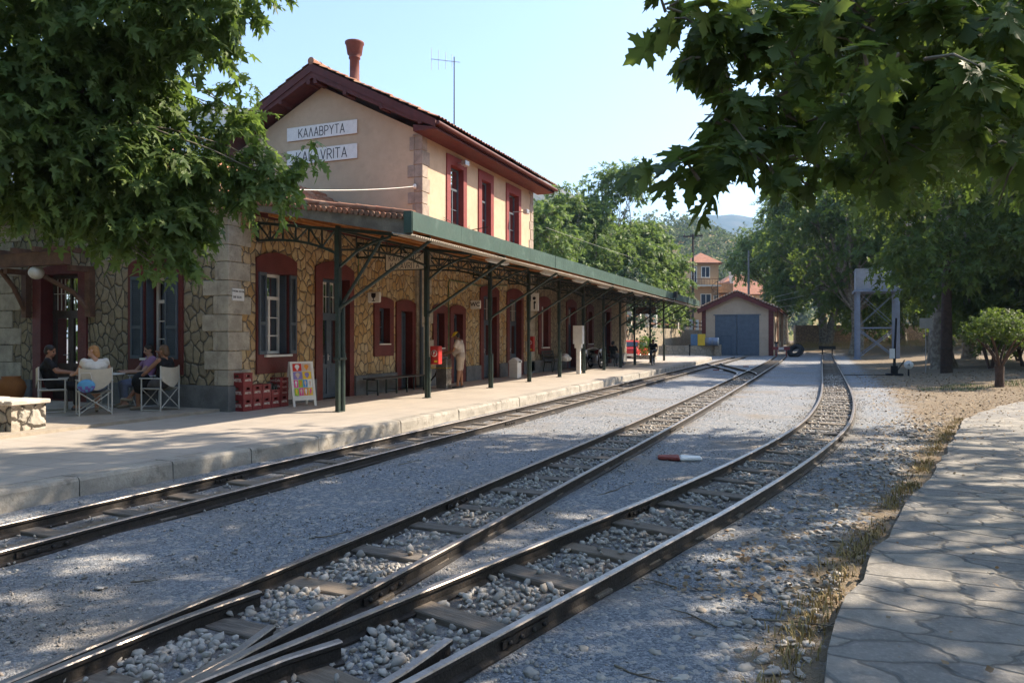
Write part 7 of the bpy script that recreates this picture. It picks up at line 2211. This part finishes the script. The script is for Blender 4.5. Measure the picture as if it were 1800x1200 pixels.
# --- tarred pole with lamp
pp = fr(19.75, 33.2, 0); pp.z = gz(pp.x, pp.y)
po = empty("tarred_pole", "dark tarred wooden pole in front of the thick trunked plane tree", "pole", pp)
MB().tube([pp - Vector((0, 0, .2)), pp + Vector((0, 0, 3)), pp + Vector((0, 0, 6.4))], [.26, .21, .16], 12).build("shaft", m_polewood, po, uvs=False)
for z in (.35, 1.1): MB().lathe([(.27, z), (.275, z + .02), (.27, z + .04)], pp, 12).build("wire_band", m_rail, po, uvs=False)
q = fr(18.6, 33.2, 6.85); mb = MB(); mb.tube([pp + Vector((0, 0, 6.1)), pp + Vector((0, 0, 6.5)) + (q - pp - Vector((0, 0, 6.5))) * .4, q], [.035, .03, .028], 7); mb.build("lamp_arm", m_metal, po, uvs=False)
d = (fr(17.6, 33.2, 6.95) - q); mb = MB(); mb.bar(q, q + d, .22, .10); mb.ell(q + d * .5 - Vector((0, 0, .06)), (.16, .3, .08)); mb.build("lamp_head", m_whitesign, po, uvs=False)
bs = fr(19.6, 34.6, 0); bs.z = gz(bs.x, bs.y)
s = empty("small_board", "small square grey board on a thin post beside the tarred pole", "sign", bs)
MB().tube([bs, bs + Vector((0, 0, 2.5))], .022, 6).build("post", m_metal, s, uvs=False)
MB().box(bs.x - .26, bs.x + .26, bs.y - .02, bs.y, bs.z + 2.1, bs.z + 2.58).build("board", M("grey_board", (.40, .40, .37), .6, .1), s, uvs=False)
# --- point lever and round target
lv = g0(1572, 660); lv.z = gz(lv.x, lv.y)
s = empty("point_lever", "black point lever on a post with a small white label", "lever", lv)
mb = MB(); mb.box(lv.x - .35, lv.x + .35, lv.y - .25, lv.y + .25, lv.z - .02, lv.z + .10); mb.box(lv.x - .14, lv.x + .14, lv.y - .12, lv.y + .12, lv.z + .1, lv.z + .45); mb.build("lever_base", m_blackcl, s, bevel=.02, uvs=False)
mb = MB(); mb.tube([lv + Vector((0, 0, .4)), lv + Vector((.02, 0, 1.2)), lv + Vector((.08, 0, 2.6))], [.06, .05, .04], 8); mb.build("lever_post", m_blackcl, s, uvs=False)
MB().box(lv.x - .20, lv.x + .02, lv.y - .09, lv.y - .07, lv.z + .78, lv.z + 1.22).build("label", m_whitesign, s, uvs=False)
mb = MB(); q = g0(1590, 652); q.z = lv.z + .55; mb.tube([lv + Vector((.1, 0, .2)), q], .03, 7); mb.build("throw_arm", m_blackcl, s, uvs=False)
tp_ = g0(1597, 661); tp_.z = gz(tp_.x, tp_.y)
s2 = empty("point_target", "round white disc with a dark figure on a short post beside the point lever", "disc sign", tp_)
MB().tube([tp_, tp_ + Vector((0, 0, .55))], .035, 7).build("post", m_blackcl, s2, uvs=False)
mb = MB(); mb.lathe([(.19, -.02), (.19, .02)], tp_ + Vector((0, -.05, .50)), 24, ax='y'); mb.build("disc", m_whitesign, s2, uvs=False)
text("4", .19, tp_ + Vector((0, -.078, .50)), 'y', m_letter, s2)
mb = MB(); mb.tube([lv + Vector((-.2, 0, .03)), Vector((cx_of(C3, 35), 36.2, .03))], .02, 6)
tag(mb.build("point_rod", m_rail, None, uvs=False), "thin rusty rod lying from the point lever to the curving track", "rod")

# --- houses
m_orange_wall = M("apricot_house_wall", (.48, .31, .18), .9, .06, .5)
m_housewhite = M("house_white", (.72, .69, .62), .8, .05)
def house(label, org, w, d, h, roofh, mat, windows, over=.5, rz=0, name="house", hip=True):
    """org: front-left ground corner; local x right, y away"""
    root = empty(name, label, "house", org, rz, group="houses beyond the station yard")
    mb = MB(); mb.box(0, w, 0, d, -1, h); mb.build("wall", mat, root).matrix_parent_inverse = Matrix()
    return root
def local_build(root, mb, name, mats, parent=None, **k):
    o = mb.build(name, mats, None, **k); o.parent = parent or root; KIDS.setdefault((parent or root).name, []).append(o); return o
def make_house(label, org, w, d, h, roofh, mat, windows, over=.5, rz=0., levels=(), chimney=None, z0=-1., side_w=()):
    root = empty("house", label, "house", org, rz, group="houses beyond the station yard")
    local_build(root, MB().box(0, w, 0, d, z0, h), "wall", mat)
    x0, x1, y0, y1 = -over, w + over, -over, d + over; r = min(w, d) / 2 + over
    mb = MB()
    A, B, C_, D = (x0, y0, h), (x1, y0, h), (x1, y1, h), (x0, y1, h)
    if w >= d: P, Q = (x0 + r, (y0 + y1) / 2, h + roofh), (x1 - r, (y0 + y1) / 2, h + roofh); fs = [(A, B, Q, P), (B, C_, Q), (C_, D, P, Q), (D, A, P)]
    else: P, Q = ((x0 + x1) / 2, y0 + r, h + roofh), ((x0 + x1) / 2, y1 - r, h + roofh); fs = [(A, B, P), (B, C_, Q, P), (C_, D, Q), (D, A, P, Q)]
    for f in fs: mb.poly(f)
    mb.poly([A, D, C_, B])
    rf = local_build(root, mb, "roof", m_redtile, uvs=False)
    mb = MB(); mb.box(x0 - .03, x1 + .03, y0 - .03, y0 + .12, h - .16, h - .004); mb.box(x1 - .12, x1 + .03, y0 + .12, y1, h - .16, h - .004); local_build(root, mb, "eave", m_brownwood, rf, uvs=False)
    if chimney: local_build(root, MB().box(chimney[0] - .3, chimney[0] + .3, chimney[1] - .3, chimney[1] + .3, h + .2, h + chimney[2]).box(chimney[0] - .38, chimney[0] + .38, chimney[1] - .38, chimney[1] + .38, h + chimney[2] + .002, h + chimney[2] + .15), "chimney", m_housewhite, rf, uvs=False)
    for (a, b, p, q) in windows:
        mb = MB(); mb.box(a - .12, b + .12, -.06, .0, p - .12, p); mb.box(a - .12, b + .12, -.06, .0, q, q + .12); mb.box(a - .12, a, -.06, .0, p, q); mb.box(b, b + .12, -.06, .0, p, q); mb.box((a + b) / 2 - .05, (a + b) / 2 + .05, -.05, .0, p, q)
        w_ = local_build(root, mb, "window", m_housewhite, uvs=False)
        local_build(root, MB().box(a, b, -.02, -.004, p, q), "pane", m_blueglass, w_, uvs=False)
    return root
m_blueglass = M("dark_window_pane", (.05, .065, .09), .15, .05)
Zh = 118
o1 = fr((1213 - 900) * Zh / 1284, Zh, 0)
ho = make_house("apricot three-storey house with balconies and a spiral stair among the trees", o1, 4.6, 8, 13.7, 1.9, m_orange_wall,
    [(.3, 1.0, 10.6, 13.0), (1.9, 3.1, 11.4, 13.0), (1.8, 3.3, 6.2, 8.6), (4.0 - .1, 4.5, 6.6, 8.4)], .55, R(HEAD))
mb = MB(); mb.box(-.3, 4.7, -1.4, 0, 9.85, 10.05); local_build(ho, mb, "balcony_slab", m_housewhite, uvs=False)
mb = MB()
for k in range(12): mb.bar((-.2 + k * .43, -1.35, 10.05), (-.2 + k * .43, -1.35, 11.0), .04)
mb.bar((-.3, -1.35, 11.0), (4.7, -1.35, 11.0), .07); local_build(ho, mb, "balcony_rail", m_brownwood, uvs=False)
mb = MB()
for k in range(26):
    a = k * .42; mb.bar((3.9, -2.0, 3.2 + k * .26), (3.9 + math.cos(a) * .95, -2.0 + math.sin(a) * .95, 3.2 + k * .26), .36, .06)
mb.tube([(3.9, -2.0, 0), (3.9, -2.0, 10.6)], .08, 8)
mb.tube([(3.9 + math.cos(k * .21) * .95, -2.0 + math.sin(k * .21) * .95, 3.9 + k * .13) for k in range(52)], .04, 5)
local_build(ho, mb, "spiral_stair", m_rail, uvs=False)
o2 = fr((1247 - 900) * 121 / 1284, 121, 0)
h2 = make_house("lower apricot wing with a roof terrace and white framed doors right of the three-storey house", o2, 3.3, 7, 8.9, .2, m_orange_wall, [(.5, 1.2, 4.6, 7.4), (2.0, 2.8, 5.2, 7.4)], .35, R(HEAD))
mb = MB(); mb.box(-.3, 3.8, -.5, -.4, 9.2, 10.6); mb.box(3.7, 3.8, -.4, 6, 9.2, 10.6); mb.box(-.3, 3.9, -.55, 6.5, 9.02, 9.18); local_build(h2, mb, "terrace_parapet", M("parapet_brown", (.38, .26, .17), .9), uvs=False)
o3 = fr((1252 - 900) * 128 / 1284, 128, 0)
make_house("long house with a big red hipped roof and a grey chimney behind the shed", o3, 11.5, 12, 9.2, 4.4, M("pale_ochre_wall", (.6, .5, .36), .9), [(1, 2, 6, 8), (4, 5, 6, 8)], .6, R(HEAD), chimney=(4.2, 2.8, 4.0))
o4 = fr(70, 92, 0)
make_house("house half hidden by leaves at the right edge with a brown balcony", o4, 12, 10, 9.5, 3, M("grey_house_wall", (.42, .42, .42), .9), [(1.5, 3, 5.5, 8), (6, 7.5, 5.5, 8)], .6, R(HEAD))

# --- poles and wires
u = fr((1218 - 900) * 112 / 1284, 112, 0)
s = empty("telegraph_pole", "telegraph pole with a heavy crossarm rising over the sunlit trees", "pole", u)
MB().tube([u, u + Vector((0, 0, 17.5))], [.22, .15], 8).build("shaft", m_polewood, s, uvs=False)
d = Vector((CT, ST, 0)); mb = MB(); mb.bar(u + Vector((0, 0, 17.1)) - d * 1.5, u + Vector((0, 0, 17.25)) + d * 1.5, .2, .22)
for t in (-1.3, -.3, .1, .5, 1.35): mb.bar(u + Vector((0, 0, 17.2)) + d * t, u + Vector((0, 0, 17.55)) + d * t, .12)
mb.build("crossarm", m_polewood, s, uvs=False)
u2 = fr((1316 - 900) * 102 / 1284, 102, 0)
s = empty("concrete_pole", "slender grey concrete pole standing behind the shed roof", "pole", u2)
MB().tube([u2, u2 + Vector((0, 0, 13.8))], [.2, .12], 8).build("shaft", m_cement, s, uvs=False)
m_wire = M("pale_wire", (.34, .33, .28), .5, .05)
for i, (y0, y1, x1) in enumerate(((522, 492, 1435), (530, 505, 1445), (541, 519, 1480))):
    wire(["uppermost of the three wires from the shed roof to the dark trees", "middle one of the three wires from the shed roof to the dark trees", "lowest of the three wires from the shed roof to the dark trees"][i], pt(1362, y0, 80), pt(x1 + 60, y1 - 8, 78), .10, .022, mat=m_wire, group="wires by the shed")
wire("thin cable slung from the lamp pole up to the right", pp + Vector((0, 0, 6.2)), pt(1790, 330, 30), .3, .014, mat=m_wire)
wire("thin wire crossing the lit trees above the canopy end", pt(960, 400, 50), pt(1250, 490, 90), .3, .012, mat=m_wire)

# --- parked car glimpsed behind the end of the building
def car(label, loc, rz, body):
    c = empty("parked_car", label, "car", loc, rz)
    prof = [(-2.0, .35), (-2.05, .75), (-1.9, .95), (-1.55, 1.02), (-1.15, 1.42), (-.2, 1.50), (.55, 1.42), (1.15, .98), (1.85, .85), (2.0, .6), (1.98, .32)]
    def loft(P, w, inset=0):
        mb = MB(); V = []; n = len(P)
        for s_ in (-1, 1):
            for y, z in P: V.append((s_ * (w - (max(0, z - .95) * .32)), y, z))
        F = [tuple(range(n - 1, -1, -1)), tuple(range(n, 2 * n))] + [(i, (i + 1) % n, n + (i + 1) % n, n + i) for i in range(n)]
        mb.add(V, F); return mb
    local_build(c, loft(prof, .84), "body", body, bevel=.05, uvs=False)
    mb = MB()
    for s_ in (-1, 1):
        f = lambda z: s_ * (.845 - max(0, z - .95) * .32)
        mb.poly([(f(1.0), -1.35, 1.02), (f(1.0), -.35, 1.02), (f(1.4), -.35, 1.41), (f(1.38), -1.02, 1.38)]); mb.poly([(f(1.0), -.25, 1.02), (f(1.0), .95, 1.02), (f(1.38), .5, 1.38), (f(1.4), -.25, 1.41)])
    mb.poly([(-.72, -1.56, 1.06), (.72, -1.56, 1.06), (.62, -1.20, 1.40), (-.62, -1.20, 1.40)]); mb.poly([(-.74, 1.14, 1.02), (.74, 1.14, 1.02), (.62, .63, 1.40), (-.62, .63, 1.40)])
    local_build(c, mb, "windows", m_blueglass, uvs=False)
    for y in (-1.25, 1.25):
        for s_ in (-1, 1):
            o = local_build(c, MB().lathe([(.2, -.09), (.31, -.09), (.32, 0), (.31, .09), (.2, .09)], (s_ * .76, y, .32), 20, ax='x'), "wheel", m_rubber, uvs=False)
            local_build(c, MB().lathe([(.2, -.095), (.2, .095)], (s_ * .76, y, .32), 16, ax='x'), "rim", m_metal, o, uvs=False)
    for s_ in (-1, 1): local_build(c, MB().box(s_ * .68 - .12, s_ * .68 + .12, -2.06, -1.98, .66, .88), "tail_light", m_red, uvs=False)
    local_build(c, MB().box(-.8, .8, -2.1, -1.95, .38, .54), "bumper", m_white, uvs=False)
    return c
car("red parked car with a blue tinted rear window beyond the end of the building", fr(9.0, 54, .0), R(HEAD - 25), M("red_car_paint", (.45, .03, .03), .3, .05, coat=.5))
# --- clipped cone bush in a planter, gate post
b = fr(9.2, 50.5, .22)
s = empty("potted_bush", "clipped egg-shaped green bush in a stone trough beyond the building corner", "bush", b)
MB().box(b.x - .75, b.x + .75, b.y - .3, b.y + .3, .22, .5).build("trough", m_lowstone, s, bevel=.02)
rng = np.random.default_rng(14)
leaf_mesh("crown", leaf_cloud([(b + Vector((0, 0, .95)), (.38, .38, .62), 2600)], .07, rng, 0, 5, 0, .85), LOBED, leaf_mat("clipped_leaves", [(.06, .13, .02), (.10, .2, .03), (.13, .25, .04)], (.2, .35, .04)), s, rng)
# small bollard and stones at the platform's far end
b = fr(14.6, 60, .0)
s = empty("iron_post", "short black iron post near the far end of the platform", "post", b)
MB().tube([b, b + Vector((0, 0, 1.0))], .05, 8).build("shaft", m_blackcl, s, uvs=False); MB().ell(b + Vector((0, 0, 1.05)), (.09, .09, .09)).build("knob", m_blackcl, s, uvs=False)
# weed crown on the canopy roof
rng = np.random.default_rng(6)
leaf_mesh("foliage", leaf_cloud([(_weed[1] + Vector((0, 0, .28)), (.22, .22, .3), 150)], .10, rng, .2, 5, 0, .3), LOBED, m_leaf, _weed[0], rng)

# ------------------------------------------------------------------ air between the yard and the far mountain
def haze(density):
    m = bpy.data.materials.new("distance_haze"); m.use_nodes = True; nt = m.node_tree
    for n in list(nt.nodes):
        if n.type != 'OUTPUT_MATERIAL': nt.nodes.remove(n)
    v = N(nt, "ShaderNodeVolumePrincipled"); v.inputs["Color"].default_value = (.42, .66, 1.0, 1); v.inputs["Density"].default_value = density; v.inputs["Anisotropy"].default_value = .2
    nt.links.new(v.outputs[0], nt.nodes["Material Output"].inputs["Volume"])
    mb = MB(); mb.box(-3900, 3900, -3900, 3900, -3, 620)
    o = mb.build("haze", m, None, uvs=False); tag(o, kind="stuff")
haze(2.3e-4)
